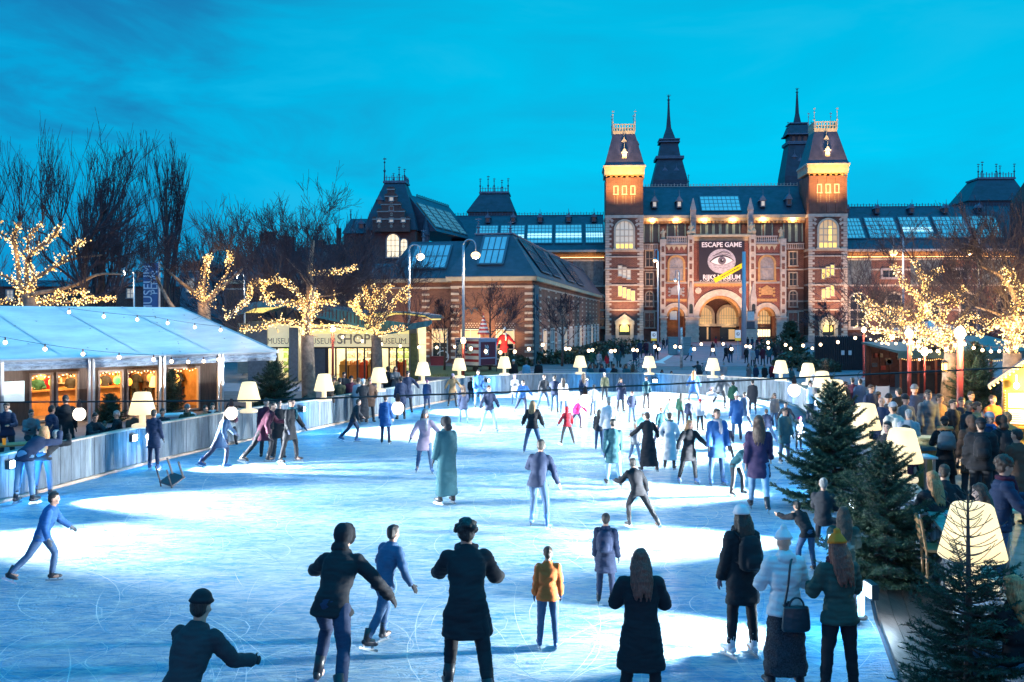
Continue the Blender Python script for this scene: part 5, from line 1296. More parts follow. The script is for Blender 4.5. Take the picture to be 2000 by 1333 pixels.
for kq in range(4):
 a = MB()
 for i in range(12):
  z = .5 + i * .56
  if kq == 0: a.box(-7.26, -6.55, -.07, .02, z, z + .2)
  elif kq == 1: a.box(-.68, .07, -.07, .02, z, z + .2); a.box(0, .07, -.07, .45, z, z + .2)
  else: x_ = (-10.6, -18.6)[kq - 2]; a = MB(); a.box(x_, x_ + .7, 2.44, 2.52, z, z + .19); a.build('quoin_stone', STONE, AN)
 if kq < 2: a.build('quoin_trim', STONE, AN)
for x, y in ((-5.4, 0), (-2.4, 0)):
 a = MB()
 for r_ in range(4):
  for c_ in range(8 - r_ % 2):
   a.box(x - .9 + (c_ + .5 * (r_ % 2)) * .24, x - .9 + (c_ + .5 * (r_ % 2)) * .24 + .1, y - .035, y - .002, 3.05 + r_ * .17, 3.14 + r_ * .17)
 a.build('brick_lattice', STONE, AN)
 k = MB()
 for s_ in (-1, 1):
  k.arch(x + s_ * .3, 4.75, .15, .22, y - .08, y - .01, n=8); k.tube([(x + s_ * .1, y - .05, 4.75), (x, y - .05, 4.4)], .04); k.tube([(x + s_ * .5, y - .05, 4.75), (x + s_ * .6, y - .05, 5.0)], .04)
 k.build('wall_anchor', IRON, AN)
for x in (-5.4, -3.2 + .8):
 pass
def annexwin(x, y, w, z0, z1, lit):
 o = window(AN, x, w, z0, z1, y, False, 2, 3, GDARK, mat('white_joinery', (.72, .70, .62), .6, var=.1), .1, out=.12, bar=.07)
 p = MB(); p.box(x - w / 2 + .04, x + w / 2 - .04, y - .06, y - .037, z0 + (z1 - z0) * .52, z1 - .05); p.build('lit_pane', lit, o)
annexwin(-5.5, 0, 1.55, .55, 3.0, GLITW); annexwin(-2.4, 0, 1.45, .55, 3.0, mat('glass_lit_shop', (.6, .5, .3), .4, var=0, emit=(1, .7, .35), estr=.7)); annexwin(-8.9, 2.5, 1.3, .55, 3.0, MATS['glass_lit_shop']); annexwin(-13.5, 2.5, 1.3, .55, 3.0, GLITW)
dots = MB()
for k in range(12):
 y = 4.5 + k * 5.6
 for i in range(11):
  z = .8 + i * .58
  dots.box(.0, .07, y - .42 - (.15 if i % 2 else 0), y + .42 + (.15 if i % 2 else 0), z, z + .2)
 ya, yb = y + 1.6, y + 4.0
 fr = MB(); pn = MB()
 for yy in (ya, (ya + yb) / 2, yb): fr.box(.001, .1, yy - .12, yy + .12, .4, 3.0)
 fr.box(.001, .1, ya, yb, 2.9, 3.05); fr.box(.001, .1, ya, yb, 1.6, 1.7); fr.box(.001, .1, ya, yb, .35, .45)
 o = fr.build('side_window', mat('white_joinery_bright', (.8, .78, .74), .6, var=.1), AN); pn.box(.001, .04, ya, yb, .4, 3.0); pn.build('pane', GDARK if k % 3 else GLITW, o)
dots.build('stone_dots', STONE, AN)
a = MB(); a.box(.0, .14, .5, 2.9, 0, 7.0); a.build('corner_pier', mat('pier_teal', (0.07, 0.13, 0.16), .8, var=.3), AN)
k = MB(); k.tube([(.17, 1.7, 6.1), (.17, 1.4, 5.7), (.17, 1.45, 5.1), (.17, 1.75, 4.8), (.17, 2.0, 5.3), (.17, 1.9, 5.9), (.17, 1.7, 6.1)], .1); k.build('wall_anchor', IRON, AN)
Aw = Matrix.Translation((1.78, 80, 0)) @ Matrix.Rotation(R(-10), 4, 'Z')
for x in (-5.2, -2.6): lamp('annex_uplight', 'SPOT', Aw @ Vector((x, -2.8, .3)), 1500, (1.0, .58, .24), .3, Aw @ Vector((x, 0, 4.5)), R(95), .9)
for y in (6, 16, 28, 42): lamp('annex_uplight', 'SPOT', Aw @ Vector((4.5, y, .3)), 600, (1.0, .66, .5), .3, Aw @ Vector((0, y + 2, 4)), R(95), .9)
lamp('annex_uplight', 'SPOT', Aw @ Vector((-11, -.3, .3)), 1400, (1.0, .56, .22), .3, Aw @ Vector((-11, 2.5, 4.5)), R(100), .9)
SD = 60.0; ss = SD / F
X = lambda u, d=SD: (u - 1000) / F * d
Zs = lambda v, d=SD: H + (HZ - v) / F * d
SH = thing('shop_pavilion', 'low glass shop pavilion with rippling teal glass roof and lettered sign band', 'shop', (0, 0, 0))
GRAYP = mat('panel_bluegrey', (0.16, 0.19, 0.22), .6, var=.2); MULL = mat('mullion_black', (0.02, 0.02, 0.025), .5, var=0)
SIGN = mat('sign_band_lit', (.75, .72, .55), .6, var=.06, emit=(1.0, .88, .50), estr=.42)
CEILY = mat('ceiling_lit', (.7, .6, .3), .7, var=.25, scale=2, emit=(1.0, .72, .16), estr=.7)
INT = mat('shop_interior', (.7, .66, .5), .8, var=.35, scale=2.5, emit=(1.0, .86, .50), estr=.65)
LETT = mat('sign_letter', (0.30, 0.31, 0.29), .6, var=0)
zd = Zs(678)
a = MB(); a.box(X(470), X(812), SD + 7, SD + 7.2, 0, Zs(640)); a.build('back_wall', INT, SH)
a = MB(); a.box(X(470), X(812), SD + .2, SD + 7, 0.0, 0.05); a.build('shop_floor', mat('shop_floor', (.4, .33, .25), .4, var=.2), SH)
a = MB(); a.box(X(523), X(567), SD - .05, SD + .15, zd, Zs(634)); a.box(X(604), X(801), SD - .05, SD + .15, zd, Zs(652)); a.build('sign_band', SIGN, SH)
a = MB(); a.box(X(604), X(801), SD + .0, SD + .1, Zs(652), Zs(634)); a.build('clerestory', mat('clerestory_lit', (.7, .65, .4), .5, var=.5, scale=1.5, emit=(1.0, .80, .28), estr=.7), SH)
a = MB()
for u, w in ((567, 18), (800, 14)):
 a = MB(); a.box(X(u), X(u + w), SD - .35, SD + .6, 0, Zs(640)); a.build('column', GRAYP, SH)
a = MB(); a.box(X(486), X(523), SD - .2, SD + 3, 0, Zs(628)); a.build('column', GRAYP, SH)
a = MB(); a.box(X(455), X(486), SD + 1, SD + 1.3, zd - 1.8, Zs(632)); a.build('side_wall', mat('panel_pale', (.34, .36, .32), .7, var=.2), SH)
a = MB()
for u in (525, 541, 565, 606, 637, 640, 656, 676, 698, 712, 726, 742, 744, 760, 775, 789, 800):
 a.box(X(u) - .05, X(u) + .05, SD - .06, SD + .06, 0, zd)
a.box(X(523), X(567), SD - .08, SD + .08, zd - .1, zd); a.box(X(604), X(801), SD - .08, SD + .08, zd - .1, zd); a.build('window_mullion', MULL, SH)
a = MB(); a.box(X(608), X(636), SD - .03, SD + .03, 0, zd - .1); a.build('shop_door', mat('door_slate_blue', (0.055, 0.09, 0.13), .4, var=.2), SH)
rr = random.Random(11)
for u0, u1, c in ((657, 674, (.55, .28, .05)), (676, 696, (.62, .22, .04)), (697, 712, (.60, .07, .02)), (714, 724, (.55, .25, .05)), (770, 776, (.5, .06, .03)), (778, 788, (.55, .12, .03))):
 b = MB(); b.box(X(u0), X(u1), SD + 1.0, SD + 1.8, 0.05, .95); b.box(X(u0) - .04, X(u1) + .04, SD + .95, SD + 1.85, .95, 1.0)
 for i in range(5):
  xx = X(u0) + (X(u1) - X(u0)) * (i + .5) / 5; b.box(xx - .05, xx + .05, SD + 1.2, SD + 1.5, 1.0, 1.0 + rr.uniform(.1, .35))
 o = b.build('shop_counter', mat('counter_%d' % u0, c, .6, var=.15), SH)
for u in (531, 552, 664, 685, 704, 719, 751, 768, 783):
 b = MB()
 for sh in range(4):
  z = .3 + sh * .5; b.box(X(u) - .28, X(u) + .28, SD + 4, SD + 4.5, z, z + .05)
  for i in range(4):
   b.box(X(u) - .25 + i * .13, X(u) - .17 + i * .13, SD + 4.1, SD + 4.4, z + .05, z + .05 + rr.uniform(.12, .38))
 b.build('shelf', mat('goods_%d' % (u % 3), ((.35, .5, .15), (.5, .42, .3), (.25, .2, .16))[u % 3], .7, var=.5, scale=9), SH)
for x in (X(540), X(620), X(690), X(765)):
 lamp('shop_light', 'POINT', (x, SD + 3, 2.6), 300, (1.0, .84, .50), .3)
text('sign_lettering', 'MUSEUM', .56, LETT, SH, (X(549), SD - .07, Zs(667)), xs=.80, bold=0)
text('sign_lettering', 'MUSEUM', .56, LETT, SH, (X(626), SD - .07, Zs(667)), xs=.92, bold=0)
text('sign_lettering', 'SHOP', .90, LETT, SH, (X(691), SD - .07, Zs(663.5)), xs=.96, bold=.012)
text('sign_lettering', 'MUSEUM', .56, LETT, SH, (X(764), SD - .07, Zs(667)), xs=.92, bold=0)
prof = [(446, 607), (470, 598), (500, 591), (540, 588), (580, 590), (612, 597), (640, 602), (672, 607), (700, 612), (718, 616), (742, 610), (790, 611), (830, 616), (842, 622)]
RF = 58.6
def roofslab(mb, t0, t1, y0, y1):
 pts = [(X(u, RF), Zs(v, RF)) for u, v in prof]
 for (xa, za), (xb, zb) in zip(pts[:-1], pts[1:]):
  mb.prism([(xa, za + t0), (xb, zb + t0), (xb, zb + t1), (xa, za + t1)], y0, y1)
a = MB(); roofslab(a, -.03, 0.05, RF, RF + 11); a.build('glass_roof', mat('roof_glass_teal', (0.05, 0.20, 0.26), .15, var=.35, scale=.8), SH)
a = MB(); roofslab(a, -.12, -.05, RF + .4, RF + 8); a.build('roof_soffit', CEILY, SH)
a = MB()
fas = [(446, 607, 625), (500, 592, 602), (560, 588, 600), (612, 597, 619), (672, 607, 632), (705, 613, 640), (712, 614, 641)]
for (ua, ta, ba), (ub, tb, bb) in zip(fas[:-1], fas[1:]):
 a.prism([(X(ua, RF), Zs(ba, RF)), (X(ub, RF), Zs(bb, RF)), (X(ub, RF), Zs(tb, RF)), (X(ua, RF), Zs(ta, RF))], RF - .1, RF - .02)
a.build('roof_fascia', mat('fascia_teal', (0.035, 0.20, 0.26), .25, var=.4, scale=1.2, stretch=(4, 4, .6)), SH); a = MB()
fas = [(740, 625, 656), (770, 628, 652), (800, 632, 645), (836, 627, 638), (844, 626, 632)]
for (ua, ta, ba), (ub, tb, bb) in zip(fas[:-1], fas[1:]):
 a.prism([(X(ua, RF), Zs(ba, RF)), (X(ub, RF), Zs(bb, RF)), (X(ub, RF), Zs(tb, RF)), (X(ua, RF), Zs(ta, RF))], RF - .1, RF - .02)
a.build('roof_fascia', mat('fascia_teal', (0.035, 0.20, 0.26), .25, var=.4, scale=1.2, stretch=(4, 4, .6)), SH)
a = MB()
for i in range(26):
 u = 744 + i * 3.7; v = 611 + max(0, (u - 790)) * .14
 a.tube([(X(u, RF), RF, Zs(v, RF) + .06), (X(u, RF), RF + 11, Zs(v, RF) + .06)], .03, 4)
a.build('roof_fin', LEAD, SH)
a = MB()
for i in range(22):
 u = 560 + i * 7; v = 588 + max(0, (u - 580)) * .21
 a.box(X(u, RF) - .03, X(u, RF) + .03, RF - .13, RF - .101, Zs(v + 20, RF), Zs(v + 1, RF))
a.build('roof_rib', MULL, SH)
a = MB(); a.prism([(X(800, RF), Zs(652, RF)), (X(812, RF), Zs(652, RF)), (X(815, RF), Zs(742, RF)), (X(800, RF), Zs(742, RF))], RF + .5, RF + 1.5); a.build('side_wall', mat('olive_glass', (.10, .13, .05), .3, var=.4), SH)
WX = G(936, 727)
TR = thing('food_trailer', 'closed food trailer painted with stars and stripes, maroon end panel', 'trailer', (WX.x, WX.y, 0), R(-40))
MAR = mat('maroon_paint', (0.16, 0.012, 0.04), .4, var=.15); TWH = mat('trailer_white', (.62, .60, .62), .5, var=.12); NAVY = mat('flag_navy', (0.025, 0.05, 0.12), .45, var=.15); RED = mat('flag_red', (0.30, 0.015, 0.03), .45, var=.15); LIL = mat('trailer_trim', (.42, .38, .52), .5, var=.1)
Lg, Wd, zb, zt = 2.45, 1.95, .48, 2.42
a = MB(); a.box(-Lg, 0, 0, Wd, zb, zt); a.build('trailer_body', TWH, TR)
a = MB(); a.box(-Lg - .06, .06, -.06, Wd + .06, zt, zt + .12); a.box(-.03, .03, -.03, .03, zb, zt); a.box(-Lg - .03, -Lg + .03, -.03, .03, zb, zt); a.box(0, .04, -.02, .12, zb, zt); a.box(0, .04, Wd - .12, Wd + .02, zb, zt); a.box(0, .04, 0, Wd, zb + .5, zb + .6); a.box(0, .04, 0, Wd, zt - .16, zt); a.build('trailer_frame', LIL, TR)
a = MB(); a.box(.0, .022, .12, Wd - .12, zb + .02, zb + .5); a.box(.0, .022, .12, Wd - .12, zb + .6, zt - .16); a.build('end_panel', MAR, TR)
a = MB()
for c_ in range(2):
 for r_ in range(6):
  z = zb + .78 + r_ * .13
  a.box(.023, .035, .62 + c_ * .24, .80 + c_ * .24, z, z + .055); a.box(.023, .035, (.62 if r_ % 2 else .74) + c_ * .24, (.68 if r_ % 2 else .80) + c_ * .24, z + .05, z + .13)
a.build('panel_lettering', mat('letter_white', (.75, .75, .8), .6, var=0), TR)
a = MB()
for i in range(4):
 z = zb + .04 + i * .46; a.box(-Lg + .75, -.04, -.012, -.001, z + .22, z + .42)
a.build('red_stripe', RED, TR)
a = MB(); a.box(-Lg + .03, -Lg + .78, -.014, -.0015, zb + .25, zt - .02); a.box(-Lg + .78, -Lg + 1.2, -.014, -.0015, zb + 1.05, zt - .28); a.build('star_field', NAVY, TR)
a = MB(); rr = random.Random(4)
def star(mb, cx, cz, r, y):
 p = []
 for i in range(10):
  w = math.pi / 2 + i * math.pi / 5; q = r if i % 2 == 0 else r * .42; p.append((cx + q * math.cos(w), cz + q * math.sin(w)))
 mb.prism(p, y - .006, y)
for r_ in range(7):
 for c_ in range(3):
  star(a, -Lg + .16 + c_ * .23 + (.1 if r_ % 2 else 0), zb + .38 + r_ * .22, .075, -.015)
for r_ in range(2):
 for c_ in range(2): star(a, -Lg + .88 + c_ * .2, zb + 1.2 + r_ * .22, .07, -.015)
a.build('white_star', TWH, TR)
def hotdogs(cx):
 b = MB(); b.ell((cx, -.03, zb + 1.35), (.2, .02, .3), 10, 6); b.ell((cx, -.035, zb + 1.0), (.28, .02, .16), 10, 6); b.build('painted_emblem', mat('emblem_cream', (.6, .5, .38), .5, var=.5, scale=8), TR)
hotdogs(-Lg + .5); hotdogs(-.95)
for x in (-1.75, -.5):
 b = MB(); M = Matrix.Translation((x, .12, .26)) @ Matrix.Rotation(R(90), 4, 'X'); w = MB(); w.lathe([(0, -.08), (.2, -.08), (.26, -.05), (.26, .05), (.2, .08), (0, .08)], n=14); b.add(w.v, w.f, 0, M); b.build('wheel', MULL, TR)
a = MB(); a.box(-Lg + .2, -.1, .25, .4, .34, .48); a.box(-Lg + .2, -.1, Wd - .4, Wd - .25, .34, .48); a.box(0, 1.0, Wd / 2 - .05, Wd / 2 + .05, .36, .46); a.tube([(.9, Wd / 2, .0), (.9, Wd / 2, .55)], .04); a.build('chassis', MULL, TR)
p = PT(942, 655, 67)
a = MB(); n = 10
for i in range(n):
 t0, t1 = i / n, (i + 1) / n; z = 2.55
 r0, r1 = .5 * (1 - t0) + .02, .5 * (1 - t1) + .02
 for s_ in (0,):
  a.lathe([(r0, z + t0 * 1.55), (r1, z + t1 * 1.55)], (0, 0, 0), 10, i % 2)
a.tube([(0, 0, 0), (0, 0, 4.3)], .03, 5, 0)
tag(a.build('striped_cone', [mat('cone_red', (.5, .05, .05), .6, var=.1), mat('cone_white', (.7, .65, .65), .6, var=.1)], loc=(p.x * 75 / 67 + .1, 75, .2)), 'red and white striped cone on a pole behind the trailer', 'cone')
p = G(856, 714)
t = thing('planter_box', 'maroon planter box with pale curved hoop beside the annex', 'planter', p, R(-6))
a = MB(); a.box(-.6, .6, -.4, .4, 0, .72); a.box(-.65, .65, -.45, .45, .72, .78); a.build('box', mat('planter_maroon', (.17, .02, .035), .6, var=.2), t)
a = MB(); a.tube([(.45 + .5 * math.cos(w), -.3, .75 + .5 * math.sin(w)) for w in [R(x) for x in range(-60, 170, 18)]], .055, 6); a.build('hoop', mat('hoop_white', (.62, .6, .62), .5, var=.1), t)
ED = Vector((-18.7, 33.6)); EE = Vector((-10.8, 42.3)); ex = (EE - ED).normalized(); en = Vector((-ex.y, ex.x))
ze, zr = 2.6, 4.62
TN = thing('marquee_tent', 'large white peaked marquee with bar windows glowing inside', 'tent', (EE.x, EE.y, 0), math.atan2(ex.y, ex.x))
PVC = mat('marquee_fabric', (0.66, 0.70, 0.74), .26, var=.22, scale=.9, bump=.35, bscale=1.8, spec=.6, stretch=(.5, 1.6, 1))
Lm = 22.0; Wm = 10.0; hp = 2.05
a = MB()
def shell(mb, q, th=.04):
 n = (Vector(q[1]) - Vector(q[0])).cross(Vector(q[2]) - Vector(q[0])).normalized() * th
 k = len(q); vs = [Vector(p) for p in q] + [Vector(p) - n for p in q]
 fs = [tuple(range(k)), tuple(range(2 * k - 1, k - 1, -1))] + [(i, i + k, (i + 1) % k + k, (i + 1) % k) for i in range(k)]
 mb.add(vs, fs)
nb = 7; ns = 5
def slope_pt(sx_, ty, bay):
 x = -Lm + (Lm) * sx_; y = Wm / 2 * ty; z = ze + (zr - ze) * ty
 hx = -hp * ty      # hip side pulls in
 x = min(x, hx)
 f = (bay % 1.0); z -= .10 * math.sin(math.pi * f) * math.sin(math.pi * ty)
 return (x, y, z)
vs = []; fs = []
nx = nb * 4
for i in range(nx + 1):
 for j in range(ns + 1):
  sx_ = i / nx; ty = j / ns
  x = -Lm + (Lm - hp * ty) * sx_
  z = ze + (zr - ze) * ty - .09 * math.sin(math.pi * ((i / 4) % 1.0)) * math.sin(math.pi * ty)
  vs.append((x, Wm / 2 * ty, z))
for i in range(nx):
 for j in range(ns):
  b = i * (ns + 1) + j; fs.append((b, b + ns + 1, b + ns + 2, b + 1))
a.add(vs, fs)
a.add([(x, y, z - .035) for x, y, z in vs], [tuple(reversed(f)) for f in fs])
shell(a, [(-Lm, Wm, ze), (0, Wm, ze), (-hp, Wm / 2, zr), (-Lm, Wm / 2, zr)][::-1]); shell(a, [(0, 0, ze), (0, Wm, ze), (-hp, Wm / 2, zr)])
a.build('roof_fabric', PVC, TN, True, recalc=False)
for i in range(0, nx + 1, 4):
 a = MB()
 for j in range(ns):
  p0, p1 = vs[i * (ns + 1) + j], vs[i * (ns + 1) + j + 1]; a.add([(p0[0] - .05, p0[1], p0[2] + .012), (p0[0] + .05, p0[1], p0[2] + .012), (p1[0] + .05, p1[1], p1[2] + .012), (p1[0] - .05, p1[1], p1[2] + .012)], [(0, 1, 2, 3)])
 a.build('seam', mat('marquee_seam', (0.5, 0.55, 0.6), .35, var=.1), TN)
a = MB(); rl = random.Random(77)
for k in range(90):
 i = rl.randrange(nx); j = rl.randrange(ns); p0 = Vector(vs[i * (ns + 1) + j]).lerp(Vector(vs[(i + 1) * (ns + 1) + j + 1]), rl.random()); r_ = rl.uniform(.03, .10); w = rl.uniform(0, 6.28)
 a.add([p0 + Vector((r_ * math.cos(w), r_ * .9 * math.sin(w), .03 + r_ * .37 * math.sin(w))), p0 + Vector((r_ * .5 * math.cos(w + 2), r_ * .45 * math.sin(w + 2), .03 + r_ * .2 * math.sin(w + 2))), p0 + Vector((r_ * .6 * math.cos(w + 4), r_ * .5 * math.sin(w + 4), .03 + r_ * .22 * math.sin(w + 4)))], [(0, 1, 2)])
a.build('fallen_leaves', mat('wet_leaf', (.06, .035, .02), .6, var=.3), TN, recalc=False)
ALU = mat('aluminium_pole', (.55, .56, .60), .35, metal=.6, var=.05)
a = MB(); a.tube([(-Lm, 0, ze - .03), (0, 0, ze - .03)], .07, 8); a.tube([(0, 0, ze - .03), (0, Wm, ze - .03)], .07, 8); a.tube([(0, 0, ze), (-hp, Wm / 2, zr - .02)], .05, 6); a.build('eave_beam', ALU, TN)
VIN = mat('clear_vinyl', (.30, .36, .46), .12, var=.6, scale=3, stretch=(1, 1, 4), spec=1.0)
a = MB()
for i in range(60):
 x0, x1 = -Lm + Lm * i / 60, -Lm + Lm * (i + 1) / 60
 for k in range(4):
  s0 = .07 * math.sin(k * 1.1 + i * .8); s1 = .07 * math.sin((k + 1) * 1.1 + i * .8)
  a.add([(x0, .02 + .05 * math.sin(k * 2), ze - .09 - .085 * k), (x1, .02 + .05 * math.sin(k * 2 + .6), ze - .09 - .085 * k), (x1, .02 + .05 * math.sin(k * 2 + 2.6), ze - .175 - .085 * k), (x0, .02 + .05 * math.sin(k * 2 + 2), ze - .175 - .085 * k)], [(0, 1, 2, 3)])
a.build('rolled_valance', VIN, TN, True)
def tent_t(u, off=0.0):
 k = (u - 1000) / F; o = EE + en * off
 t = (k * o.y - o.x) / (ex.x - k * ex.y)
 return t
for u in (4, 174, 182, 312, 321, 427, 434):
 x = tent_t(u); a = MB(); a.box(x - .05, x + .05, -.05, .05, 0, ze - .08); a.box(x - .1, x + .1, -.1, .1, 0, .03); a.build('tent_pole', ALU, TN)
for x, y in ((-.05, Wm), (-.05, Wm / 2)):
 a = MB(); a.box(x - .05, x + .05, y - .05, y + .05, 0, ze - .08); a.build('tent_pole', ALU, TN)
ELI = mat('eave_bulb', (.9, .8, .6), .5, var=0, emit=(1.0, .72, .36), estr=7.0)
for i in range(17):
 b = MB(); b.ell((-Lm + .8 + i * 1.3, .18, ze - .2), (.07, .07, .055), 8, 5); b.build('eave_bulb', ELI, TN)
WOODD = mat('timber_dark', (0.10, 0.06, 0.045), .7, var=.4, scale=3, stretch=(4, 4, .5)); WOODL = mat('timber_frame', (0.40, 0.29, 0.24), .6, var=.25, scale=3); WOODO = mat('timber_orange', (.42, .20, .07), .6, var=.35, scale=3)
yb_ = 1.3
xw = lambda u: tent_t(u, yb_)
wins = [(56, 103), (108, 153), (190, 240), (246, 308), (326, 389)]
edges = [xw(-60)] + [xw(q) for w in wins for q in w] + [xw(428)]
a = MB(); a.box(edges[0], edges[-1], yb_ - .05, yb_ + .1, 1.98, 2.5)
for i in range(0, len(edges), 2): a.box(edges[i], edges[i + 1], yb_ - .05, yb_ + .1, 0, 1.98)
a.build('bar_front', WOODD, TN)
for w in wins:
 xa, xb = xw(w[0]), xw(w[1]); f = MB()
 f.box(xa, xa + .08, yb_ - .09, yb_ + .08, .06, 1.98); f.box(xb - .08, xb, yb_ - .09, yb_ + .08, .06, 1.98); f.box(xa, xb, yb_ - .09, yb_ + .08, 1.9, 1.98); f.box(xa, xb, yb_ - .09, yb_ + .08, .06, .14)
 f.build('window_frame', WOODL, TN)
a = MB(); a.box(edges[0], edges[-1], yb_ + 4.0, yb_ + 4.1, 0, 2.6); a.box(edges[-1], edges[-1] + .1, yb_, yb_ + 4, 0, 2.5); a.build('bar_back_wall', WOODO, TN)
a = MB(); a.box(edges[0], edges[-1], yb_ + .1, yb_ + 4, 0, .05); a.build('bar_floor', WOODD, TN)
a = MB(); a.box(xw(60), xw(300), yb_ + 2.6, yb_ + 3.2, .05, 1.05); a.box(xw(58), xw(302), yb_ + 2.5, yb_ + 3.3, 1.05, 1.11); a.build('bar_counter', WOODO, TN)
rr = random.Random(8)
BOT = [mat('bottle_green', (.03, .35, .05), .2, var=0, emit=(.05, .8, .1), estr=.25), mat('bottle_amber', (.5, .2, .02), .2, var=0, emit=(1, .4, .04), estr=.35), mat('bottle_red', (.5, .03, .02), .2, var=0, emit=(1, .08, .03), estr=.3), mat('bottle_clear', (.6, .65, .6), .2, var=0)]
sh = MB(); bt = MB()
for z in (1.25, 1.6, 1.95):
 sh.box(edges[0] + 1, edges[-1] - .4, yb_ + 3.75, yb_ + 3.99, z, z + .04)
 x = edges[0] + 1.1
 while x < edges[-1] - .6:
  bt.lathe([(.045, 0), (.05, .02), (.05, .17), (.018, .22), (.018, .28)], (x, yb_ + 3.87, z + .04), 7, rr.choice((0, 1, 1, 2, 3))); x += rr.uniform(.12, .3)
so = sh.build('bottle_shelf', WOODL, TN); b_ = bt.build('bottle_pattern', BOT, so)
for k, u in enumerate((62, 70, 84, 130, 143, 205, 214, 222, 262, 290, 340, 372)):
 c = ((.1, .8, .15), (1, .45, .05), (1, .2, .05), (1, .5, .1))[k % 4]
 b = MB(); x = xw(u); y = yb_ + rr.uniform(1.0, 2.6); z = rr.uniform(1.25, 1.8)
 b.ell((x, y, z), (.16, .16, .18), 10, 7); b.tube([(x, y, z + .17), (x, y, 2.5)], .01, 4); b.build('pendant_lamp', mat('pendant_%d' % (k % 4), c, .5, var=0, emit=c, estr=1.6), TN)
gl = MB(); cbs = MB(); gr = MB()
for w in wins[:]:
 xa, xb = xw(w[0]), xw(w[1]); n = max(6, int((xb - xa) / .13))
 for i in range(n):
  x = xa + (xb - xa) * (i + .5) / n; z = 1.83 - .05 * math.sin(i * 1.7); gl.octa((x, yb_ + .2, z), .028)
  for k in range(6):
   q = Vector((x + rr.uniform(-.1, .1), yb_ + .22, z + .08 + rr.uniform(-.05, .06))); gr.add([q, q + Vector((rr.uniform(-.1, .1), 0, rr.uniform(-.1, .05))), q + Vector((.03, .02, .03))], [(0, 1, 2)])
gl.build('garland_bulb_string', mat('garland_bulb', (.9, .8, .5), .5, var=0, emit=(1.0, .78, .38), estr=6.0), TN); gr.build('garland_leaves', mat('garland_green', (.02, .05, .02), .8, var=.3), TN)
Tw = Matrix.Translation((EE.x, EE.y, 0)) @ Matrix.Rotation(math.atan2(ex.y, ex.x), 4, 'Z')
for u in (40, 100, 160, 215, 275, 345):
 q = Tw @ Vector((xw(u), yb_ + 2.0, 2.25)); lamp('bar_light', 'POINT', q, 240, (1.0, .55, .18), .15)
a = MB(); a.box(xw(0), xw(41), yb_ - .35, yb_ - .3, .95, 1.72); a.build('menu_screen', mat('menu_screen', (.7, .75, .75), .5, var=.2, scale=4, emit=(.75, .92, .95), estr=.6), TN)
for u in (338, 376):
 b = MB(); b.lathe([(.0, 0), (.24, 0), (.27, .02), (.17, .46), (.0, .48)] if u == 338 else [(0, 0), (.15, 0), (.15, .5), (.0, .5)], (xw(u), yb_ + 1.6, 1.05), 12); b.build('bar_lamp', mat('bar_lamp_glow', (.9, .7, .3), .5, var=0, emit=(1, .72, .22), estr=1.6), TN)
p = G(309, 700)
BP = thing('street_banner', 'tall blue street banner with MUSEUM running up it behind the marquee', 'banner', (PT(311, 0, 60).x, 60, 0))
a = MB(); a.tube([(0, 0, 0), (0, 0, Zs(511))], .07, 8); a.build('pole', ALU, BP)
bx = X(280, 60) - X(311, 60)
a = MB(); a.box(bx, -.08, -.02, .02, Zs(612), Zs(514)); a.build('banner_cloth', mat('banner_blue', (0.03, 0.11, 0.30), .6, var=.25, scale=1), BP)
text('banner_lettering', 'MUSEUM', .80, mat('banner_text', (.40, .62, .80), .6, var=0), BP, (bx + .33, -.04, Zs(566)), rot=(R(90), R(-90), 0), xs=1.02)
text('banner_lettering', 'PLEIN', .62, MATS['banner_text'], BP, (bx + .74, -.04, Zs(552)), rot=(R(90), R(-90), 0), xs=1.0)
def house(u0, u1, vr, ve, d, label, gable=False, mt=BRD, wins=(), chim=(), name='town_house'):
 sc = d / F; x0, x1 = (u0 - 1000) * sc, (u1 - 1000) * sc; ze_, zr_ = H + (HZ - ve) * sc, H + (HZ - vr) * sc
 t = thing(name, label, 'house', ((x0 + x1) / 2, d, 0)); w = (x1 - x0) / 2
 a = MB(); a.box(-w, w, 0, 10, 0, ze_); a.build('wall', mt, t)
 a = MB()
 if gable:
  a.prism([(-w - .2, ze_), (w + .2, ze_), (0, zr_)], -.2, 10.2)
 else:
  a.frust(-w - .3, w + .3, -.3, 10.3, ze_, -w + 1.5, w - 1.5, 4, 6, zr_)
 a.build('roof', SLATE, t)
 for u, v0, v1 in chim:
  xx = (u - 1000) * sc - (x0 + x1) / 2; b = MB(); b.box(xx - .6, xx + .6, 4, 5.2, H + (HZ - v1) * sc, H + (HZ - v0) * sc); b.box(xx - .7, xx + .7, 3.9, 5.3, H + (HZ - v0) * sc - .3, H + (HZ - v0) * sc); b.build('chimney', BRD, t)
 for u, v0, v1, ww, g in wins:
  xx = (u - 1000) * sc - (x0 + x1) / 2
  window(t, xx, ww * sc, H + (HZ - v1) * sc, H + (HZ - v0) * sc, 0, False, 2, 2, g, STONEG, .12)
 return t
house(484, 556, 462, 505, 118, 'dark brick house with two chimneys behind the bare trees', False, BRD, ((505, 520, 540, 12, GDARK), (535, 520, 540, 12, GDARK), (520, 555, 575, 12, GLITW)), ((510, 447, 480), (575 - 27, 458, 490)))
house(548, 640, 478, 528, 108, 'brick house with pale casements left of the stepped gable', False, BRD, ((568, 550, 568, 12, GLITP), (598, 550, 568, 12, GDARK), (622, 550, 568, 12, GDARK)), ((606, 463, 490),))
house(352, 400, 500, 520, 105, 'narrow house with pale blue bay window behind the lit trees', False, mat('blue_paint_wall', (.08, .16, .22), .7, var=.3), ((365, 512, 530, 14, GDARK), (386, 512, 530, 14, GDARK), (372, 545, 570, 14, GLITP)))
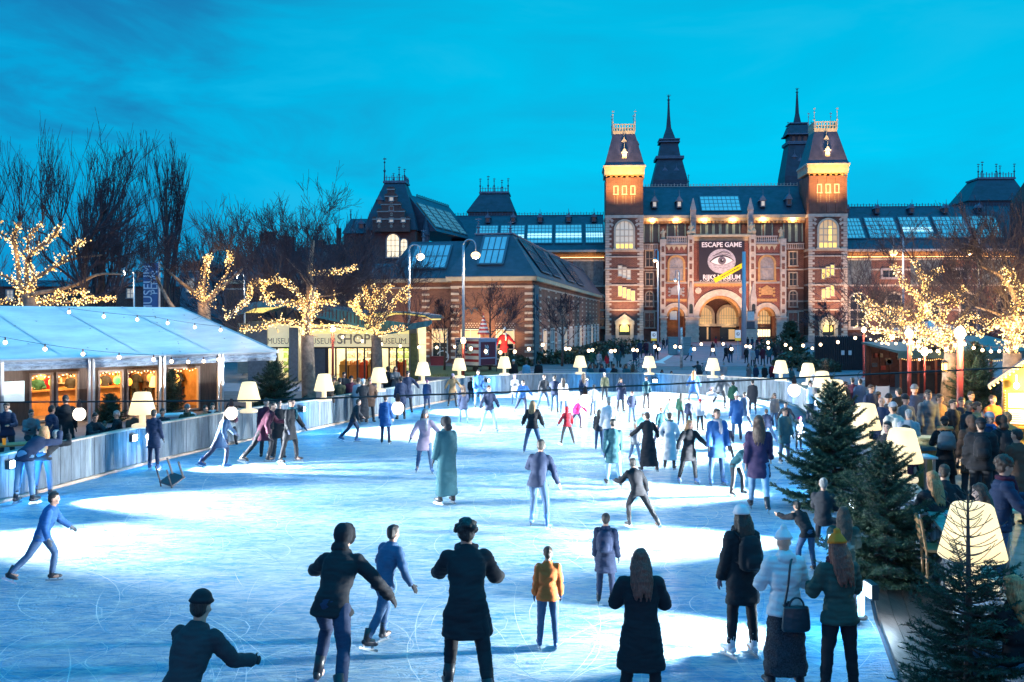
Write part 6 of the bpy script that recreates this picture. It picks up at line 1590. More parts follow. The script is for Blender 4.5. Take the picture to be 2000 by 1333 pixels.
house(400, 486, 512, 540, 125, 'low dark terrace with lit dormers behind the tree tops', False, BRD, ((420, 550, 565, 10, GLITW), (450, 548, 565, 10, GDARK), (474, 548, 565, 10, GDARK)), ((452, 500, 520),))
house(-60, 120, 545, 560, 110, 'wide dark terrace house low behind the big lit plane tree', False, BRD, ((20, 568, 585, 12, GLITP), (60, 568, 585, 12, GDARK), (100, 568, 585, 12, GDARK)))
house(120, 350, 540, 560, 115, 'long dark terrace roofline behind the poplars and banner', False, BRD, ((170, 568, 585, 12, GDARK), (255, 505 + 60, 582, 12, GLITP), (215, 568, 585, 12, GDARK)), ((160, 525, 545), (250, 528, 545)))
BARK = mat('tree_bark', (0.085, 0.06, 0.055), .9, var=.45, scale=5, bump=.5, bscale=16)
PLANE = mat('plane_bark', (0.26, 0.19, 0.15), .85, var=.5, scale=4, bump=.4, bscale=8)
TWIG = mat('twig_bark', (0.045, 0.035, 0.05), .9, var=.3, scale=5)
FAIRY = mat('fairy_bulb', (.9, .75, .4), .5, var=0, emit=(1.0, .50, .10), estr=1.7, sampling='FRONT')
FAIRY2 = mat('fairy_bulb_hot', (.9, .85, .6), .5, var=0, emit=(1.0, .72, .28), estr=2.6, sampling='FRONT')
WIRE = mat('wire_dark', (0.02, 0.018, 0.02), .6, var=0)
def branch(mb, p, d, ln, r, rnd, lvl, maxl, up=.25, spread=.6, kids=3, wig=.18, ratio=.62, nseg=4, sides=4, rmin=.006):
 pts = [p.copy()]; rad = [r]; q = p.copy(); dd = d.normalized()
 for i in range(nseg):
  dd = (dd + Vector((rnd.gauss(0, wig), rnd.gauss(0, wig), rnd.gauss(0, wig) + up * .35))).normalized()
  q = q + dd * ln / nseg; pts.append(q.copy()); rad.append(max(rmin, r * (1 - .65 * (i + 1) / nseg)))
 mb.tube(pts, rad, sides if lvl < 2 else 3, 0, cap=False)
 if lvl >= maxl: return
 for k in range(kids):
  t = rnd.uniform(.25, 1.0); i = min(nseg - 1, int(t * nseg)); b = pts[i].lerp(pts[i + 1], t * nseg - i)
  dirn = (pts[i + 1] - pts[i]).normalized(); side = dirn.orthogonal().normalized(); side.rotate(Matrix.Rotation(rnd.uniform(0, 6.28), 3, dirn))
  nd = (dirn + side * spread * rnd.uniform(.6, 1.3) + Vector((0, 0, up))).normalized()
  branch(mb, b, nd, ln * ratio * rnd.uniform(.75, 1.2), max(rmin, rad[i] * .55), rnd, lvl + 1, maxl, up, spread, kids, wig, ratio, max(2, nseg - 1), sides, rmin)
def bare_tree(x, y, h, label, seed, style='round', tr=.16, cat='tree', trunkh=None, group=None, name='bare_tree', kids=4, lv=4, rm=.012):
 rnd = random.Random(seed); t = thing(name, label, cat, (x, y, 0), 0, group)
 th = trunkh or h * .3
 a = MB(); a.tube([(0, 0, -.1), (.02, 0, th * .5), (0, .03, th), (.03, 0, h * .62), (0, 0, h * .9)], [tr * 1.2, tr, tr * .9, tr * .45, tr * .12], 8); a.build('trunk', BARK, t, True)
 c = MB()
 if style == 'round':
  for k in range(13):
   z = th + (h * .88 - th) * (k / 13) ** .9; w = rnd.uniform(0, 6.28)
   branch(c, Vector((0, 0, z)), Vector((math.cos(w), math.sin(w), .75)), (h - z) * .50 + .4, tr * .45 * (1 - .6 * k / 13), rnd, 1, lv, .22, .6, kids, .16, .6, 4, 4, rm)
 elif style == 'poplar':
  for k in range(15):
   z = th * .35 + (h * .75) * (k / 15); w = rnd.uniform(0, 6.28)
   branch(c, Vector((0, 0, z)), Vector((math.cos(w) * .30, math.sin(w) * .30, 1)), (h - z) * .60 + .4, tr * .34 * (1 - .7 * k / 15), rnd, 1, lv, .42, .30, kids, .09, .55, 5, 4, rm)
 elif style == 'wide':
  for k in range(16):
   z = th * .8 + (h * .5) * (k / 16); w = rnd.uniform(0, 6.28)
   branch(c, Vector((0, 0, z)), Vector((math.cos(w), math.sin(w), .5)), h * .34, tr * .45, rnd, 1, lv, .30, .6, kids, .16, .64, 4, 4, rm)
 c.build('crown', TWIG, t, recalc=False)
 return t
bare_tree(PT(325, 0, 76).x, 76, H + (HZ - 316) * 76 / F, 'tall upright poplar with dense bare twigs against the sky', 21, 'poplar', .42, trunkh=3, kids=4, rm=.012)
bare_tree(PT(198, 0, 74).x, 74, H + (HZ - 345) * 74 / F, 'broad bare tree thick with upright twigs next to the poplar', 22, 'poplar', .5, trunkh=3, kids=4, rm=.012)
bare_tree(PT(165, 0, 70).x, 70, H + (HZ - 345) * 70 / F, 'bare tree with dark seed clusters behind the big lit plane tree', 23, 'wide', .36, kids=4, rm=.013)
bare_tree(PT(505, 0, 92).x, 92, H + (HZ - 450) * 92 / F, 'thin bare tree rising beside the house chimneys', 24, 'round', .2, rm=.02)
bare_tree(PT(440, 0, 95).x, 95, H + (HZ - 475) * 95 / F, 'low bare tree between the poplar and dark house', 25, 'wide', .22, rm=.02)
bare_tree(PT(600, 0, 70).x, 70, H + (HZ - 462) * 70 / F, 'wide twiggy bare tree in front of the stepped gable', 26, 'wide', .3, kids=4, rm=.013)
bare_tree(PT(680, 0, 72).x, 72, H + (HZ - 480) * 72 / F, 'dense bare tree hiding the annex roof left end', 27, 'wide', .28, kids=4, rm=.013)
bare_tree(PT(555, 0, 74).x, 74, H + (HZ - 475) * 74 / F, 'purple brown bare tree behind the shop roof', 30, 'wide', .26, kids=4, rm=.013)
bare_tree(PT(957, 0, 72).x, 72, H + (HZ - 556) * 72 / F, 'young bare street tree before the annex wall above the trailer', 28, 'round', .10, trunkh=1.9, rm=.012)
bare_tree(PT(868, 0, 72).x, 72, H + (HZ - 592) * 72 / F, 'small bare street tree beside the maroon planter', 29, 'round', .08, trunkh=1.6, rm=.012)
bare_tree(PT(1098, 0, 78).x, 78, H + (HZ - 580) * 78 / F, 'small bare street tree before the long side wall of the annex', 31, 'round', .09, rm=.012)
bare_tree(PT(1722, 0, 84).x, 84, H + (HZ - 560) * 84 / F, 'slim bare tree in front of the second tower base', 32, 'round', .11, rm=.014)
bare_tree(PT(1620, 0, 100).x, 100, H + (HZ - 590) * 100 / F, 'misty bare shrub tree beside the archway', 33, 'round', .12, rm=.016)
bare_tree(PT(1920, 0, 62).x, 62, H + (HZ - 575) * 62 / F, 'spreading bare tree behind the market canopies', 34, 'wide', .14, kids=3, rm=.012)
def spline(pts, n=6):
 out = []
 for i in range(len(pts) - 1):
  p0 = pts[max(0, i - 1)]; p1 = pts[i]; p2 = pts[i + 1]; p3 = pts[min(len(pts) - 1, i + 2)]
  for k in range(n):
   t = k / n
   out.append(0.5 * ((2 * p1) + (p2 - p0) * t + (2 * p0 - 5 * p1 + 4 * p2 - p3) * t * t + (3 * p1 - p0 - 3 * p2 + p3) * t ** 3))
 out.append(pts[-1]); return out
def plane_tree(d, trunk, limbs, label, llabel, seed, twig_len=0.0, br=.042, dens=34, twig_n=9, dark=(), rs=1.0):
 """pollarded plane tree: trunk and limbs given as image polylines at distance d, spread in depth; fairy lights wound round the limbs"""
 rnd = random.Random(seed); sc = d / F
 trunk = [(a_, b_, c_ * rs) for a_, b_, c_ in trunk]; limbs = [(a_, b_ * rs * .52, c_ * rs * .55, e_) for a_, b_, c_, e_ in limbs]
 base = Vector(((trunk[0][0] - 1000) * sc, d, 0))
 t = thing('plane_tree', label, 'tree', base)
 def P3(u, v, dy=0.0): return Vector(((u - 1000) * sc, d, H + (HZ - v) * sc)) * ((d + dy) / d) + Vector((0, 0, H)) * (1 - (d + dy) / d) - base
 a = MB(); tp = [Vector((0, 0, -.05))] + [P3(u, v) for u, v, r in trunk[1:]]
 a.tube(spline(tp, 4), [trunk[0][2] + (trunk[-1][2] - trunk[0][2]) * i / (4 * (len(tp) - 1)) for i in range(4 * (len(tp) - 1) + 1)], 10); a.build('trunk', PLANE, t, True)
 lm = MB(); tw = MB(); wire = MB(); bulbs = MB()
 for li, L_ in enumerate(limbs):
  pts_px, r0, r1, lit = L_
  dy1 = rnd.uniform(-1.6, 1.2) * (len(pts_px) > 2)
  n = len(pts_px); pts = [P3(u, v, dy1 * i / (n - 1)) for i, (u, v) in enumerate(pts_px)]
  sp = spline(pts, 5)
  sp = [p + Vector((rnd.gauss(0, .02), rnd.gauss(0, .03), rnd.gauss(0, .02))) for p in sp]
  rad = [r0 + (r1 - r0) * i / (len(sp) - 1) for i in range(len(sp))]
  rad[-1] = r1 * 1.5
  lm.tube(sp, rad, 7)
  lm.ell(sp[-1], (r1 * 1.7,) * 3, 7, 5)
  end = sp[-1]; dr = (sp[-1] - sp[-3]).normalized()
  if twig_len > 0:
   for k in range(twig_n):
    w = Vector((rnd.gauss(0, .34), rnd.gauss(0, .34), 1)) + dr * .15
    branch(tw, end, w, twig_len * rnd.uniform(.45, 1.05), .028, rnd, 1, 3, .30, .34, 4, .06, .55, 5, 4, .009)
  else:
   for k in range(twig_n):
    w = Vector((rnd.gauss(0, .7), rnd.gauss(0, .6), .7)) + dr * .5
    branch(tw, end, w, rnd.uniform(.7, 1.8), .018, rnd, 2, 4, .18, .6, 4, .16, .66, 3, 3, .008)
  for k in range(int(len(sp) / 3)):
   p = rnd.choice(sp[2:]); w = Vector((rnd.gauss(0, 1), rnd.gauss(0, 1), .7)); branch(tw, p, w, rnd.uniform(.6, 1.6), .014, rnd, 2, 4, .15, .6, 3, .16, .66, 3, 3, .007)
  if lit:
   ln = sum((sp[i + 1] - sp[i]).length for i in range(len(sp) - 1)); cnt = int(ln * dens * lit * .72); wp = []
   for k in range(cnt):
    f = (k + rnd.random() * .6) / cnt * (len(sp) - 1.001); i = int(f); c = sp[i].lerp(sp[i + 1], f - i)
    ax = (sp[i + 1] - sp[i]).normalized(); o1 = ax.orthogonal().normalized(); o2 = ax.cross(o1); w = k * 2.4 + rnd.uniform(-.4, .4)
    rr_ = rad[i] + rnd.uniform(.02, .17); p = c + (o1 * math.cos(w) + o2 * math.sin(w)) * rr_
    bulbs.octa(p, br * rnd.uniform(.4, 1.1), 1 if rnd.random() < .4 else 0); wp.append(c + (o1 * math.cos(w) + o2 * math.sin(w)) * (rad[i] + .02))
   for k in range(int(ln * 2.2)):
    i = rnd.randrange(len(sp) - 1); c = sp[i]; w = Vector((rnd.gauss(0, 1), rnd.gauss(0, 1), rnd.gauss(.3, .8))).normalized(); l_ = rnd.uniform(.25, .8)
    lm.tube([c, c + w * l_ * .5 + Vector((0, 0, .04)), c + w * l_], [.022, .014, .007], 4, 0, cap=False)
    for q in range(int(l_ * 13)): bulbs.octa(c + w * l_ * rnd.random() + Vector((rnd.gauss(0, .03), rnd.gauss(0, .03), rnd.gauss(0, .03))), br * rnd.uniform(.4, 1.0), 1 if rnd.random() < .3 else 0)
   if len(wp) > 2: wire.tube(wp, .006, 3, 0, cap=False)
 for pts_px, r0, r1 in dark:
  sp = spline([P3(u, v, rnd.uniform(-.3, .6)) for u, v in pts_px], 5); lm.tube(sp, [r0 + (r1 - r0) * i / (len(sp) - 1) for i in range(len(sp))], 7)
  for k in range(8):
   w = (sp[-1] - sp[-3]).normalized() + Vector((rnd.gauss(0, .4), rnd.gauss(0, .4), .4)); branch(tw, rnd.choice(sp[len(sp) // 2:]), w, rnd.uniform(.8, 2.2), .02, rnd, 1, 4, .15, .6, 4, .16, .66, 3, 3, .008)
 for k in range(4):
  L_ = limbs[(k * 3) % len(limbs)][0]; u_, v_ = L_[len(L_) // 2]; q = base + P3(u_, v_, -.7); lamp('fairy_glow', 'POINT', q, 110 if u_ > 1600 else 50, (1.0, .58, .18), .5)
 lm.build('limb_branches', PLANE, t, True); tw.build('crown', TWIG, t, recalc=False)
 f = thing('fairy_lights', llabel, 'fairy lights', base)
 wire.build('wire', WIRE, f, recalc=False)
 b = bulbs.build('bulb_string', [FAIRY, FAIRY2], f, recalc=False); b['kind'] = 'stuff'
 return t
plane_tree(52, [(62, 0, .42), (66, 640, .40), (55, 575, .38)], [
 ([(60, 590), (39, 554), (33, 500), (27, 464), (38, 437)], .26, .16, 1.5), ([(58, 585), (54, 509), (99, 467), (120, 437)], .24, .14, 1.3),
 ([(62, 580), (69, 545), (120, 512), (150, 482), (163, 468)], .18, .09, .9), ([(51, 494), (60, 458), (82, 434)], .12, .10, 1.2),
 ([(48, 580), (20, 545), (-15, 530)], .18, .12, 1.3), ([(30, 480), (5, 458), (-20, 448)], .14, .10, 1.3),
 ([(50, 592), (90, 584), (126, 576), (168, 566)], .13, .07, 1.6), ([(60, 595), (120, 592), (180, 588), (228, 583)], .12, .06, 1.6), ([(48, 592), (0, 588), (-30, 584)], .13, .08, 1.6), ([(150, 590), (165, 580), (160, 570)], .07, .05, 1.2), ([(60, 570), (66, 540), (58, 515)], .15, .1, 1.4)],
 'big pollarded plane tree with fat lit limbs rising over the marquee', 'fairy lights wound round the limbs of the tree above the marquee', 41, 3.6, .055, 24, 9,
 dark=(([(69, 545), (130, 510), (200, 498)], .12, .05), ([(60, 575), (140, 560), (190, 537), (240, 536)], .13, .05)), rs=1.0)
plane_tree(49, [(398, 0, .36), (399, 640, .34), (398, 590, .32)], [
 ([(398, 600), (398, 560), (402, 518), (411, 500)], .22, .09, 1.5), ([(398, 590), (390, 576), (374, 570)], .16, .10, 1.3), ([(399, 592), (420, 569), (444, 533), (450, 498)], .13, .06, .55),
 ([(398, 612), (396, 585), (390, 560)], .24, .16, 1.4), ([(440, 515), (448, 505), (446, 492)], .06, .05, 1.5)],
 'pollarded plane tree with a lit forked trunk at the marquee corner', 'fairy lights wound round the forked tree at the marquee corner', 42, 0, .045, 44, 10,
 dark=(([(392, 580), (375, 568), (345, 545), (314, 517)], .13, .06), ([(399, 598), (430, 565), (480, 521)], .12, .05), ([(345, 610), (330, 590), (312, 556), (305, 540)], .12, .07)))
plane_tree(45.5, [(604, 0, .36), (602, 720, .30), (600, 655, .30)], [
 ([(600, 655), (601, 630), (602, 600), (615, 562)], .24, .08, 1.6), ([(598, 640), (593, 610), (585, 577), (562, 555), (540, 547)], .16, .06, 1.5),
 ([(592, 596), (570, 592), (548, 592), (525, 592), (512, 578)], .10, .05, 1.5), ([(540, 547), (520, 552), (500, 550), (488, 558)], .08, .05, 1.5), ([(488, 560), (488, 575), (480, 590), (465, 602), (440, 625)], .07, .05, 1.5),
 ([(604, 600), (625, 592), (645, 592), (660, 590)], .10, .05, 1.5), ([(598, 645), (575, 630), (540, 630), (505, 642), (470, 645)], .11, .05, 1.5), ([(602, 645), (640, 640), (680, 641), (715, 646)], .10, .05, 1.4),
 ([(605, 535), (640, 532), (670, 531), (697, 522)], .07, .04, 1.3), ([(602, 625), (618, 600), (618, 572)], .12, .07, 1.3), ([(516, 552), (512, 568), (528, 575)], .05, .04, 1.4), ([(600, 660), (604, 640), (598, 620)], .26, .22, 1.6)],
 'plane tree with ring scarred bare trunk standing by the rink fence', 'fairy lights over the crown of the ring scarred tree', 43, 0, .042, 42, 10,
 dark=(([(604, 600), (605, 562), (607, 518), (612, 470)], .2, .08), ([(606, 580), (640, 578), (668, 572)], .06, .03), ([(605, 560), (585, 530), (560, 505)], .1, .04)))
plane_tree(57, [(737, 0, .34), (737, 700, .30), (734, 655, .30)], [
 ([(733, 655), (728, 620), (717, 585), (710, 558)], .20, .08, 1.4), ([(735, 650), (742, 630), (762, 605), (782, 572), (804, 558)], .18, .07, 1.6), ([(752, 600), (750, 572), (764, 557)], .10, .06, 1.4),
 ([(730, 635), (712, 620), (697, 607), (682, 588)], .12, .06, 1.5), ([(700, 607), (696, 590), (704, 574)], .08, .05, 1.4), ([(737, 655), (750, 652), (770, 643), (792, 640)], .10, .05, 1.5),
 ([(720, 590), (735, 570), (728, 556)], .09, .06, 1.3), ([(732, 645), (722, 630), (730, 605), (738, 585)], .12, .08, 1.3), ([(778, 580), (790, 590), (800, 575)], .07, .04, 1.2)],
 'plane tree with dark trunk and lit fan of limbs before the shop', 'fairy lights on the fan shaped tree before the shop', 44, 0, .048, 40, 9)
plane_tree(43, [(1852, 0, .40), (1854, 760, .33), (1859, 690, .32)], [
 ([(1859, 690), (1838, 668), (1811, 650), (1793, 639), (1766, 632), (1730, 622), (1694, 609), (1672, 574)], .17, .05, 1.7), ([(1793, 638), (1802, 596), (1789, 578), (1771, 562), (1745, 518)], .12, .05, 1.8),
 ([(1800, 600), (1811, 605), (1829, 592), (1820, 574)], .09, .05, 1.6), ([(1825, 590), (1856, 580), (1888, 562)], .08, .04, 1.6), ([(1859, 684), (1865, 650), (1892, 619), (1928, 632), (1960, 628)], .15, .06, 1.7),
 ([(1859, 686), (1847, 650), (1820, 620), (1812, 590)], .16, .08, 1.8), ([(1800, 600), (1808, 570), (1805, 552), (1783, 508)], .09, .05, 1.7), ([(1803, 558), (1820, 540), (1842, 524)], .07, .04, 1.6), ([(1865, 600), (1870, 580), (1885, 563)], .06, .04, 1.3),
 ([(1850, 670), (1810, 655), (1770, 655), (1735, 650), (1700, 645)], .12, .05, 1.8), ([(1845, 672), (1815, 668), (1790, 675), (1770, 668)], .10, .05, 1.7), ([(1740, 622), (1720, 605), (1700, 590), (1690, 600)], .07, .04, 1.7), ([(1800, 640), (1780, 615), (1750, 610), (1725, 600)], .10, .05, 1.8),
 ([(1855, 660), (1840, 625), (1850, 600)], .12, .06, 1.7), ([(1860, 660), (1880, 640), (1900, 648), (1920, 655)], .09, .05, 1.6), ([(1820, 650), (1795, 625), (1815, 610)], .10, .06, 1.7), ([(1766, 640), (1740, 660), (1722, 668)], .07, .04, 1.6), ([(1700, 612), (1690, 630), (1712, 650)], .06, .04, 1.6)],
 'plane tree thick with golden lights above the market terrace', 'dense golden fairy lights covering the tree above the terrace', 45, 0, .045, 38, 8,
 dark=(([(1865, 640), (1900, 590), (1940, 540), (1985, 515)], .1, .04),))
plane_tree(33, [(1976, 0, .36), (1977, 760, .31), (1977, 690, .30)], [
 ([(1977, 690), (1970, 640), (1985, 600), (1990, 560), (1957, 522)], .2, .08, 1.8), ([(1976, 680), (1962, 640), (1946, 632), (1925, 640)], .12, .06, 1.6), ([(1980, 650), (2000, 630), (2030, 600)], .14, .08, 1.6), ([(1985, 600), (2005, 575), (2015, 540)], .12, .08, 1.6),
 ([(1974, 670), (1988, 645), (1975, 620)], .14, .1, 1.6), ([(1970, 690), (1985, 670), (2005, 665)], .12, .08, 1.6), ([(1968, 560), (1965, 545), (1972, 530)], .06, .05, 1.5)],
 'lit plane tree trunk behind the tin roofed stall', 'fairy lights climbing the trunk behind the tin roofed stall', 46, 0, .042, 52, 9,
 dark=(([(1985, 590), (1960, 545), (1915, 520)], .1, .04), ([(1980, 640), (1950, 615), (1905, 600)], .07, .03)))
NEED = mat('spruce_needle', (0.022, 0.052, 0.030), .6, var=.55, scale=9)
NEED2 = mat('spruce_needle_tip', (0.045, 0.085, 0.040), .6, var=.4, scale=9)
def spruce(x, y, z0, h, rb, label, seed, dens=1.0, bare=.12, nl=.035, group='cut spruces set up round the rink', bauble=False):
 rnd = random.Random(seed); t = thing('spruce_tree', label, 'spruce', (x, y, z0), 0, group)
 tk = MB(); tk.tube([(0, 0, 0), (.01, 0, h * .5), (0, 0, h)], [h * .022, h * .014, .008], 7)
 nd = MB()
 def needles(p0, p1, n, ln):
  ax = (p1 - p0); L0 = ax.length
  if L0 < 1e-5: return
  ax.normalize(); o1 = ax.orthogonal().normalized(); o2 = ax.cross(o1)
  for k in range(n):
   c = p0.lerp(p1, (k + rnd.random()) / n); w = rnd.uniform(0, 6.283)
   o = o1 * math.cos(w) + o2 * math.sin(w); dirn = (o * .85 + ax * .7 + Vector((0, 0, .15))).normalized() * ln * rnd.uniform(.7, 1.25)
   sd = ax.cross(o) * ln * .13
   nd.add([c - sd, c + sd, c + dirn], [(0, 1, 2)], 1 if rnd.random() < .3 else 0)
 z = h * .05; first = True
 while z < h * .985:
  f = z / h; nb = max(3, int((8 if f < .6 else 6) * min(1, dens + .3)))
  L0 = rb * (1 - f) ** .66 * (1.0 if f > .08 else .8) + .05
  w0 = rnd.uniform(0, 6.28)
  for k in range(nb):
   w = w0 + 6.283 * k / nb + rnd.uniform(-.25, .25); ln = L0 * rnd.uniform(.55, 1.2)
   up = -.18 + f * .85 + rnd.uniform(-.1, .12)
   pts = [];
   for i in range(6):
    s_ = i / 5; r_ = ln * s_; pts.append(Vector((r_ * math.cos(w), r_ * math.sin(w), z + up * r_ * .8 - .16 * ln * s_ * (1 - s_) * 2 + .10 * ln * s_ ** 2.5)))
   tk.tube(pts, [max(.004, .018 * ln * (1 - .8 * i / 5)) for i in range(6)], 4, 0, cap=False)
   br_ = bare if f < .8 else bare * 2.2
   thin = bare == .12 and f > .66
   if thin and k % 2: continue
   for i in range(5):
    if i == 0 and f < .85: continue
    needles(pts[i], pts[i + 1], 3 if thin else int(ln * 26 * dens) + 3, nl * (.5 if thin else 1))
    if thin: continue
    ax = (pts[i + 1] - pts[i]).normalized(); sd = ax.cross(Vector((0, 0, 1))).normalized()
    ntw = 3 if ln > .35 else 2
    for q in range(ntw):
     for s2_ in (-1, 1):
      if rnd.random() < br_: continue
      b = pts[i].lerp(pts[i + 1], (q + rnd.random()) / ntw); tl = ln * (.36 - .05 * i) * rnd.uniform(.6, 1.15)
      e = b + (ax * .62 + sd * s2_ * .78 + Vector((0, 0, rnd.uniform(-.22, .12)))).normalized() * tl
      tk.tube([b, e], [.005, .003], 3, 0, cap=False)
      needles(b, e, max(4, int(tl * 75 * dens)), nl)
      if tl > .22:
       for s3 in (-1, 1):
        b2 = b.lerp(e, rnd.uniform(.35, .6)); e2 = b2 + ((e - b).normalized() * .6 + ax * .35 + sd * s3 * .4).normalized() * tl * .5
        needles(b2, e2, max(3, int(tl * 36 * dens)), nl)
  z += max(.055, h * .052 * (1 - .35 * f))
 tk.build('trunk', BARK, t, recalc=False); nd.build('needle_crown', [NEED, NEED2], t, recalc=False)
 return t
def spx(u, v, z=0.1): p = G(u, v, z); return p
p = spx(1628, 985); spruce(p.x, p.y, .1, 2.6, 1.2, 'tallest spruce on the deck, lamps glowing through its top', 61, 1.5, .05, .065)
p = spx(1728, 1140); spruce(p.x + .05, p.y + .1, .1, 2.1, .95, 'bushy middle spruce in front of the large lamp', 62, 1.5, .05, .055)
spruce(4.50, 9.1, .1, 2.34, .76, 'nearest spruce with bare spiky leader before the biggest lamp', 63, 1.7, .12, .04)
spruce(4.62, 7.1, .1, 1.75, .62, 'spruce cut off by the bottom corner of the view', 64, 1.5, .08, .038)
p = G(1612, 800); spruce(p.x, p.y, 0, 2.2, .7, 'slender spruce tip behind the row of lamps', 65, .7, .12, .07)
p = G(535, 800); spruce(p.x, p.y, 0, 2.1, 1.35, 'broad spruce leaning at the marquee corner beside the fence', 66, .9, .1, .07)
p = G(335, 812); spruce(p.x, p.y, 0, 1.9, .6, 'small dark spruce at the marquee entrance', 67, .8, .1, .07)
p = G(215, 825); spruce(p.x, p.y, 0, 1.1, .6, 'low spruce under the marquee windows', 68, .8, .1, .07)
p = G(1905, 800); spruce(p.x, p.y, 0, 3.0, 1.4, 'dark spruce hedge beside the tin roofed stall', 69, .8, .1, .08)
p = G(1545, 692); spruce(p.x, p.y, 0, 3.6, 1.9, 'dark evergreen beside the archway steps', 71, .5, .1, .22)
SPOST = mat('steel_post', (.42, .47, .55), .4, metal=.3, var=.1); LGLOW = mat('street_lamp_glow', (1, .8, .5), .5, var=0, emit=(1.0, .58, .18), estr=2.6); LGLOWW = mat('street_lamp_glow_white', (1, .9, .8), .5, var=0, emit=(1.0, .82, .60), estr=2.6)
def street_lamp(up, vtop, ul, vl, d, label, glow=LGLOW, energy=900, col=(1, .66, .32), r=.09, bs=.36):
 sc = d / F; x = (up - 1000) * sc; zt_ = H + (HZ - vtop) * sc; dx = (ul - up) * sc; zl = H + (HZ - vl) * sc
 t = thing('street_lamp', label, 'street lamp', (x, d, 0), 0, 'tall hooked street lamps')
 a = MB(); a.tube([(0, 0, 0), (0, 0, zt_ - abs(dx) * .5)], [r * 1.3, r], 8); a.lathe([(.2, 0), (.2, .5), (.12, .6)], (0, 0, 0), 10); a.build('post', SPOST, t, True)
 b = MB(); top = zt_ - abs(dx) * .5; pts = [(dx / 2 - dx / 2 * math.cos(R(k * 15)), 0, top + abs(dx) * .5 * math.sin(R(k * 15))) for k in range(13)] + [(dx, 0, zl + .25)]
 b.tube(pts, r * .6, 6); b.build('arm', SPOST, t, True)
 c = MB(); c.lathe([(.05, .3), (.12, .22), (.22, .12), (.24, .06)], (dx, 0, zl), 12); c.build('lamp_hood', SPOST, t, True)
 e = MB(); e.ell((dx, 0, zl), (bs, bs, bs * .75), 12, 8); e.build('bulb', glow, t, True)
 lamp('street_light', 'POINT', (x + dx, d - .05, zl - .35), energy, col, .2)
street_lamp(905, 468, 929, 499, 70, 'street lamp with glaring amber head before the annex gable')
street_lamp(799, 478, 821, 502, 72, 'street lamp with whiter head beside the annex skylight', LGLOWW, 900, (1, .85, .7))
street_lamp(1764, 457, 1745, 494, 84, 'street lamp hooked over the market trees near the second tower')
street_lamp(1912, 457, 1893, 492, 84, 'street lamp at the far side of the market trees')
street_lamp(1285, 488, 1279, 509, 104, 'street lamp in front of the first tower beside the arch', LGLOW, 900, (1, .7, .35), .09, .22)
street_lamp(1326, 528, 1319, 549, 100, 'slim unlit looking street lamp before the first side arch', LGLOWW, 120, (1, .9, .8), .07, .1)
street_lamp(262, 528, 243, 531, 66, 'short street lamp with level arm beside the blue banner', LGLOWW, 250, (1, .85, .65), .06, .1)
street_lamp(478, 536, 463, 538, 66, 'short street lamp with level arm between two lit trees', LGLOWW, 250, (1, .85, .65), .06, .1)
d = 92; sc = d / F
t = thing('banner_mast', 'thick pale mast carrying banner boards before the portal', 'mast', ((1453 - 1000) * sc, d, 0))
a = MB(); a.tube([(0, 0, 0), (0, 0, H + (HZ - 492) * sc)], [.26, .17], 10); a.build('mast', SPOST, t, True)
for u0, u1, v0, v1, c in ((1460, 1473, 609, 626, (.5, .62, .66)), (1459, 1474, 628, 642, (.05, .07, .10))):
 b = MB(); b.box((u0 - 1453) * sc, (u1 - 1453) * sc, -.04, .04, H + (HZ - v1) * sc, H + (HZ - v0) * sc); b.build('banner_board', mat('board_%d' % u0, c, .6, var=.2), t)
b = MB(); b.tube([(0, 0, H + (HZ - 642.5) * sc), ((1476 - 1453) * sc, 0, H + (HZ - 642.5) * sc)], .04, 5); b.tube([(0, 0, H + (HZ - 608) * sc), ((1475 - 1453) * sc, 0, H + (HZ - 608) * sc)], .04, 5); b.build('bracket', MULL, t)
d = 75; sc = d / F
t = thing('birch_mast', 'white speckled slim mast standing on the forecourt road', 'mast', ((1331 - 1000) * sc, d, 0))
a = MB(); a.tube([(0, 0, 0), (.02, 0, 2), (0, 0, H + (HZ - 640) * sc)], [.13, .11, .09], 8); a.build('mast', mat('speckled_white', (.6, .62, .66), .6, var=.9, scale=5), t, True)
t = thing('utility_box', 'pale teal cabinet beside the speckled mast', 'cabinet', ((1328 - 1000) * 100 / F, 100, 0))
a = MB(); a.box(-1.2, 1.2, 0, .6, .15, 1.9); a.box(-1.25, 1.25, -.05, .65, 1.9, 2.0); a.box(-1.1, 1.1, .05, .55, 0, .15); a.build('cabinet', mat('cabinet_teal', (.12, .26, .30), .5, var=.2), t)
a = MB(); a.box(-.02, .02, -.02, 0, .3, 1.8); a.box(.1, .14, -.05, 0, 1.0, 1.15); a.build('handle', MULL, t)
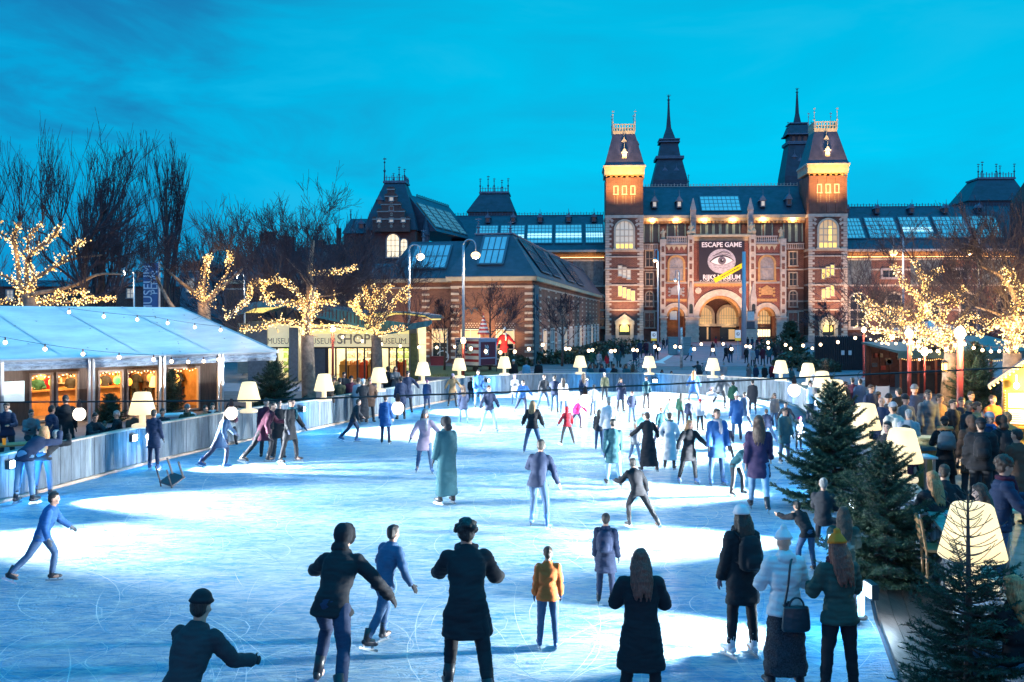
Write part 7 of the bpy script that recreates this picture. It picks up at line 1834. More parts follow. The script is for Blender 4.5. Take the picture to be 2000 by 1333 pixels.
def sign_post(u, vb, v0, v1, w_px, label):
 p = G(u, vb); sc = p.y / F
 t = thing('traffic_sign', label, 'sign', p)
 a = MB(); a.tube([(0, 0, 0), (0, 0, H + (HZ - v0) * sc)], .04, 6); a.build('post', SPOST, t)
 w = w_px * sc / 2; z0, z1 = H + (HZ - v1) * sc, H + (HZ - v0) * sc
 b = MB(); b.box(-w, w, -.07, -.045, z0 + (z1 - z0) * .26, z1); b.build('sign_face', mat('sign_white', (.8, .8, .8), .5, var=0, emit=(.8, .85, .9), estr=.25), t)
 b = MB(); b.box(-w, w, -.07, -.045, z0, z0 + (z1 - z0) * .25); b.build('sign_plate', mat('sign_yellow', (.8, .55, .05), .5, var=0, emit=(1, .7, .1), estr=.25), t)
 b = MB(); cz = z0 + (z1 - z0) * .64; q = w * .62
 k = MB(); M = Matrix.Identity(4)
 b.arch(0, cz, q * .78, q, -.085, -.072, 0, 6.283, 20); b.box(-q * .35, -q * .1, -.085, -.072, cz - q * .5, cz + q * .5); b.prism([(-q * .1, cz - q * .5), (q * .5, cz - q * .35), (-q * .1, cz + q * .2)], -.085, -.072); b.build('sign_symbol', mat('sign_ink', (.02, .06, .10), .5, var=0), t)
sign_post(1277, 704, 648, 666, 11, 'white road sign with yellow plate by the first tower')
sign_post(1441, 704, 645, 666, 11, 'white road sign with yellow plate before the main arch')
POLE = mat('pole_red', (.36, .05, .04), .5, var=.2); PB = mat('pole_bulb_glow', (1, .85, .6), .5, var=0, emit=(1.0, .74, .36), estr=16.0)
poles = {}
def red_pole(u, vb, vt, label, r=.07, e=60):
 p = G(u, vb); sc = p.y / F; zt_ = H + (HZ - vt) * sc
 t = thing('light_pole', label, 'light pole', p, 0, 'red festoon poles with glowing tops')
 a = MB(); a.tube([(0, 0, 0), (0, 0, zt_ - .1)], r, 8); a.lathe([(r * 2.2, 0), (r * 2.2, .06), (r * 1.2, .1)], (0, 0, 0), 8); a.build('pole', POLE, t, True)
 b = MB(); b.ell((0, 0, zt_ + .08), (.16, .16, .22), 12, 8); b.build('bulb', PB, t, True)
 lamp('pole_light', 'POINT', (p.x, p.y - .25, zt_ + .1), e, (1.0, .68, .32), .12)
 poles[u] = Vector((p.x, p.y, zt_ - .05))
red_pole(1875, 872, 656, 'thick red pole with the brightest bulb on the terrace', .10, 1100)
red_pole(1776, 800, 655, 'red pole with bright bulb by the tree thick with lights', .09, 700)
red_pole(1687, 738, 647, 'dark red pole with bulb beside the fenced garden', .08, 80)
red_pole(1742, 745, 660, 'dim red pole with bulb next to the white lit kiosk', .07, 70)
red_pole(1806, 785, 690, 'short orange pole with bulb under the golden tree', .05, 200)
red_pole(650, 752, 645, 'dark red pole with bulb before the shop doors', .08, 90)
red_pole(905, 742, 668, 'dark red pole with glaring bulb before the trailer', .09, 90)
BULB = mat('festoon_bulb', (1, .8, .5), .5, var=0, emit=(1.0, .70, .40), estr=7.0)
def festoon(pts, label, r=.075, wr=.008, name='festoon_lights', bulb_at=None, n=12, sag=.25, bm=None, sock=False, drop=.1):
 pts = [Vector(p) for p in pts]; t = thing(name, label, 'festoon', pts[0]); o = pts[0]
 path = []
 for a_, b_ in zip(pts[:-1], pts[1:]):
  for i in range(16):
   f = i / 16; q = a_.lerp(b_, f); q.z -= sag * 4 * f * (1 - f); path.append(q)
 path.append(pts[-1])
 w = MB(); w.tube([p - o for p in path], wr, 5, 0, cap=False); w.build('cable', WIRE, t, recalc=False)
 me = None
 pos = bulb_at if bulb_at is not None else [(k + .5) / n for k in range(n)]
 for f in pos:
  g = f * (len(path) - 1); i = min(len(path) - 2, int(g)); q = path[i].lerp(path[i + 1], g - i) - o
  if me is None:
   b = MB(); b.ell((0, 0, -drop - r), (r, r, r * 1.1), 14, 9); ob = b.build('bulb', bm or BULB, t, True); me = ob.data
   s_ = MB(); s_.lathe([(r * .34, -drop - r * .1), (r * .42, -drop + r * .4), (r * .3, -.0), (r * .2, .02)], n=10); so_ = s_.build('socket', mat('socket_brown', (.10, .03, .02), .5, var=0), ob); sme = so_.data
  else:
   ob = bpy.data.objects.new('bulb', me); COL.objects.link(ob); ob.parent = t
   so_ = bpy.data.objects.new('socket', sme); COL.objects.link(so_); so_.parent = ob
  ob.location = q
 return t
A = PT(-120, 787, 8.2); B = PT(2120, 712, 8.2)
def atu(u): return (u + 120) / 2240.0
GB = mat('globe_bulb_glow', (1, .86, .7), .5, var=0, emit=(1.0, .82, .62), estr=2.2)
festoon([A, PT(500, 783, 8.2), PT(1000, 766, 8.2), PT(1500, 741, 8.2), B], 'dark cable of large globe bulbs strung low across the rink', .055, .008, bulb_at=[0.25 * (155 + 120) / 620, .25 * (452 + 120) / 620, .25 + .25 * 277 / 500, .5 + .25 * 143 / 500, .75 + .25 * 51 / 620], sag=.0, bm=GB, drop=.055)
festoon([PT(-30, 652, 31), PT(300, 694, 34.5), PT(440, 693, 40)], 'festoon of bulbs sagging in front of the marquee roof', .065, n=9, sag=.12)
festoon([PT(100, 597, 36), PT(300, 619, 38), PT(455, 640, 41)], 'festoon of bulbs lying along the marquee ridge', .06, n=6, sag=.05)
festoon([PT(650, 648, 56), PT(905, 671, 60)], 'festoon between the shop pole and the trailer pole', .085, n=7, sag=.35)
festoon([PT(905, 671, 60), PT(1060, 668, 63), PT(1300, 668, 66), PT(1500, 664, 68), PT(1687, 650, 69)], 'long festoon of warm bulbs across the road before the museum', .11, n=22, sag=.45)
festoon([PT(1090, 674, 66), PT(1390, 664, 70), PT(1690, 668, 74)], 'second festoon of warm bulbs behind the first across the road', .10, n=14, sag=.4)
festoon([poles[1687], poles[1776], poles[1875]], 'festoon linking the red poles of the terrace', .06, n=14, sag=.4)
for q in (poles[1776].lerp(poles[1875], .35), poles[1776].lerp(poles[1875], .75)): lamp('festoon_glow', 'POINT', q - Vector((0, .6, .5)), 160, (1.0, .70, .36), .1)
festoon([poles[1875], PT(1990, 668, 33)], 'festoon running from the brightest pole to the stall', .05, n=7, sag=.25)
festoon([PT(1690, 690, 60), PT(1760, 684, 56), PT(1806, 695, 48)], 'short festoon by the white lit kiosk', .06, n=5, sag=.2)
COB = mat('terrace_cobble', (0.24, 0.18, 0.15), .6, var=.5, scale=3.5, bump=.6, bscale=14)
TZ = .35
m = MB(); m.flat([(5.0, 3), (6.1, 9.3), (7.0, 12), (8.7, 18), (9.6, 22.5), (11.4, 28.4), (12.6, 33), (30, 33), (30, 3)], 0.0, TZ); struct(m.build('terrace_floor', COB))
m = MB(); m.box(9.8, 9.8 + .5, 14, 27, TZ + .0005, TZ + .004)
TAN = mat('plank_orange', (.46, .24, .08), .55, var=.3, scale=4, stretch=(5, 5, .6)); YEL = mat('stall_yellow_wood', (.55, .36, .08), .6, var=.3, scale=4, stretch=(5, 5, .6)); TIN = mat('corrugated_tin', (.16, .21, .30), .35, metal=.4, var=.25, scale=3)
t = thing('market_stall', 'yellow timber market stall with corrugated tin gable roof and menu boards', 'stall', (13.55, 24.0, TZ), R(-32)); ST = t
a = MB(); a.box(-.68, .68, .1, 2.8, 0, 1.0); a.box(-.68, -.58, .1, 2.8, 1.0, 2.15); a.box(.58, .68, .1, 2.8, 1.0, 2.15); a.box(-.58, .58, 2.7, 2.8, 1.0, 2.15); a.box(-.68, .68, .1, .2, 1.85, 2.15); a.build('stall_body', YEL, t)
a = MB(); a.prism([(-.72, 2.15), (.72, 2.15), (0, 2.72)], .02, .12); a.build('gable_board', mat('gable_yellow', (.65, .42, .06), .6, var=.15), t)
a = MB()
for s_ in (-1, 1):
 for i in range(26):
  y0 = -.3 + i * .13; dz = .02 if i % 2 else 0
  p = [(s_ * .02, 2.80 + dz), (s_ * 1.02, 1.98 + dz), (s_ * 1.02, 2.02 + dz), (s_ * .02, 2.85 + dz)]
  if s_ < 0: p = p[::-1]
  a.prism(p, y0, y0 + .13)
a.box(-.1, .1, -.32, 3.1, 2.86, 2.9); a.build('tin_roof', TIN, t)
a = MB()
for s_ in (-1, 1): a.prism([(s_ * .0, 2.73), (s_ * 1.0, 1.93), (s_ * 1.0, 2.03), (s_ * 0, 2.83)][:: s_], -.36, -.305)
a.build('barge_board', WOODL, t)
a = MB(); a.box(-.60, .60, .0, .06, .95, 1.84); a.build('board_backing', TAN, t)
for i in range(2):
 for j in range(2):
  b = MB(); b.box(-.55 + i * .56, -.02 + i * .56, -.03, -.005, 1.0 + j * .42, 1.38 + j * .42)
  o = b.build('menu_board', mat('menu_white', (.75, .72, .66), .6, var=.05, emit=(1, .92, .75), estr=.35), t)
  c = MB(); rr = random.Random(i * 2 + j)
  for k in range(5): c.box(-.50 + i * .56, -.50 + i * .56 + rr.uniform(.15, .4), -.036, -.031, 1.05 + j * .42 + k * .055, 1.068 + j * .42 + k * .055)
  c.build('menu_print_lettering', mat('menu_ink', (.3, .28, .3), .6, var=0), o)
a = MB(); a.box(-.8, .8, -.12, .1, .9, .95); a.build('counter_ledge', TAN, t)
Sw = Matrix.Translation((13.55, 24.0, TZ)) @ Matrix.Rotation(R(-32), 4, 'Z')
gb = MB()
for i in range(22):
 s_ = -1 + 2 * i / 21; gb.octa((s_ * .95, -.38, 2.70 - abs(s_) * .78 + .02), .035)
for i in range(14): gb.octa((-.62, -.06, .95 + i * .07), .022); gb.octa((.6, -.06, .95 + i * .07), .022)
gb.build('bulb_string', FAIRY, t)
for k, x in enumerate((-.35, .35)):
 b = MB(); b.ell((x, -.22, 2.02), (.07, .07, .09), 10, 7); b.tube([(x, -.22, 2.1), (x, -.22, 2.3)], .012, 4); b.build('stall_lamp', PB, t)
lamp('stall_light', 'POINT', Sw @ Vector((0, -.75, 2.0)), 520, (1.0, .66, .16), .1)
lamp('stall_light', 'POINT', Sw @ Vector((1.7, 1.2, 1.9)), 420, (1.0, .66, .14), .1)
lamp('stall_light', 'POINT', Sw @ Vector((0, 1.2, 1.8)), 160, (1.0, .7, .2), .1)
def standing_table(u, v, label):
 p = G(u, v, TZ); t = thing('standing_table', label, 'table', p, R(12))
 a = MB(); a.box(-.24, .24, -.24, .24, 0, .82)
 a.build('timber_base', TAN, t)
 a = MB(); a.box(-.30, .30, -.30, .30, .82, .9); a.build('table_tray', mat('tray_teal', (.05, .10, .12), .5, var=.2), t)
 a = MB(); a.lathe([(0, .9), (.2, .9), (.22, 1.02), (.27, 1.06), (.27, 1.10), (0, 1.10)], (0, 0, 0), 18); a.build('round_top', mat('tub_cream', (.62, .46, .22), .5, var=.15), t)
standing_table(1808, 948, 'square timber standing table with cream tub on top beside the fur hood coat')
def low_table(x, y, label, rz=0.0, w=.9, d=.7, h=.75, m=None):
 t = thing('terrace_table', label, 'table', (x, y, TZ), rz)
 a = MB(); a.box(-w / 2, w / 2, -d / 2, d / 2, h - .04, h); a.build('table_top', m or mat('table_white', (.55, .55, .58), .4, var=.1), t)
 for sx_ in (-1, 1):
  for sy_ in (-1, 1):
   b = MB(); b.box(sx_ * (w / 2 - .06) - .025, sx_ * (w / 2 - .06) + .025, sy_ * (d / 2 - .06) - .025, sy_ * (d / 2 - .06) + .025, 0, h - .04); b.build('leg', WOODL, t)
 return t
p = PT(1843, 985, 14.6); low_table(p.x + .1, 14.6, 'pale topped terrace table behind the biggest lamp', R(-20))
p = PT(1992, 975, 13.8); low_table(p.x + .2, 13.8, 'bright lit table edge below the market stall', R(-10), 1.0, .6, .95, mat('table_cream', (.68, .55, .34), .5, var=.15))
p = PT(1812, 900, 19); low_table(p.x - .15, 19, 'small white table corner showing beside the bushy spruce lamp', 0, .5, .5, .95)
def chair_mesh(t, m):
 for sx_ in (-1, 1):
  b = MB(); b.box(sx_ * .2 - .018, sx_ * .2 + .018, -.2, -.165, 0, .45); b.build('leg', m, t)
  b = MB(); b.tube([(sx_ * .2, .18, 0), (sx_ * .2, .19, .45), (sx_ * .2, .27, .92)], .02, 5); b.build('leg', m, t)
 a = MB(); a.box(-.23, .23, -.22, .2, .45, .485); a.build('seat', m, t)
 a = MB()
 for z in (.58, .70, .83): a.add([(x, .215 + (z - .45) * .17 + dy, z + dz) for dz in (0, .075) for dy in (0, .02) for x in (-.2, .2)], [(0, 1, 3, 2), (4, 6, 7, 5), (0, 4, 5, 1), (2, 3, 7, 6), (0, 2, 6, 4), (1, 5, 7, 3)])
 a.build('backrest', m, t)
p = PT(1833, 1040, 13.3)
t = thing('terrace_chair', 'plain wooden chair at the terrace table beside the fence', 'chair', (p.x, 13.3, TZ), R(75)); chair_mesh(t, mat('chair_wood', (.30, .15, .06), .5, var=.25))
p = G(318, 955)
t = thing('overturned_chair', 'dark wooden chair tipped over on the ice, legs in the air', 'chair', (p.x, p.y, .50), 0); chair_mesh(t, mat('chair_dark', (.045, .04, .05), .5, var=.25))
t.rotation_euler = Euler((R(205), R(8), R(-30)), 'XYZ'); t.location = (p.x + .1, p.y, .60)
def canopy(u0, u1, v_front, v_back, d, dep, label, inner, zfront=None):
 sc = d / F; x0, x1 = (u0 - 1000) * sc, (u1 - 1000) * sc; z0 = H + (HZ - v_front) * sc; z1 = H + (HZ - v_back) * (d + dep) / F
 t = thing('market_canopy', label, 'canopy', (x0, d, 0)); w = x1 - x0
 a = MB(); a.add([(-.2, -.2, z0), (w + .2, -.2, z0), (w + .2, dep, z1), (-.2, dep, z1), (-.2, -.2, z0 + .12), (w + .2, -.2, z0 + .12), (w + .2, dep, z1 + .12), (-.2, dep, z1 + .12)], BOXF)
 a.box(-.2, w + .2, -.24, -.2, z0 - .28, z0 + .12); a.build('awning', mat('awning_teal', (.035, .10, .11), .5, var=.3, scale=2), t)
 for i in range(4):
  b = MB(); xx = w * i / 3; b.box(xx - .05, xx + .05, -.1, 0, 0, z0 - .02); b.build('post', mat('post_rust', (.22, .06, .03), .6, var=.2), t)
 a = MB(); a.box(0, w, dep - .15, dep, 0, z1 - .05)
 n = int(w / .5)
 for i in range(n): a.box(w * (i + .5) / n - .04, w * (i + .5) / n + .04, dep - .22, dep - .15, 0, z1 - .1)
 a.build('back_wall', inner, t)
 a = MB(); a.box(.1, w - .1, .3, .9, 0, 1.05); a.box(.05, w - .05, .2, 1.0, 1.05, 1.1); a.build('counter', mat('counter_dark', (.03, .035, .045), .5, var=.2), t)
 g = MB(); rr = random.Random(u0)
 for i in range(int(w / .11)): g.octa((i * .11, -.26, z0 - .3 - .08 * abs(math.sin(i * .35))), .035)
 g.build('bulb_string', FAIRY, t)
 rr2 = random.Random(int(u0))
 for i in range(9):
  b = MB(); xx = rr2.uniform(.3, w - .3); zz = rr2.uniform(1.1, 2.0); b.box(xx - .15, xx + .15, dep - .3, dep - .23, zz - .12, zz + .12)
  b.build('wall_sign', mat('goods_%s' % 'abc'[i % 3], ((.3, .05, .04), (.3, .24, .16), (.06, .09, .12))[i % 3], .5, var=.5, scale=5), t)
 for i in range(3): lamp('canopy_light', 'POINT', (x0 + w * (i + .5) / 3, d + dep * .5, z0 - .25), 12, (1.0, .62, .40), .15)
 return t
canopy(1758, 1862, 690, 672, 50, 5, 'dark awning stall glowing red behind the golden tree', mat('slat_red', (.10, .045, .04), .6, var=.4, scale=3))
canopy(1882, 2040, 690, 660, 46, 6, 'wide teal awning with red slatted wall beside the lit trunk', mat('slat_plum', (.12, .05, .06), .6, var=.4, scale=3))
d = 63; sc = d / F; p = Vector(((1722 - 1000) * sc, d, 0))
t = thing('lit_kiosk', 'glaring white illuminated display kiosk beyond the terrace', 'kiosk', p)
z0, z1 = .15, H + (HZ - 690) * sc
a = MB(); a.box(-.55, .55, -.3, .3, 0, .2); a.box(-.5, .5, -.25, .25, .2, z1); a.box(-.6, .6, -.35, .35, z1, z1 + .12); a.build('kiosk_body', mat('kiosk_grey', (.4, .42, .46), .5, var=.1), t)
a = MB(); a.box(-.42, .42, -.30, -.255, .35, z1 - .1); a.build('lit_panel', mat('kiosk_light', (.9, .95, 1), .4, var=.2, scale=3, emit=(.82, .90, 1.0), estr=3.2), t)
lamp('kiosk_glow', 'POINT', (p.x, d - .8, 1.4), 120, (.85, .92, 1.0), .3)
d = 72; sc = d / F; x0, x1 = (1592 - 1000) * sc, (1694 - 1000) * sc; zt_ = H + (HZ - 656) * sc
t = thing('garden_screen', 'tall dark slatted screen round the garden with two small notices', 'fence', (x0, d, 0)); a = MB()
n = int((x1 - x0) / .16)
for i in range(n): a.box(i * .16, i * .16 + .10, 0, .05, 0, zt_ - random.uniform(0, .06))
a.box(0, x1 - x0, .05, .1, .5, .6); a.box(0, x1 - x0, .05, .1, zt_ - .5, zt_ - .4); a.box(0, x1 - x0, .12, .16, 0, zt_ - .1); a.build('slat_panel', mat('screen_dark', (.018, .022, .03), .7, var=.3), t)
for u in (1646, 1660):
 b = MB(); xx = (u - 1592) * sc; b.box(xx - .12, xx + .12, -.03, -.004, 1.2, 1.55); b.build('notice', mat('notice_white2', (.6, .62, .65), .6, var=.1), t)
LEAF = mat('shrub_leaf', (.03, .055, .03), .8, var=.5, scale=6); LEAF2 = mat('shrub_leaf_pale', (.07, .085, .06), .8, var=.5, scale=6)
def shrub(x, y, rx, ry, h, label, seed, n=900, lf=.14):
 rnd = random.Random(seed); t = thing('shrub_bush', label, 'shrub', (x, y, 0)); a = MB()
 for k in range(n):
  w = rnd.uniform(0, 6.28); r_ = rnd.random() ** .5; z = h * rnd.random() * (1 - .5 * r_ * r_); c = Vector((rx * r_ * math.cos(w), ry * r_ * math.sin(w), z + .05))
  q = [c + Vector((rnd.gauss(0, lf), rnd.gauss(0, lf), rnd.gauss(0, lf))) for _ in range(3)]; a.add(q, [(0, 1, 2)], k % 2)
 a.build('foliage', [LEAF, LEAF2], t, recalc=False)
 b = MB()
 for k in range(8): w = k * .8; b.tube([(0, 0, 0), (rx * .4 * math.cos(w), ry * .4 * math.sin(w), h * .6)], .025, 4, cap=False)
 b.build('stem', TWIG, t)
for k, (u, v, d_, rx, h, lb) in enumerate(((1560, 722, 76, 2.2, 1.3, 'low grey green shrub bed before the garden screen'), (1600, 735, 70, 1.6, .9, 'rounded shrub at the corner of the garden screen'), (1520, 690, 100, 2.5, 2.2, 'dark hedge clump beside the forecourt path'), (1660, 700, 90, 3.0, 2.0, 'dark hedge behind the garden screen'), (1080, 712, 82, 3.2, 1.1, 'low hedge at the foot of the annex side wall'), (1135, 706, 88, 2.6, 1.4, 'hedge at the far foot of the annex side wall'), (1220, 690, 105, 3.4, 1.8, 'dark hedge before the first tower'), (1010, 712, 78, 1.2, .8, 'small bush at the annex corner'), (1180, 700, 96, 2.2, 1.6, 'hedge between the annex and the tower'))):
 shrub((u - 1000) / F * d_, d_, rx, 1.0, h, lb, 80 + k)
p = PT(1724, 790, 36)
t = thing('standing_board', 'blank white standing board among the terrace crowd', 'sign board', (p.x, 36, 0), R(8))
a = MB(); a.box(-.26, .26, -.015, .015, .55, 1.45); a.build('board', mat('board_white', (.8, .8, .82), .5, var=.04), t)
a = MB(); a.box(-.28, -.25, -.02, .02, 0, 1.47); a.box(.25, .28, -.02, .02, 0, 1.47); a.box(-.28, .28, -.2, .2, 0, .03); a.build('board_frame', SPOST, t)
d = 66; p = PT(1815, 640, d)
t = thing('parasol', 'pale scalloped parasol top seen through the golden tree', 'parasol', (p.x, d, 0))
a = MB(); zt_ = p.z
for k in range(10):
 w0, w1 = k * .6283, (k + 1) * .6283; a.add([(0, 0, zt_ + .5), (3.2 * math.cos(w0), 3.2 * math.sin(w0), zt_ - .4), (3.2 * math.cos((w0 + w1) / 2) * .95, 3.2 * math.sin((w0 + w1) / 2) * .95, zt_ - .25), (3.2 * math.cos(w1), 3.2 * math.sin(w1), zt_ - .4)], [(0, 1, 2), (0, 2, 3)])
a.build('canopy', mat('parasol_white', (.6, .62, .66), .6, var=.1), t, recalc=False); a = MB(); a.tube([(0, 0, 0), (0, 0, zt_ + .5)], .05, 6); a.build('pole', SPOST, t)
p = PT(1845, 727, 42.3)
t = thing('lantern', 'small amber lantern hung on the trunk of the golden tree', 'lantern', p)
a = MB(); a.box(-.11, .11, -.11, .11, -.02, 0); a.box(-.12, .12, -.12, .12, .42, .45); a.frust(-.12, .12, -.12, .12, .45, -.02, .02, -.02, .02, .56)
for x in (-.1, .1):
 for y in (-.1, .1): a.box(x - .012, x + .012, y - .012, y + .012, 0, .42)
a.build('lantern_frame', MULL, t); a = MB(); a.box(-.085, .085, -.085, .085, .02, .40); a.build('glow', mat('lantern_glow', (1, .7, .2), .5, var=0, emit=(1.0, .55, .10), estr=2.2), t); lamp('lantern_light', 'POINT', p + Vector((0, -.4, .2)), 60, (1, .6, .2), .1)
def bicycle(x, y, rz, label, c):
 t = thing('bicycle', label, 'bicycle', (x, y, 0), rz, 'bicycles parked beyond the rink')
 for xx in (-.52, .52):
  w = MB(); ring = [(xx + .33 * math.cos(R(a_)), 0, .34 + .33 * math.sin(R(a_))) for a_ in range(0, 361, 24)]; w.tube(ring, .022, 5, cap=False)
  o = w.build('wheel', MULL, t); s_ = MB()
  for a_ in range(0, 360, 45): s_.tube([(xx, 0, .34), (xx + .32 * math.cos(R(a_)), 0, .34 + .32 * math.sin(R(a_)))], .004, 3, cap=False)
  s_.build('spokes', SPOST, o)
 f = MB()
 for a_, b_ in (((-.52, 0, .34), (-.1, 0, .32)), ((-.1, 0, .32), (-.22, 0, .85)), ((-.52, 0, .34), (-.2, 0, .75)), ((-.1, 0, .32), (.36, 0, .72)), ((-.2, 0, .76), (.34, 0, .80)), ((.52, 0, .34), (.33, 0, .98))): f.tube([a_, b_], .018, 5)
 f.build('frame', mat('bike_%s' % c[0], c[1], .4, var=.1), t)
 h = MB(); h.tube([(.25, -.28, 1.03), (.35, -.12, 1.0), (.35, .12, 1.0), (.25, .28, 1.03)], .014, 5); h.build('handlebar', SPOST, t)
 s_ = MB(); s_.ell((-.24, 0, .90), (.13, .07, .04), 8, 5); s_.build('saddle', MULL, t)
BC = {'black': (.02, .02, .025), 'teal': (.03, .18, .2), 'red': (.3, .03, .03)}
for u, v, rz, c, lb in ((1238, 728, 8, 'teal', 'bicycle parked at the end of the seated group'), (1252, 722, 20, 'black', 'dark bicycle standing behind the seated group'), (1165, 724, 12, 'black', 'bicycle leaning beside the first seated person'), (1742, 740, 15, 'black', 'dark bicycle beside the white lit kiosk'), (1757, 748, -10, 'teal', 'bicycle parked in front of the terrace poles'), (1700, 745, 5, 'red', 'bicycle between the kiosk and the dark red pole'), (1376, 735, 40, 'black', 'bicycle leaning against the outside of the far fence')):
 p = G(u, v); bicycle(p.x, p.y, R(rz), lb, (c, BC[c]))
def bench(x, y, rz, L_, label, z=0):
 t = thing('bench', label, 'bench', (x, y, z), rz)
 a = MB()
 for k in range(3): a.box(-L_ / 2, L_ / 2, -.2 + k * .14, -.08 + k * .14, .42, .46)
 a.build('seat', WOODL, t)
 for xx in (-L_ / 2 + .2, L_ / 2 - .2):
  b = MB(); b.box(xx - .04, xx + .04, -.18, .18, 0, .42); b.build('leg', MULL, t)
p = G(1180, 738); bench(p.x, 54.6, 0, 3.2, 'long bench under the seated group beyond the far fence')
p = G(1240, 738); bench(p.x + .3, 54.8, 0, 2.2, 'second bench beside the parked bicycles')
bench(-11.9, 24.6, R(67), 2.6, 'bench along the fence where the spectators sit')
t = thing('counter_box', 'white cardboard drinks counter with red mark beside the marquee fence', 'counter', (G(340, 0 + 838).x, G(340, 838).y + .6, 0), R(30))
p = PT(340, 808, 29.5); t.location = (p.x, 29.5, 0)
a = MB(); a.box(-.55, .55, -.3, .3, 0, 1.0); a.build('box', mat('counter_white', (.55, .56, .66), .5, var=.2, scale=3), t); a = MB(); a.box(-.62, .62, -.36, .36, 1.0, 1.06); a.build('counter_top', mat('counter_top_white', (.7, .68, .7), .4, var=.1), t)
a = MB(); a.box(.05, .3, -.315, -.302, .72, .84); a.build('red_mark', RED, t)
def left_table(u, v, d, label, rz=.6):
 p = PT(u, v, d); z = p.z
 t = thing('beer_table', label, 'table', (p.x, d, 0), rz)
 a = MB(); a.box(-.8, .8, -.3, .3, z - .04, z); a.build('table_top', WOODO, t)
 for sx_ in (-1, 1):
  b = MB(); b.box(sx_ * .6 - .03, sx_ * .6 + .03, -.25, .25, 0, z - .04); b.build('leg', WOODD, t)
left_table(170, 868, 25.0, 'timber table where the bent man eats by the fence'); left_table(10, 868, 23.0, 'timber table in front of the man in white shouldered jacket'); left_table(690, 775, 43.0, 'timber table before the shop crowd')
for u, v, d_, lb in ((8, 858, 22.9, 'glass of amber beer on the table corner'), (176, 858, 24.9, 'paper cup on the table by the bent man')):
 p = PT(u, v, d_); z = H + (HZ - 868) * (23.0 if u < 100 else 25.0) / F
 a = MB(); a.lathe([(0, 0), (.035, 0), (.045, .15), (.045, .16), (0, .16)], n=12); o = a.build('drinking_glass', BOT[1] if u < 100 else TWH, loc=(p.x, d_, z)); tag(o, lb, 'glass')
SKG = 'skaters on the ice'; CRG = 'spectators on the terraces'; FARG = 'passers-by beyond the rink'
def sk(u, v, top, rz, pose, hem, cc, tc_, hair, hc, label, **k): return person(u, v, top, rz, pose, hem, cc, tc_, hair, hc, label, z0=ICEZ, skate=True, group=SKG, **k)
sk(1252, 1398, 1075, 178, 'hands_in', 'c', 'black', 'black', 'long', 'red', 'woman seen from behind in long black coat with dark reddish hair', fit=1.5, wid=1.06)
sk(1450, 1283, 990, 198, 'stand', 'm', 'black', 'black', 'long', 'dark', 'woman in white beanie, short dark coat and white skates', hat='beanie', hatc='white', bootm=BOOTW, fit=1.2, extra=(('scarf', 'black'), ('pack', 'black', 1.05, 'bulky black backpack worn by the woman in white beanie')))
o = sk(1534, 1348, 1040, 185, 'hands_in', 'j', 'white', 'black', None, None, 'woman in white fleece and white beanie with long dark skirt', hat='pompom', hatc='white', fit=1.7, wide=.02, extra=(('hoodback', 'white'),))
b = MB(); ring(b, [Vector((0, 0, z)) for z in (1.0, .85, .6, .35, .16)], [X3] * 5, [Vector((0, 1, 0))] * 5, [.165, .19, .215, .24, .25], [.13, .15, .17, .19, .20], 22); me_ = remesh(b, .014, 2, .02, 7); inst('skirt', me_, o, mat('tweed_dark', (.02, .022, .03), .9, var=1.6, scale=60, bump=.5, bscale=60))
hb = thing('handbag', 'dark leather shoulder bag on the woman in white fleece', 'handbag', o.location, o.rotation_euler.z); hb.scale = o.scale
b = MB(); ring(b, [Vector((-.03, .24, z)) for z in (.70, .73, .86, .97, .985)], [X3] * 5, [Vector((0, 1, 0))] * 5, [.15, .17, .16, .145, .13], [.05, .065, .06, .045, .03], 16); inst('bag_body', remesh(b, .011, 2, .003, 14), hb, mat('bag_leather', (.015, .03, .04), .35, var=.2))
b = MB(); b.tube(spline([Vector((.10, .22, .97)), Vector((.06, .225, 1.2)), Vector((.02, .19, 1.42)), Vector((-.06, .05, 1.47)), Vector((-.12, -.12, 1.38))], 5), .013, 6); b.tube([(-.03 + .085 * math.cos(R(a)), .25, .97 + .11 * math.sin(R(a))) for a in range(0, 181, 15)], .012, 6); b.build('strap', MATS['bag_leather'], hb, True)
o = sk(1640, 1372, 1048, 190, 'hands_in', 'j', 'forest', 'black', 'long', 'red', 'woman in mustard bobble hat and dark green parka', hat='pompom', hatc='mustard', fit=1.5, extra=(('scarf', 'plum'),))
person(1648, 1215, 992, 165, 'phone', 'j', 'forest', 'black', 'long', 'brown', 'brown haired woman holding up a lit phone on the deck edge', z0=.1, group=SKG, fit=1.3)
p = PT(1617, 1052, 12.2); t = thing('phone', 'glowing phone held up by the brown haired woman', 'phone', (p.x, 12.1, p.z), R(8)); a = MB(); a.box(-.038, .038, 0, .008, -.085, .085); a.build('phone_case', BOOT, t); a = MB(); a.box(-.033, .033, -.002, -.0005, -.078, .078); a.build('screen', mat('phone_screen', (.8, .9, .9), .3, var=.0, emit=(.75, .95, .92), estr=1.8), t)
sk(1578, 1120, 985, 200, 'bend', 'j', 'black', 'jean', 'short', 'dark', 'dark dressed skater bending beside the phone holder', fit=1.2)
person(1607, 1072, 935, 150, 'sit', 'm', 'dark', 'dark', 'bun', 'grey', 'grey haired person sitting at the deck edge beneath the tall spruce', z0=.12, group=SKG)
sk(648, 1352, 1042, 172, 'low', 'j', 'black', 'navy', None, None, 'crouching skater in black hood swinging one arm out', fit=1.0, hat='hood', hatc='black')
sk(912, 1362, 1032, 184, 'lean2', 'm', 'black', 'black', 'curly', 'dark', 'big curly haired skater in dark coat pushing off with bent back', fit=1.4, wid=1.08, extra=(('scarf', 'dark'),))
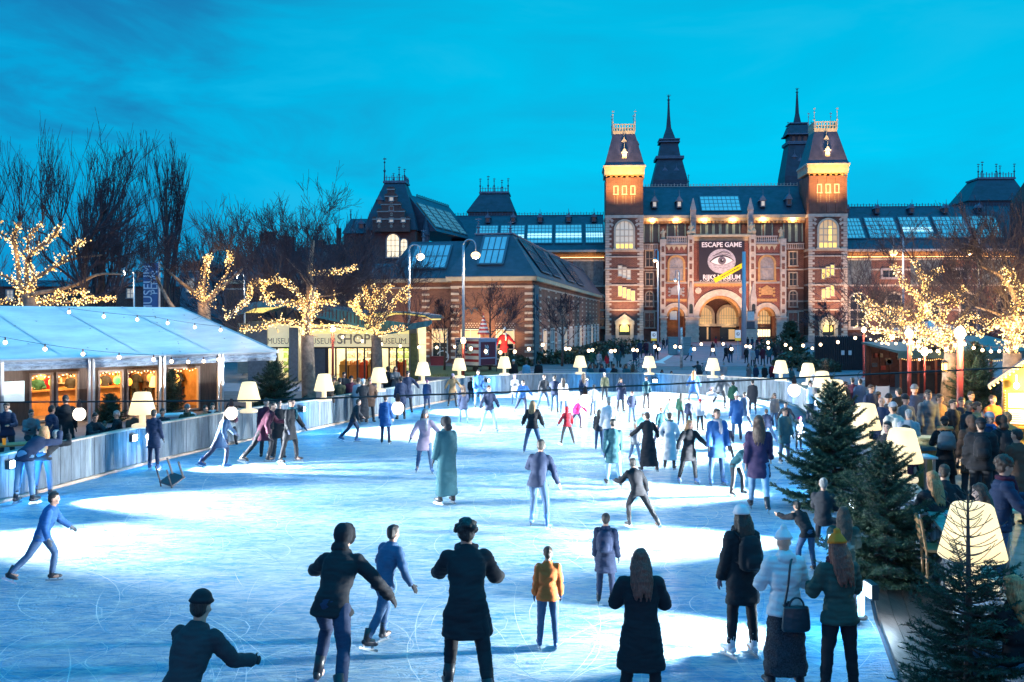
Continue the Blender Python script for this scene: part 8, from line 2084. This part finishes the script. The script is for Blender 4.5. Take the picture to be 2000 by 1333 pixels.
sk(352, None, 1190, 165, 'lean2', 'j', 'dark', 'navy', 'short', 'dark', 'crouched skater in dark beanie low down near the bottom edge', hat='beanie', hatc='black', h=1.75)
sk(1070, 1268, 1068, 180, 'stand', 'j', 'orange', 'jean', 'short', 'brown', 'child in bright orange jacket skating away')
sk(1183, 1182, 1003, 165, 'stand', 'm', 'navy', 'navy', 'short', 'dark', 'youngster in dark navy with a bulky bag, behind the black coat woman', extra=(('pack', 'navy', 1.1, 'navy backpack on the youngster in dark clothes'),))
sk(83, 1140, 962, 100, 'glide', 'j', 'blue', 'jean', 'short', 'dark', 'skater in blue gliding alone near the rink edge')
sk(748, 1262, 1030, 140, 'glide', 'j', 'jean', 'jean', 'short', 'dark', 'blue clad skater between the two black figures')
sk(830, 925, 800, 8, 'arms', 'm', 'mauve', 'jean', 'long', 'brown', 'woman in mauve coat with scarf balancing with arms out', hat='beanie', hatc='grey', extra=(('scarf', 'lgrey'),))
sk(872, 985, 815, 215, 'stand', 'x', 'teal', 'navy', None, None, 'hooded person in long dark teal coat seen from behind', hat='hood', hatc='black', fit=1.3)
sk(1050, 1032, 862, 165, 'push', 'j', 'navy', 'jean', 'short', 'dark', 'skater in navy leaning with one leg stretched back')
sk(955, 846, 753, 5, 'wide', 'j', 'navy', 'ljean', 'short', 'brown', 'man in dark jacket and light jeans facing the viewer')
sk(1040, 886, 783, 172, 'wide', 'j', 'black', 'jean', 'long', 'blond', 'blond woman in black fur jacket with legs spread', fit=1.7)
sk(1108, 868, 795, 200, 'wide', 'j', 'red', 'dark', None, None, 'child in red snow jacket with hood up', hat='hood', hatc='red', fit=1.3)
sk(1127, 838, 778, 30, 'glide', 'j', 'pink', 'purple', 'short', 'brown', 'child in pink beside the child in red')
sk(1083, 808, 733, 170, 'hold', 'j', 'navy', 'jean', 'short', 'dark', 'man in dark jacket holding his partner near the far ice')
sk(1100, 809, 738, 165, 'stand', 'm', 'white', 'jean', 'long', 'dark', 'long haired woman in white jacket beside her partner')
sk(1190, 895, 775, 190, 'stand', 'j', 'white', 'jean', 'short', 'grey', 'man in white pullover gliding away')
sk(1198, 952, 818, 182, 'walk', 'm', 'teal', 'ljean', 'short', 'dark', 'man in teal jacket in front of the white pullover')
sk(1212, 806, 738, 15, 'cup', 'm', 'navy', 'dark', 'long', 'dark', 'woman in dark coat lifting a hand to her mouth')
sk(1234, 826, 764, 20, 'pockets', 'j', 'navy', 'jean', 'short', 'brown', 'boy in navy jacket waiting with hands in pockets')
sk(1266, 922, 806, 195, 'arms', 'x', 'black', 'black', 'short', 'dark', 'woman in ankle length black dress coat turning')
sk(1308, 918, 806, 160, 'pockets', 'l', 'white', 'dark', 'short', 'dark', 'person in long white coat with teal scarf', extra=(('scarf', 'teal'),))
sk(1345, 946, 820, 12, 'arms', 'm', 'black', 'black', 'long', 'blond', 'golden haired woman in black coat with one arm out')
sk(1400, 948, 798, 8, 'stand', 'm', 'blue', 'jean', 'short', 'brown', 'man in bright blue parka facing the viewer', fit=1.5, extra=(('scarf', 'lgrey'),))
sk(1439, 862, 768, 185, 'stand', 'm', 'blue', 'jean', None, None, 'person in blue coat with white bobble hat from behind', hat='pompom', hatc='white')
sk(1436, 968, 862, 35, 'bend', 'j', 'teal', 'dark', 'short', 'red', 'red haired child in teal jacket leaning forward')
sk(1482, 1000, 812, 168, 'walk', 'm', 'purple', 'ljean', 'long', 'brown', 'tall brown haired woman in dark purple coat and pale jeans', extra=(('scarf', 'mauve'),))
sk(1246, 1032, 898, 200, 'push', 'j', 'black', 'black', 'short', 'dark', 'dark skater racing past alone in the middle')
sk(1532, 905, 798, 20, 'stand', 'm', 'teal', 'jean', 'short', 'dark', 'person in pale teal coat by the spruce', fit=1.4)
sk(1367, 842, 780, 10, 'stand', 'j', 'white', 'dark', None, None, 'small child in white jacket with red hat', hat='beanie', hatc='red')
sk(1384, 818, 755, 8, 'bend', 'm', 'white', 'white', None, None, 'adult in white coat stooping over the small child', hat='beanie', hatc='mauve')
sk(1330, 832, 768, 185, 'stand', 'j', 'green', 'dark', 'long', 'dark', 'dark haired girl in green jacket')
sk(1346, 838, 778, 190, 'stand', 'j', 'navy', 'dark', 'short', 'brown', 'child in navy next to the girl in green')
sk(1432, 812, 745, 180, 'stand', 'j', 'green', 'navy', 'short', 'dark', 'boy in bright green hoodie by the far fence', extra=(('hoodback', 'green'),))
sk(1311, 768, 725, 60, 'stand', 'j', 'pink', 'dark', 'short', 'dark', 'child in hot pink coat at the far fence')
sk(1293, 768, 722, 5, 'stand', 'j', 'blue', 'jean', 'long', 'dark', 'woman in blue beside the hot pink coat')
sk(1181, 785, 728, 175, 'stand', 'j', 'olive', 'dark', 'short', 'grey', 'man in olive jacket near the far fence')
sk(884, 796, 730, 8, 'arms', 'm', 'tan', 'dark', 'long', 'dark', 'girl in tan coat with small black bag', hat='beanie', hatc='mauve')
sk(796, 808, 724, 10, 'reach', 'm', 'navy', 'dark', 'short', 'dark', 'tall man in dark coat holding the fence rail')
sk(834, 800, 742, 180, 'stand', 'm', 'navy', 'navy', 'short', 'pink', 'pink haired person in dark coat at the fence')
sk(709, 828, 741, 190, 'hold', 'x', 'black', 'dark', 'short', 'grey', 'person in ankle length black coat and white beanie at the fence', hat='beanie', hatc='white')
sk(753, 868, 772, 175, 'stand', 'm', 'blue', 'navy', 'short', 'brown', 'person in blue standing between globe bulb and fence')
sk(934, 798, 722, 20, 'stand', 'm', 'blue', 'jean', 'short', 'dark', 'person in vivid blue coat behind the man in light jeans', fit=1.6)
sk(920, 785, 738, 15, 'stand', 'j', 'black', 'navy', 'short', 'dark', 'small dark child beside the vivid blue coat')
sk(1005, 792, 732, 5, 'phone', 'm', 'lgrey', 'jean', None, None, 'person in pale patterned coat with hood up', hat='hood', hatc='mauve')
sk(430, 918, 800, 100, 'glide', 'm', 'jean', 'navy', 'long', 'brown', 'skater in blue grey striped coat by the plank fence')
sk(512, 905, 785, 100, 'push', 'm', 'plum', 'black', 'short', 'dark', 'skater in plum coat bending past the plank fence')
sk(566, 905, 778, 70, 'wide', 'm', 'black', 'black', 'short', 'dark', 'dark skater with teal sleeve near the striped trunk', extra=(('scarf', 'teal'),))
sk(300, 918, 800, 170, 'stand', 'm', 'navy', 'navy', 'short', 'dark', 'dark figure standing against the plank fence above the tipped chair')
sk(48, 985, 838, 165, 'lean', 'j', 'navy', 'ljean', 'long', 'blond', 'long haired girl in jeans bending over the plank fence')
sk(84, 972, 845, 175, 'lean', 'j', 'black', 'jean', 'short', 'grey', 'person in black jacket leaning on the fence beside the jeans girl')
sk(1500, 868, 800, 190, 'glide', 'j', 'navy', 'jean', 'short', 'brown', 'small skater in navy behind the purple coat')
sk(1560, 880, 815, 30, 'stand', 'j', 'navy', 'dark', 'short', 'dark', 'child in dark blue half hidden by the tallest spruce', hat='beanie', hatc='pink')
sk(1470, 812, 742, 175, 'stand', 'm', 'dark', 'dark', 'short', 'dark', 'dark silhouette skating along the far curve')
sk(1300, 830, 778, 80, 'push', 'j', 'sky', 'jean', 'short', 'dark', 'child in sky blue leaning into a turn')
sk(1243, 870, 808, 110, 'bend', 'j', 'sky', 'ljean', 'short', 'brown', 'bending child in pale blue jeans')
for u, v, top, rz, ps, c, tc_, hr, hc, lb in ((1062, 800, 732, 20, 'wide', 'dark', 'jean', 'short', 'brown', 'skater in dark jacket beside the couple at the far end'), (1140, 798, 730, 190, 'walk', 'navy', 'dark', 'long', 'brown', 'long haired skater in navy heading for the far lamps'), (1158, 815, 752, 160, 'glide', 'lgrey', 'jean', 'short', 'dark', 'skater in light grey gliding behind the white pullover'), (1262, 800, 735, 30, 'stand', 'teal', 'dark', 'short', 'dark', 'skater in teal alone beneath the second far lamp'),
 (1355, 790, 724, 170, 'wide', 'blue', 'jean', 'long', 'blond', 'blond skater in blue at the far kerb'), (1408, 800, 730, 10, 'glide', 'grey', 'dark', 'short', 'brown', 'skater in grey gliding past the boy in green hoodie'), (1455, 838, 766, 200, 'walk', 'jean', 'navy', 'short', 'dark', 'skater in denim blue behind the bobble hat'), (1512, 842, 768, 15, 'stand', 'grey', 'jean', 'long', 'brown', 'long haired skater in grey near the far curve by the spruce'), (1535, 858, 785, 340, 'glide', 'dark', 'dark', 'short', 'dark', 'dark skater gliding just before the spruce boughs'),
 (1420, 905, 828, 185, 'wide', 'navy', 'dark', 'short', 'brown', 'skater in navy right behind the bright blue parka'), (1170, 880, 800, 170, 'stand', 'dark', 'jean', 'long', 'dark', 'dark haired skater half behind the white pullover'), (1290, 868, 796, 25, 'wide', 'teal', 'navy', 'short', 'brown', 'skater in teal behind the long white coat'), (1020, 812, 742, 15, 'glide', 'blue', 'navy', 'short', 'dark', 'skater in blue turning near the curve by the trailer'), (905, 828, 752, 190, 'walk', 'navy', 'jean', 'long', 'brown', 'long haired skater in navy beside the man in light jeans'), (690, 865, 780, 100, 'glide', 'dark', 'navy', 'short', 'dark', 'skater in dark clothes gliding along the shop side fence'),
 (1240, 905, 826, 10, 'walk', 'lgrey', 'jean', 'short', 'grey', 'skater in pale grey between the two long coats')):
 sk(u, v, top, rz, ps, 'm' if u % 2 else 'j', c, tc_, hr, hc, lb)
def tr(u, top, rz, pose, hem, cc, hair, hc, label, h=1.72, tc_='dark', **k): return person(u, None, top, rz, pose, hem, cc, tc_, hair, hc, label, h=h, group=CRG, **k)
tr(14, 786, 10, 'hands_in', 'j', 'navy', 'short', 'brown', 'man in dark jacket with white shoulders facing out at the table', extra=(('hoodback', 'white'),))
tr(128, 772, 200, 'stand', 'l', 'black', 'short', 'dark', 'tall person in long black coat standing at the bar terrace', fit=1.4, h=1.86)
tr(176, 806, 60, 'sit2', 'j', 'dark', 'short', 'dark', 'man bent over his food at the fence table', h=1.75)
tr(232, 802, 300, 'sit', 'm', 'black', 'short', 'grey', 'grey haired person in black sitting by the fence', h=1.7)
tr(205, 822, 20, 'sit2', 'j', 'lgrey', 'short', 'brown', 'child in pale jacket at the fence table', h=1.3)
tr(366, 790, 15, 'sit', 'm', 'olive', None, None, 'man in grey beanie leaning on the fence rail', h=1.75, hat='beanie', hatc='grey', extra=(('scarf', 'olive'),))
tr(416, 787, 5, 'sit', 'm', 'dark', 'short', 'dark', 'person with white scarf seated beside the marquee pole', h=1.66, extra=(('scarf', 'white'),))
tr(400, 792, 40, 'sit', 'j', 'tan', 'short', 'brown', 'person in tan seated behind the white scarf', h=1.6)
tr(520, 778, 20, 'stand', 'm', 'plum', 'short', 'dark', 'person in plum behind the corner lamp', h=1.7)
tr(262, 800, 30, 'sit', 'm', 'brown', 'short', 'brown', 'person in brown coat seated behind the big marquee lamp', h=1.7)
tr(318, 798, 10, 'sit', 'm', 'dark', 'short', 'dark', 'person in dark coat next to the drinks counter', h=1.7)
tr(448, 786, 20, 'sit', 'm', 'plum', 'long', 'dark', 'long haired person in plum seated beside the corner lamp', h=1.68)
tr(100, 792, 150, 'stand', 'm', 'navy', 'short', 'dark', 'person in navy behind the tall black coat', h=1.68)
tr(60, 800, 40, 'sit', 'm', 'grey', 'short', 'brown', 'person in grey seated behind the leaning pair', h=1.7)
tr(545, 782, 20, 'stand', 'm', 'black', 'short', 'dark', 'person in black between spruce and plank fence', h=1.66)
for u, d_, rz, c, lb in ((96, 39.2, 20, 'red', 'bar guest in red behind the first marquee window'), (205, 40.8, 200, 'dark', 'bar guest with dark back inside the third window'), (346, 43.4, 30, 'navy', 'bar guest in navy inside the last window'), (262 - 12, 42.4, 100, 'plum', 'bar guest in plum at the edge of the fourth window'), (264, 42.0, 160, 'black', 'bar guest in black behind the second marquee window pane'), (286, 42.5, 200, 'brown', 'bar guest in brown behind the second marquee window pane'), (74, 38.6, 30, 'green', 'bartender in green lit light behind the first window'), (138, 39.5, 180, 'dark', 'bar guest in dark seen through the narrow window'), (222, 41.2, 10, 'orange', 'bar guest in orange light behind the third window'), (300, 42.6, 20, 'grey', 'bar guest in grey near the bar lamp')):
 person(u, None, None, rz, 'hands_in', 'j', c, 'dark', 'short', 'dark', lb, d=d_, h=1.74, z0=.05, group='guests inside the marquee bar')
for a_ in ((664, 738, 200, 'phone', 'm', 'olive', 'short', 'dark', 'person in olive parka holding something out by the fence'), (686, 735, 190, 'stand', 'm', 'plum', None, None, 'person in plum coat with black beanie by the fence', 'beanie', 'black'), (652, 734, 30, 'stand', 'm', 'tan', 'short', 'blond', 'fair haired person in tan behind the olive parka'),
 (672, 727, 10, 'cup', 'm', 'dark', 'short', 'dark', 'person raising a cup near the red shop pole'), (700, 738, 170, 'stand', 'm', 'lgrey', 'short', 'brown', 'person in light grey beside the ankle length coat'), (722, 738, 20, 'pockets', 'm', 'brown', 'short', 'brown', 'person in brown between the lamps at the fence'),
 (757, 716, 180, 'stand', 'm', 'black', 'short', 'dark', 'dark person walking in front of the glass shop doors'), (772, 716, 10, 'phone', 'm', 'grey', 'long', 'brown', 'long haired woman in grey looking down before the shop'), (783, 735, 200, 'stand', 'm', 'navy', 'short', 'dark', 'dark clad person next to the tall man at the fence'), (640, 742, 150, 'stand', 'm', 'brown', 'short', 'dark', 'person in brown half hidden by the trunk lamp')):
 tr(*a_[:9], **(dict(hat=a_[9], hatc=a_[10]) if len(a_) > 9 else {}))
person(709, 741, 701, 60, 'hold', 'j', 'black', 'black', 'short', 'dark', 'man in black embracing his partner before the shop window', group=FARG)
person(717, 741, 704, 250, 'pockets', 'j', 'white', 'black', 'short', 'dark', 'person in pale puffer jacket embraced before the shop window', group=FARG)
def fp(u, v, top, rz, pose, hem, cc, tc_, hair, hc, label, **k): return person(u, v, top, rz, pose, hem, cc, tc_, hair, hc, label, group=FARG, **k)
fp(1003, 762, 703, 180, 'stand', 'm', 'black', 'dark', None, None, 'dark coated person in pale hat behind the bend of the fence', hat='beanie', hatc='white')
fp(1028, 760, 705, 170, 'stand', 'm', 'sky', 'dark', 'short', 'dark', 'person in sky blue coat looking away behind the fence')
fp(1052, 760, 704, 185, 'stand', 'm', 'black', 'black', 'short', 'dark', 'black silhouette behind the fence near the festoon')
sit = ((1152, 738, 'teal'), (1163, 737, 'grey'), (1176, 738, 'navy'), (1188, 737, 'sky'), (1199, 738, 'black'), (1211, 738, 'lgrey'), (1222, 738, 'teal'), (1236, 738, 'grey'))
sl = ('first of the seated group in teal', 'seated person in grey next to the teal jacket', 'seated person in navy among the group on the bench', 'seated person in pale blue amid the bench group', 'seated person in black amid the bench group', 'seated person in light grey near the bicycles', 'seated person in second teal jacket near the bicycles', 'last seated person in grey beside the parked bicycle')
for (u, v, c), lb in zip(sit, sl): person(u, None, None, random.choice((150, 200, 20, 340)), 'sit', 'm', c, 'dark', random.choice(('short', 'long')), random.choice(('dark', 'brown')), lb, d=54.5 + random.uniform(-.1, .3), h=1.72, group=FARG)
for u, v, top, rz, ps, c, tc_, hc, lb in ((1157, 722, 683, 190, 'stand', 'green', 'dark', 'dark', 'standing person in green behind the bench group'), (1170, 722, 686, 10, 'stand', 'lgrey', 'dark', 'brown', 'standing person in pale grey behind the bench group'), (1192, 720, 680, 20, 'stand', 'white', 'dark', 'dark', 'standing person in white behind the bench group'), (1186, 722, 690, 200, 'stand', 'red', 'dark', 'dark', 'person in dark red jacket behind the bench group'),
 (1208, 718, 680, 170, 'walk', 'teal', 'dark', 'dark', 'walker in teal with pale hat behind the bench'), (1240, 716, 680, 15, 'stand', 'navy', 'dark', 'dark', 'cyclist in navy resting by the bicycles'), (1215, 700, 668, 185, 'walk', 'black', 'black', 'dark', 'walker in black beneath the first tower'), (1250, 700, 665, 175, 'walk', 'navy', 'dark', 'brown', 'walker in navy on the way to the arch'), (1262, 702, 664, 185, 'walk2', 'plum', 'navy', 'dark', 'walker in plum beside the road sign'), (1272, 704, 667, 190, 'walk', 'grey', 'navy', 'dark', 'walker in grey right under the road sign'), (1282, 703, 666, 170, 'walk2', 'dark', 'black', 'dark', 'walker in black trousers next to the lamp post'),
 (1347, 706, 674, 80, 'glide', 'sky', 'dark', 'dark', 'cyclist like passer-by in light blue crossing the red path'), (1392, 696, 668, 200, 'walk', 'plum', 'dark', 'dark', 'faint walker in plum on the red path'), (1418, 708, 674, 10, 'walk', 'black', 'navy', 'dark', 'walker in black coming down the red path'), (1427, 709, 673, 350, 'walk2', 'dark', 'jean', 'brown', 'walker in jeans beside the one in black'),
 (1458, 710, 677, 190, 'stand', 'black', 'black', 'dark', 'person in black near the pale mast'), (1470, 716, 680, 20, 'stand', 'lgrey', 'dark', 'brown', 'person in pale grey near the pale mast'), (1478, 712, 678, 170, 'walk', 'navy', 'dark', 'dark', 'walker in navy among the forecourt crowd'), (1490, 714, 676, 190, 'stand', 'plum', 'dark', 'dark', 'person in plum among the forecourt crowd'), (1502, 712, 672, 10, 'stand', 'teal', 'dark', 'dark', 'person in teal among the forecourt crowd'), (1514, 705, 672, 185, 'walk2', 'black', 'black', 'dark', 'walker in black beyond the forecourt crowd'), (1527, 710, 684, 5, 'walk', 'plum', 'black', 'dark', 'walker in dark red facing us on the forecourt'), (1520, 700, 672, 180, 'walk', 'dark', 'dark', 'dark', 'distant walker by the dark evergreen'),
 (1296, 682, 661, 180, 'walk', 'black', 'black', 'dark', 'dark walker before the first side arch'), (1303, 681, 660, 10, 'walk', 'navy', 'dark', 'dark', 'navy walker before the first side arch'), (1311, 682, 660, 190, 'walk2', 'grey', 'dark', 'brown', 'grey walker before the first side arch'), (1320, 681, 662, 0, 'stand', 'black', 'dark', 'dark', 'dark waiter at the first side arch corner'), (1460, 680, 658, 170, 'walk', 'black', 'dark', 'dark', 'dark walker before the last side arch'), (1469, 681, 659, 10, 'walk', 'navy', 'dark', 'dark', 'navy walker before the last side arch'), (1479, 682, 660, 190, 'walk', 'plum', 'dark', 'dark', 'plum walker before the last side arch'), (1488, 680, 659, 0, 'walk2', 'black', 'dark', 'dark', 'dark walker coming out of the last side arch'), (1497, 681, 660, 180, 'walk', 'grey', 'dark', 'dark', 'grey walker going into the last side arch'), (1398, 678, 657, 180, 'walk', 'red', 'dark', 'dark', 'walker in red under the main arch'), (1410, 677, 658, 5, 'walk2', 'dark', 'dark', 'dark', 'dark walker under the main arch'),
 (1366, 752, 706, 185, 'bend', 'dark', 'dark', 'dark', 'person in dark stooping over a bicycle outside the fence'), (1414, 752, 707, 180, 'stand', 'lgrey', 'dark', 'grey', 'person in pale jacket with red banded hat outside the fence'), (1462, 752, 710, 10, 'cup', 'grey', 'dark', 'brown', 'person in grey drinking outside the far fence'), (1476, 752, 712, 5, 'stand', 'navy', 'dark', 'brown', 'person in navy outside the far fence'), (1493, 754, 712, 8, 'stand', 'black', 'dark', 'brown', 'person in black with white shirt front outside the fence'), (1508, 752, 709, 170, 'stand', 'plum', 'dark', 'brown', 'person with red backpack outside the far fence'), (1546, 758, 718, 15, 'stand', 'teal', 'dark', 'dark', 'person in teal by the corner lamp')):
 fp(u, v, top, rz, ps, 'm' if ps != 'walk2' else 'j', c, tc_, 'short' if len(lb) % 3 else 'long', hc, lb, **(dict(extra=(('pack', 'red', 1.0, 'bright red backpack worn outside the far fence'),)) if 'red backpack' in lb else {}))
for u, top, rz, c, hc, lb in ((1700, 752, 20, 'navy', 'brown', 'person in navy at the back of the terrace near the red bicycle'), (1756, 758, 200, 'black', 'dark', 'person in black between the cap wearers and the kiosk'), (1834, 770, 30, 'tan', 'brown', 'person in tan between overcoat man and thick red pole'), (1878, 776, 340, 'dark', 'dark', 'dark person right behind the thick red pole'), (1938, 772, 10, 'orange', 'brown', 'person glowing orange beside the stall menu boards'), (1988, 838, 200, 'brown', 'dark', 'person in brown at the very end of the stall queue')):
 person(u, None, top, rz, 'stand', 'm', c, 'dark', 'short', hc, lb, h=1.72, z0=TZ, group=CRG)
p = G(985, 714); person(985, 714, 641, 10, 'arms', 'm', 'red', 'dark', 'short', 'white', 'tall stilted figure in red suit with white beard behind the trailer', group=None, hat='pompom', hatc='white', extra=(('scarf', 'white'),))
def mk(u, top, rz, pose, hem, cc, hair, hc, label, h=1.74, tc_='dark', z0=TZ, **k): return person(u, None, top, rz, pose, hem, cc, tc_, hair, hc, label, h=h, z0=z0, group=CRG, **k)
mk(1952, 892, 75, 'hold', 'j', 'navy', 'curly', 'brown', 'tall curly haired man in navy jacket and jeans behind the biggest lamp', h=1.84, tc_='jean', fit=1.2, extra=(('scarf', 'plum'),))
mk(1922, 945, 250, 'hands_in', 'm', 'brown', 'long', 'brown', 'person in brown close to the curly haired man', h=1.6)
mk(1990, 1128, 200, 'sit', 'j', 'black', 'long', 'blond', 'person in black seated at the bottom corner beside the spruce', h=1.7, tc_='ljean', z0=.25)
mk(1826, 922, 190, 'sit', 'j', 'dark', 'long', 'blond', 'long blond haired person seated with back to us at the terrace table', h=1.7)
mk(1842, 912, 150, 'sit2', 'j', 'black', 'short', 'brown', 'short haired man in black seated across the blond', h=1.78)
mk(1846, 815, 165, 'hands_in', 'c', 'black', 'short', 'dark', 'person in black parka with fur hood at the standing table', h=1.64, hat='beanie', hatc='black', extra=(('fur', 'tan'), ('pack', 'grey', 1.25, 'large grey backpack on the fur hooded parka')))
mk(1916, 818, 160, 'stand', 'j', 'black', 'short', 'dark', 'big man in quilted black jacket and black beanie by the stall', h=1.8, hat='beanie', hatc='black', puff=.03, fit=1.4, extra=(('pack', 'black', 1.0, 'dark rucksack on the quilted black jacket'),))
mk(1931, 806, 10, 'cup', 'm', 'navy', 'short', 'dark', 'person in pale beanie facing us with blue scarf', h=1.72, hat='beanie', hatc='lgrey', extra=(('scarf', 'blue'),))
mk(1957, 812, 185, 'stand', 'j', 'dark', None, None, 'hooded person with black rucksack facing the stall', h=1.74, hat='hood', hatc='brown', extra=(('pack', 'black', 1.05, 'black rucksack worn by the hooded person at the stall'),))
mk(1898, 812, 170, 'stand', 'm', 'brown', None, None, 'person with brown hood up waiting by the stall', hat='hood', hatc='brown')
mk(1968, 805, 190, 'stand', 'm', 'yellow', 'short', 'blond', 'brightly lit person in yellow close to the stall counter')
mk(1892, 783, 20, 'stand', 'm', 'dark', 'short', 'blond', 'fair person lit orange by the lanterns behind the hood')
mk(1906, 785, 60, 'cup', 'm', 'tan', 'short', 'brown', 'person in tan jacket lifting a drink near the stall', tc_='tan')
mk(1745, 787, 200, 'stand', 'j', 'cream', 'short', 'dark', 'person in cream jacket and light knitted hat on the terrace', hat='beanie', hatc='lgrey', h=1.75, extra=(('pack', 'cream', 1.2, 'beige rucksack on the person in light knitted hat'),))
mk(1735, 823, 300, 'stand', 'j', 'black', 'short', 'dark', 'dark bearded man looking sideways above the bushy spruce lamp', h=1.68)
mk(1722, 776, 330, 'stand', 'm', 'navy', None, None, 'bald man in navy on the terrace', h=1.7)
mk(1736, 770, 320, 'stand', 'm', 'dark', 'short', 'dark', 'man in black flat cap beside the bald man', h=1.74, hat='beanie', hatc='black')
mk(1768, 772, 10, 'stand', 'm', 'grey', 'short', 'dark', 'man in grey coat and dark cap by the red pole', hat='beanie', hatc='black')
mk(1775, 800, 170, 'stand', 'm', 'lgrey', 'short', 'grey', 'grey haired stooping person in soft grey coat', h=1.66, fit=1.6)
mk(1786, 752, 340, 'stand', 'l', 'navy', 'short', 'dark', 'tall man in slate coat and cap before the orange pole', h=1.9, hat='beanie', hatc='grey')
mk(1812, 762, 5, 'stand', 'l', 'grey', 'short', 'brown', 'broad man in slate overcoat beside the tall one', h=1.85, fit=1.6)
mk(1860, 780, 20, 'stand', 'm', 'black', 'short', 'dark', 'person in black lit by the thick red pole', h=1.7)
mk(1896, 785 - 20, 10, 'stand', 'm', 'plum', 'short', 'dark', 'person in plum deep in the terrace shade', h=1.7)
mk(1712, 765, 90, 'sit', 'm', 'stripe', 'short', 'dark', 'person wrapped in red striped blanket sitting on the terrace', h=1.75, z0=.15)
mk(1705, 800, 150, 'sit', 'm', 'olive', 'short', 'dark', 'dark haired person seated low behind the tilted lamp', h=1.7)
mk(1680, 740, 185, 'stand', 'c', 'jean', 'short', 'dark', 'woman in grey blue dress coat standing with back to us', z0=0, h=1.7)
mk(1665, 738, 160, 'stand', 'm', 'plum', 'short', 'dark', 'person in maroon beside the grey blue dress coat', z0=0, h=1.7)
mk(1650, 745, 30, 'stand', 'm', 'black', 'short', 'brown', 'person in black next to the maroon one', z0=0, h=1.7)
mk(1672, 788, 20, 'sit', 'j', 'cream', 'short', 'blond', 'fair child in cream behind the row of lamps', z0=0.1, h=1.3)
mk(1588, 732, 10, 'phone', 'm', 'white', None, None, 'person in white fur hood at the end of the lamp row', z0=0, h=1.72, hat='hood', hatc='white', fit=1.5)
mk(1582, 744, 40, 'stand', 'j', 'white', 'short', 'dark', 'dark haired person bending before the white fur hood', z0=0, h=1.62)
mk(1768, 830, 30, 'stand', 'm', 'plum', 'short', 'dark', 'dark figure behind the bushy spruce lamp', h=1.62)
bpy.data.scenes.remove(TMPS)
bpy.context.view_layer.update()
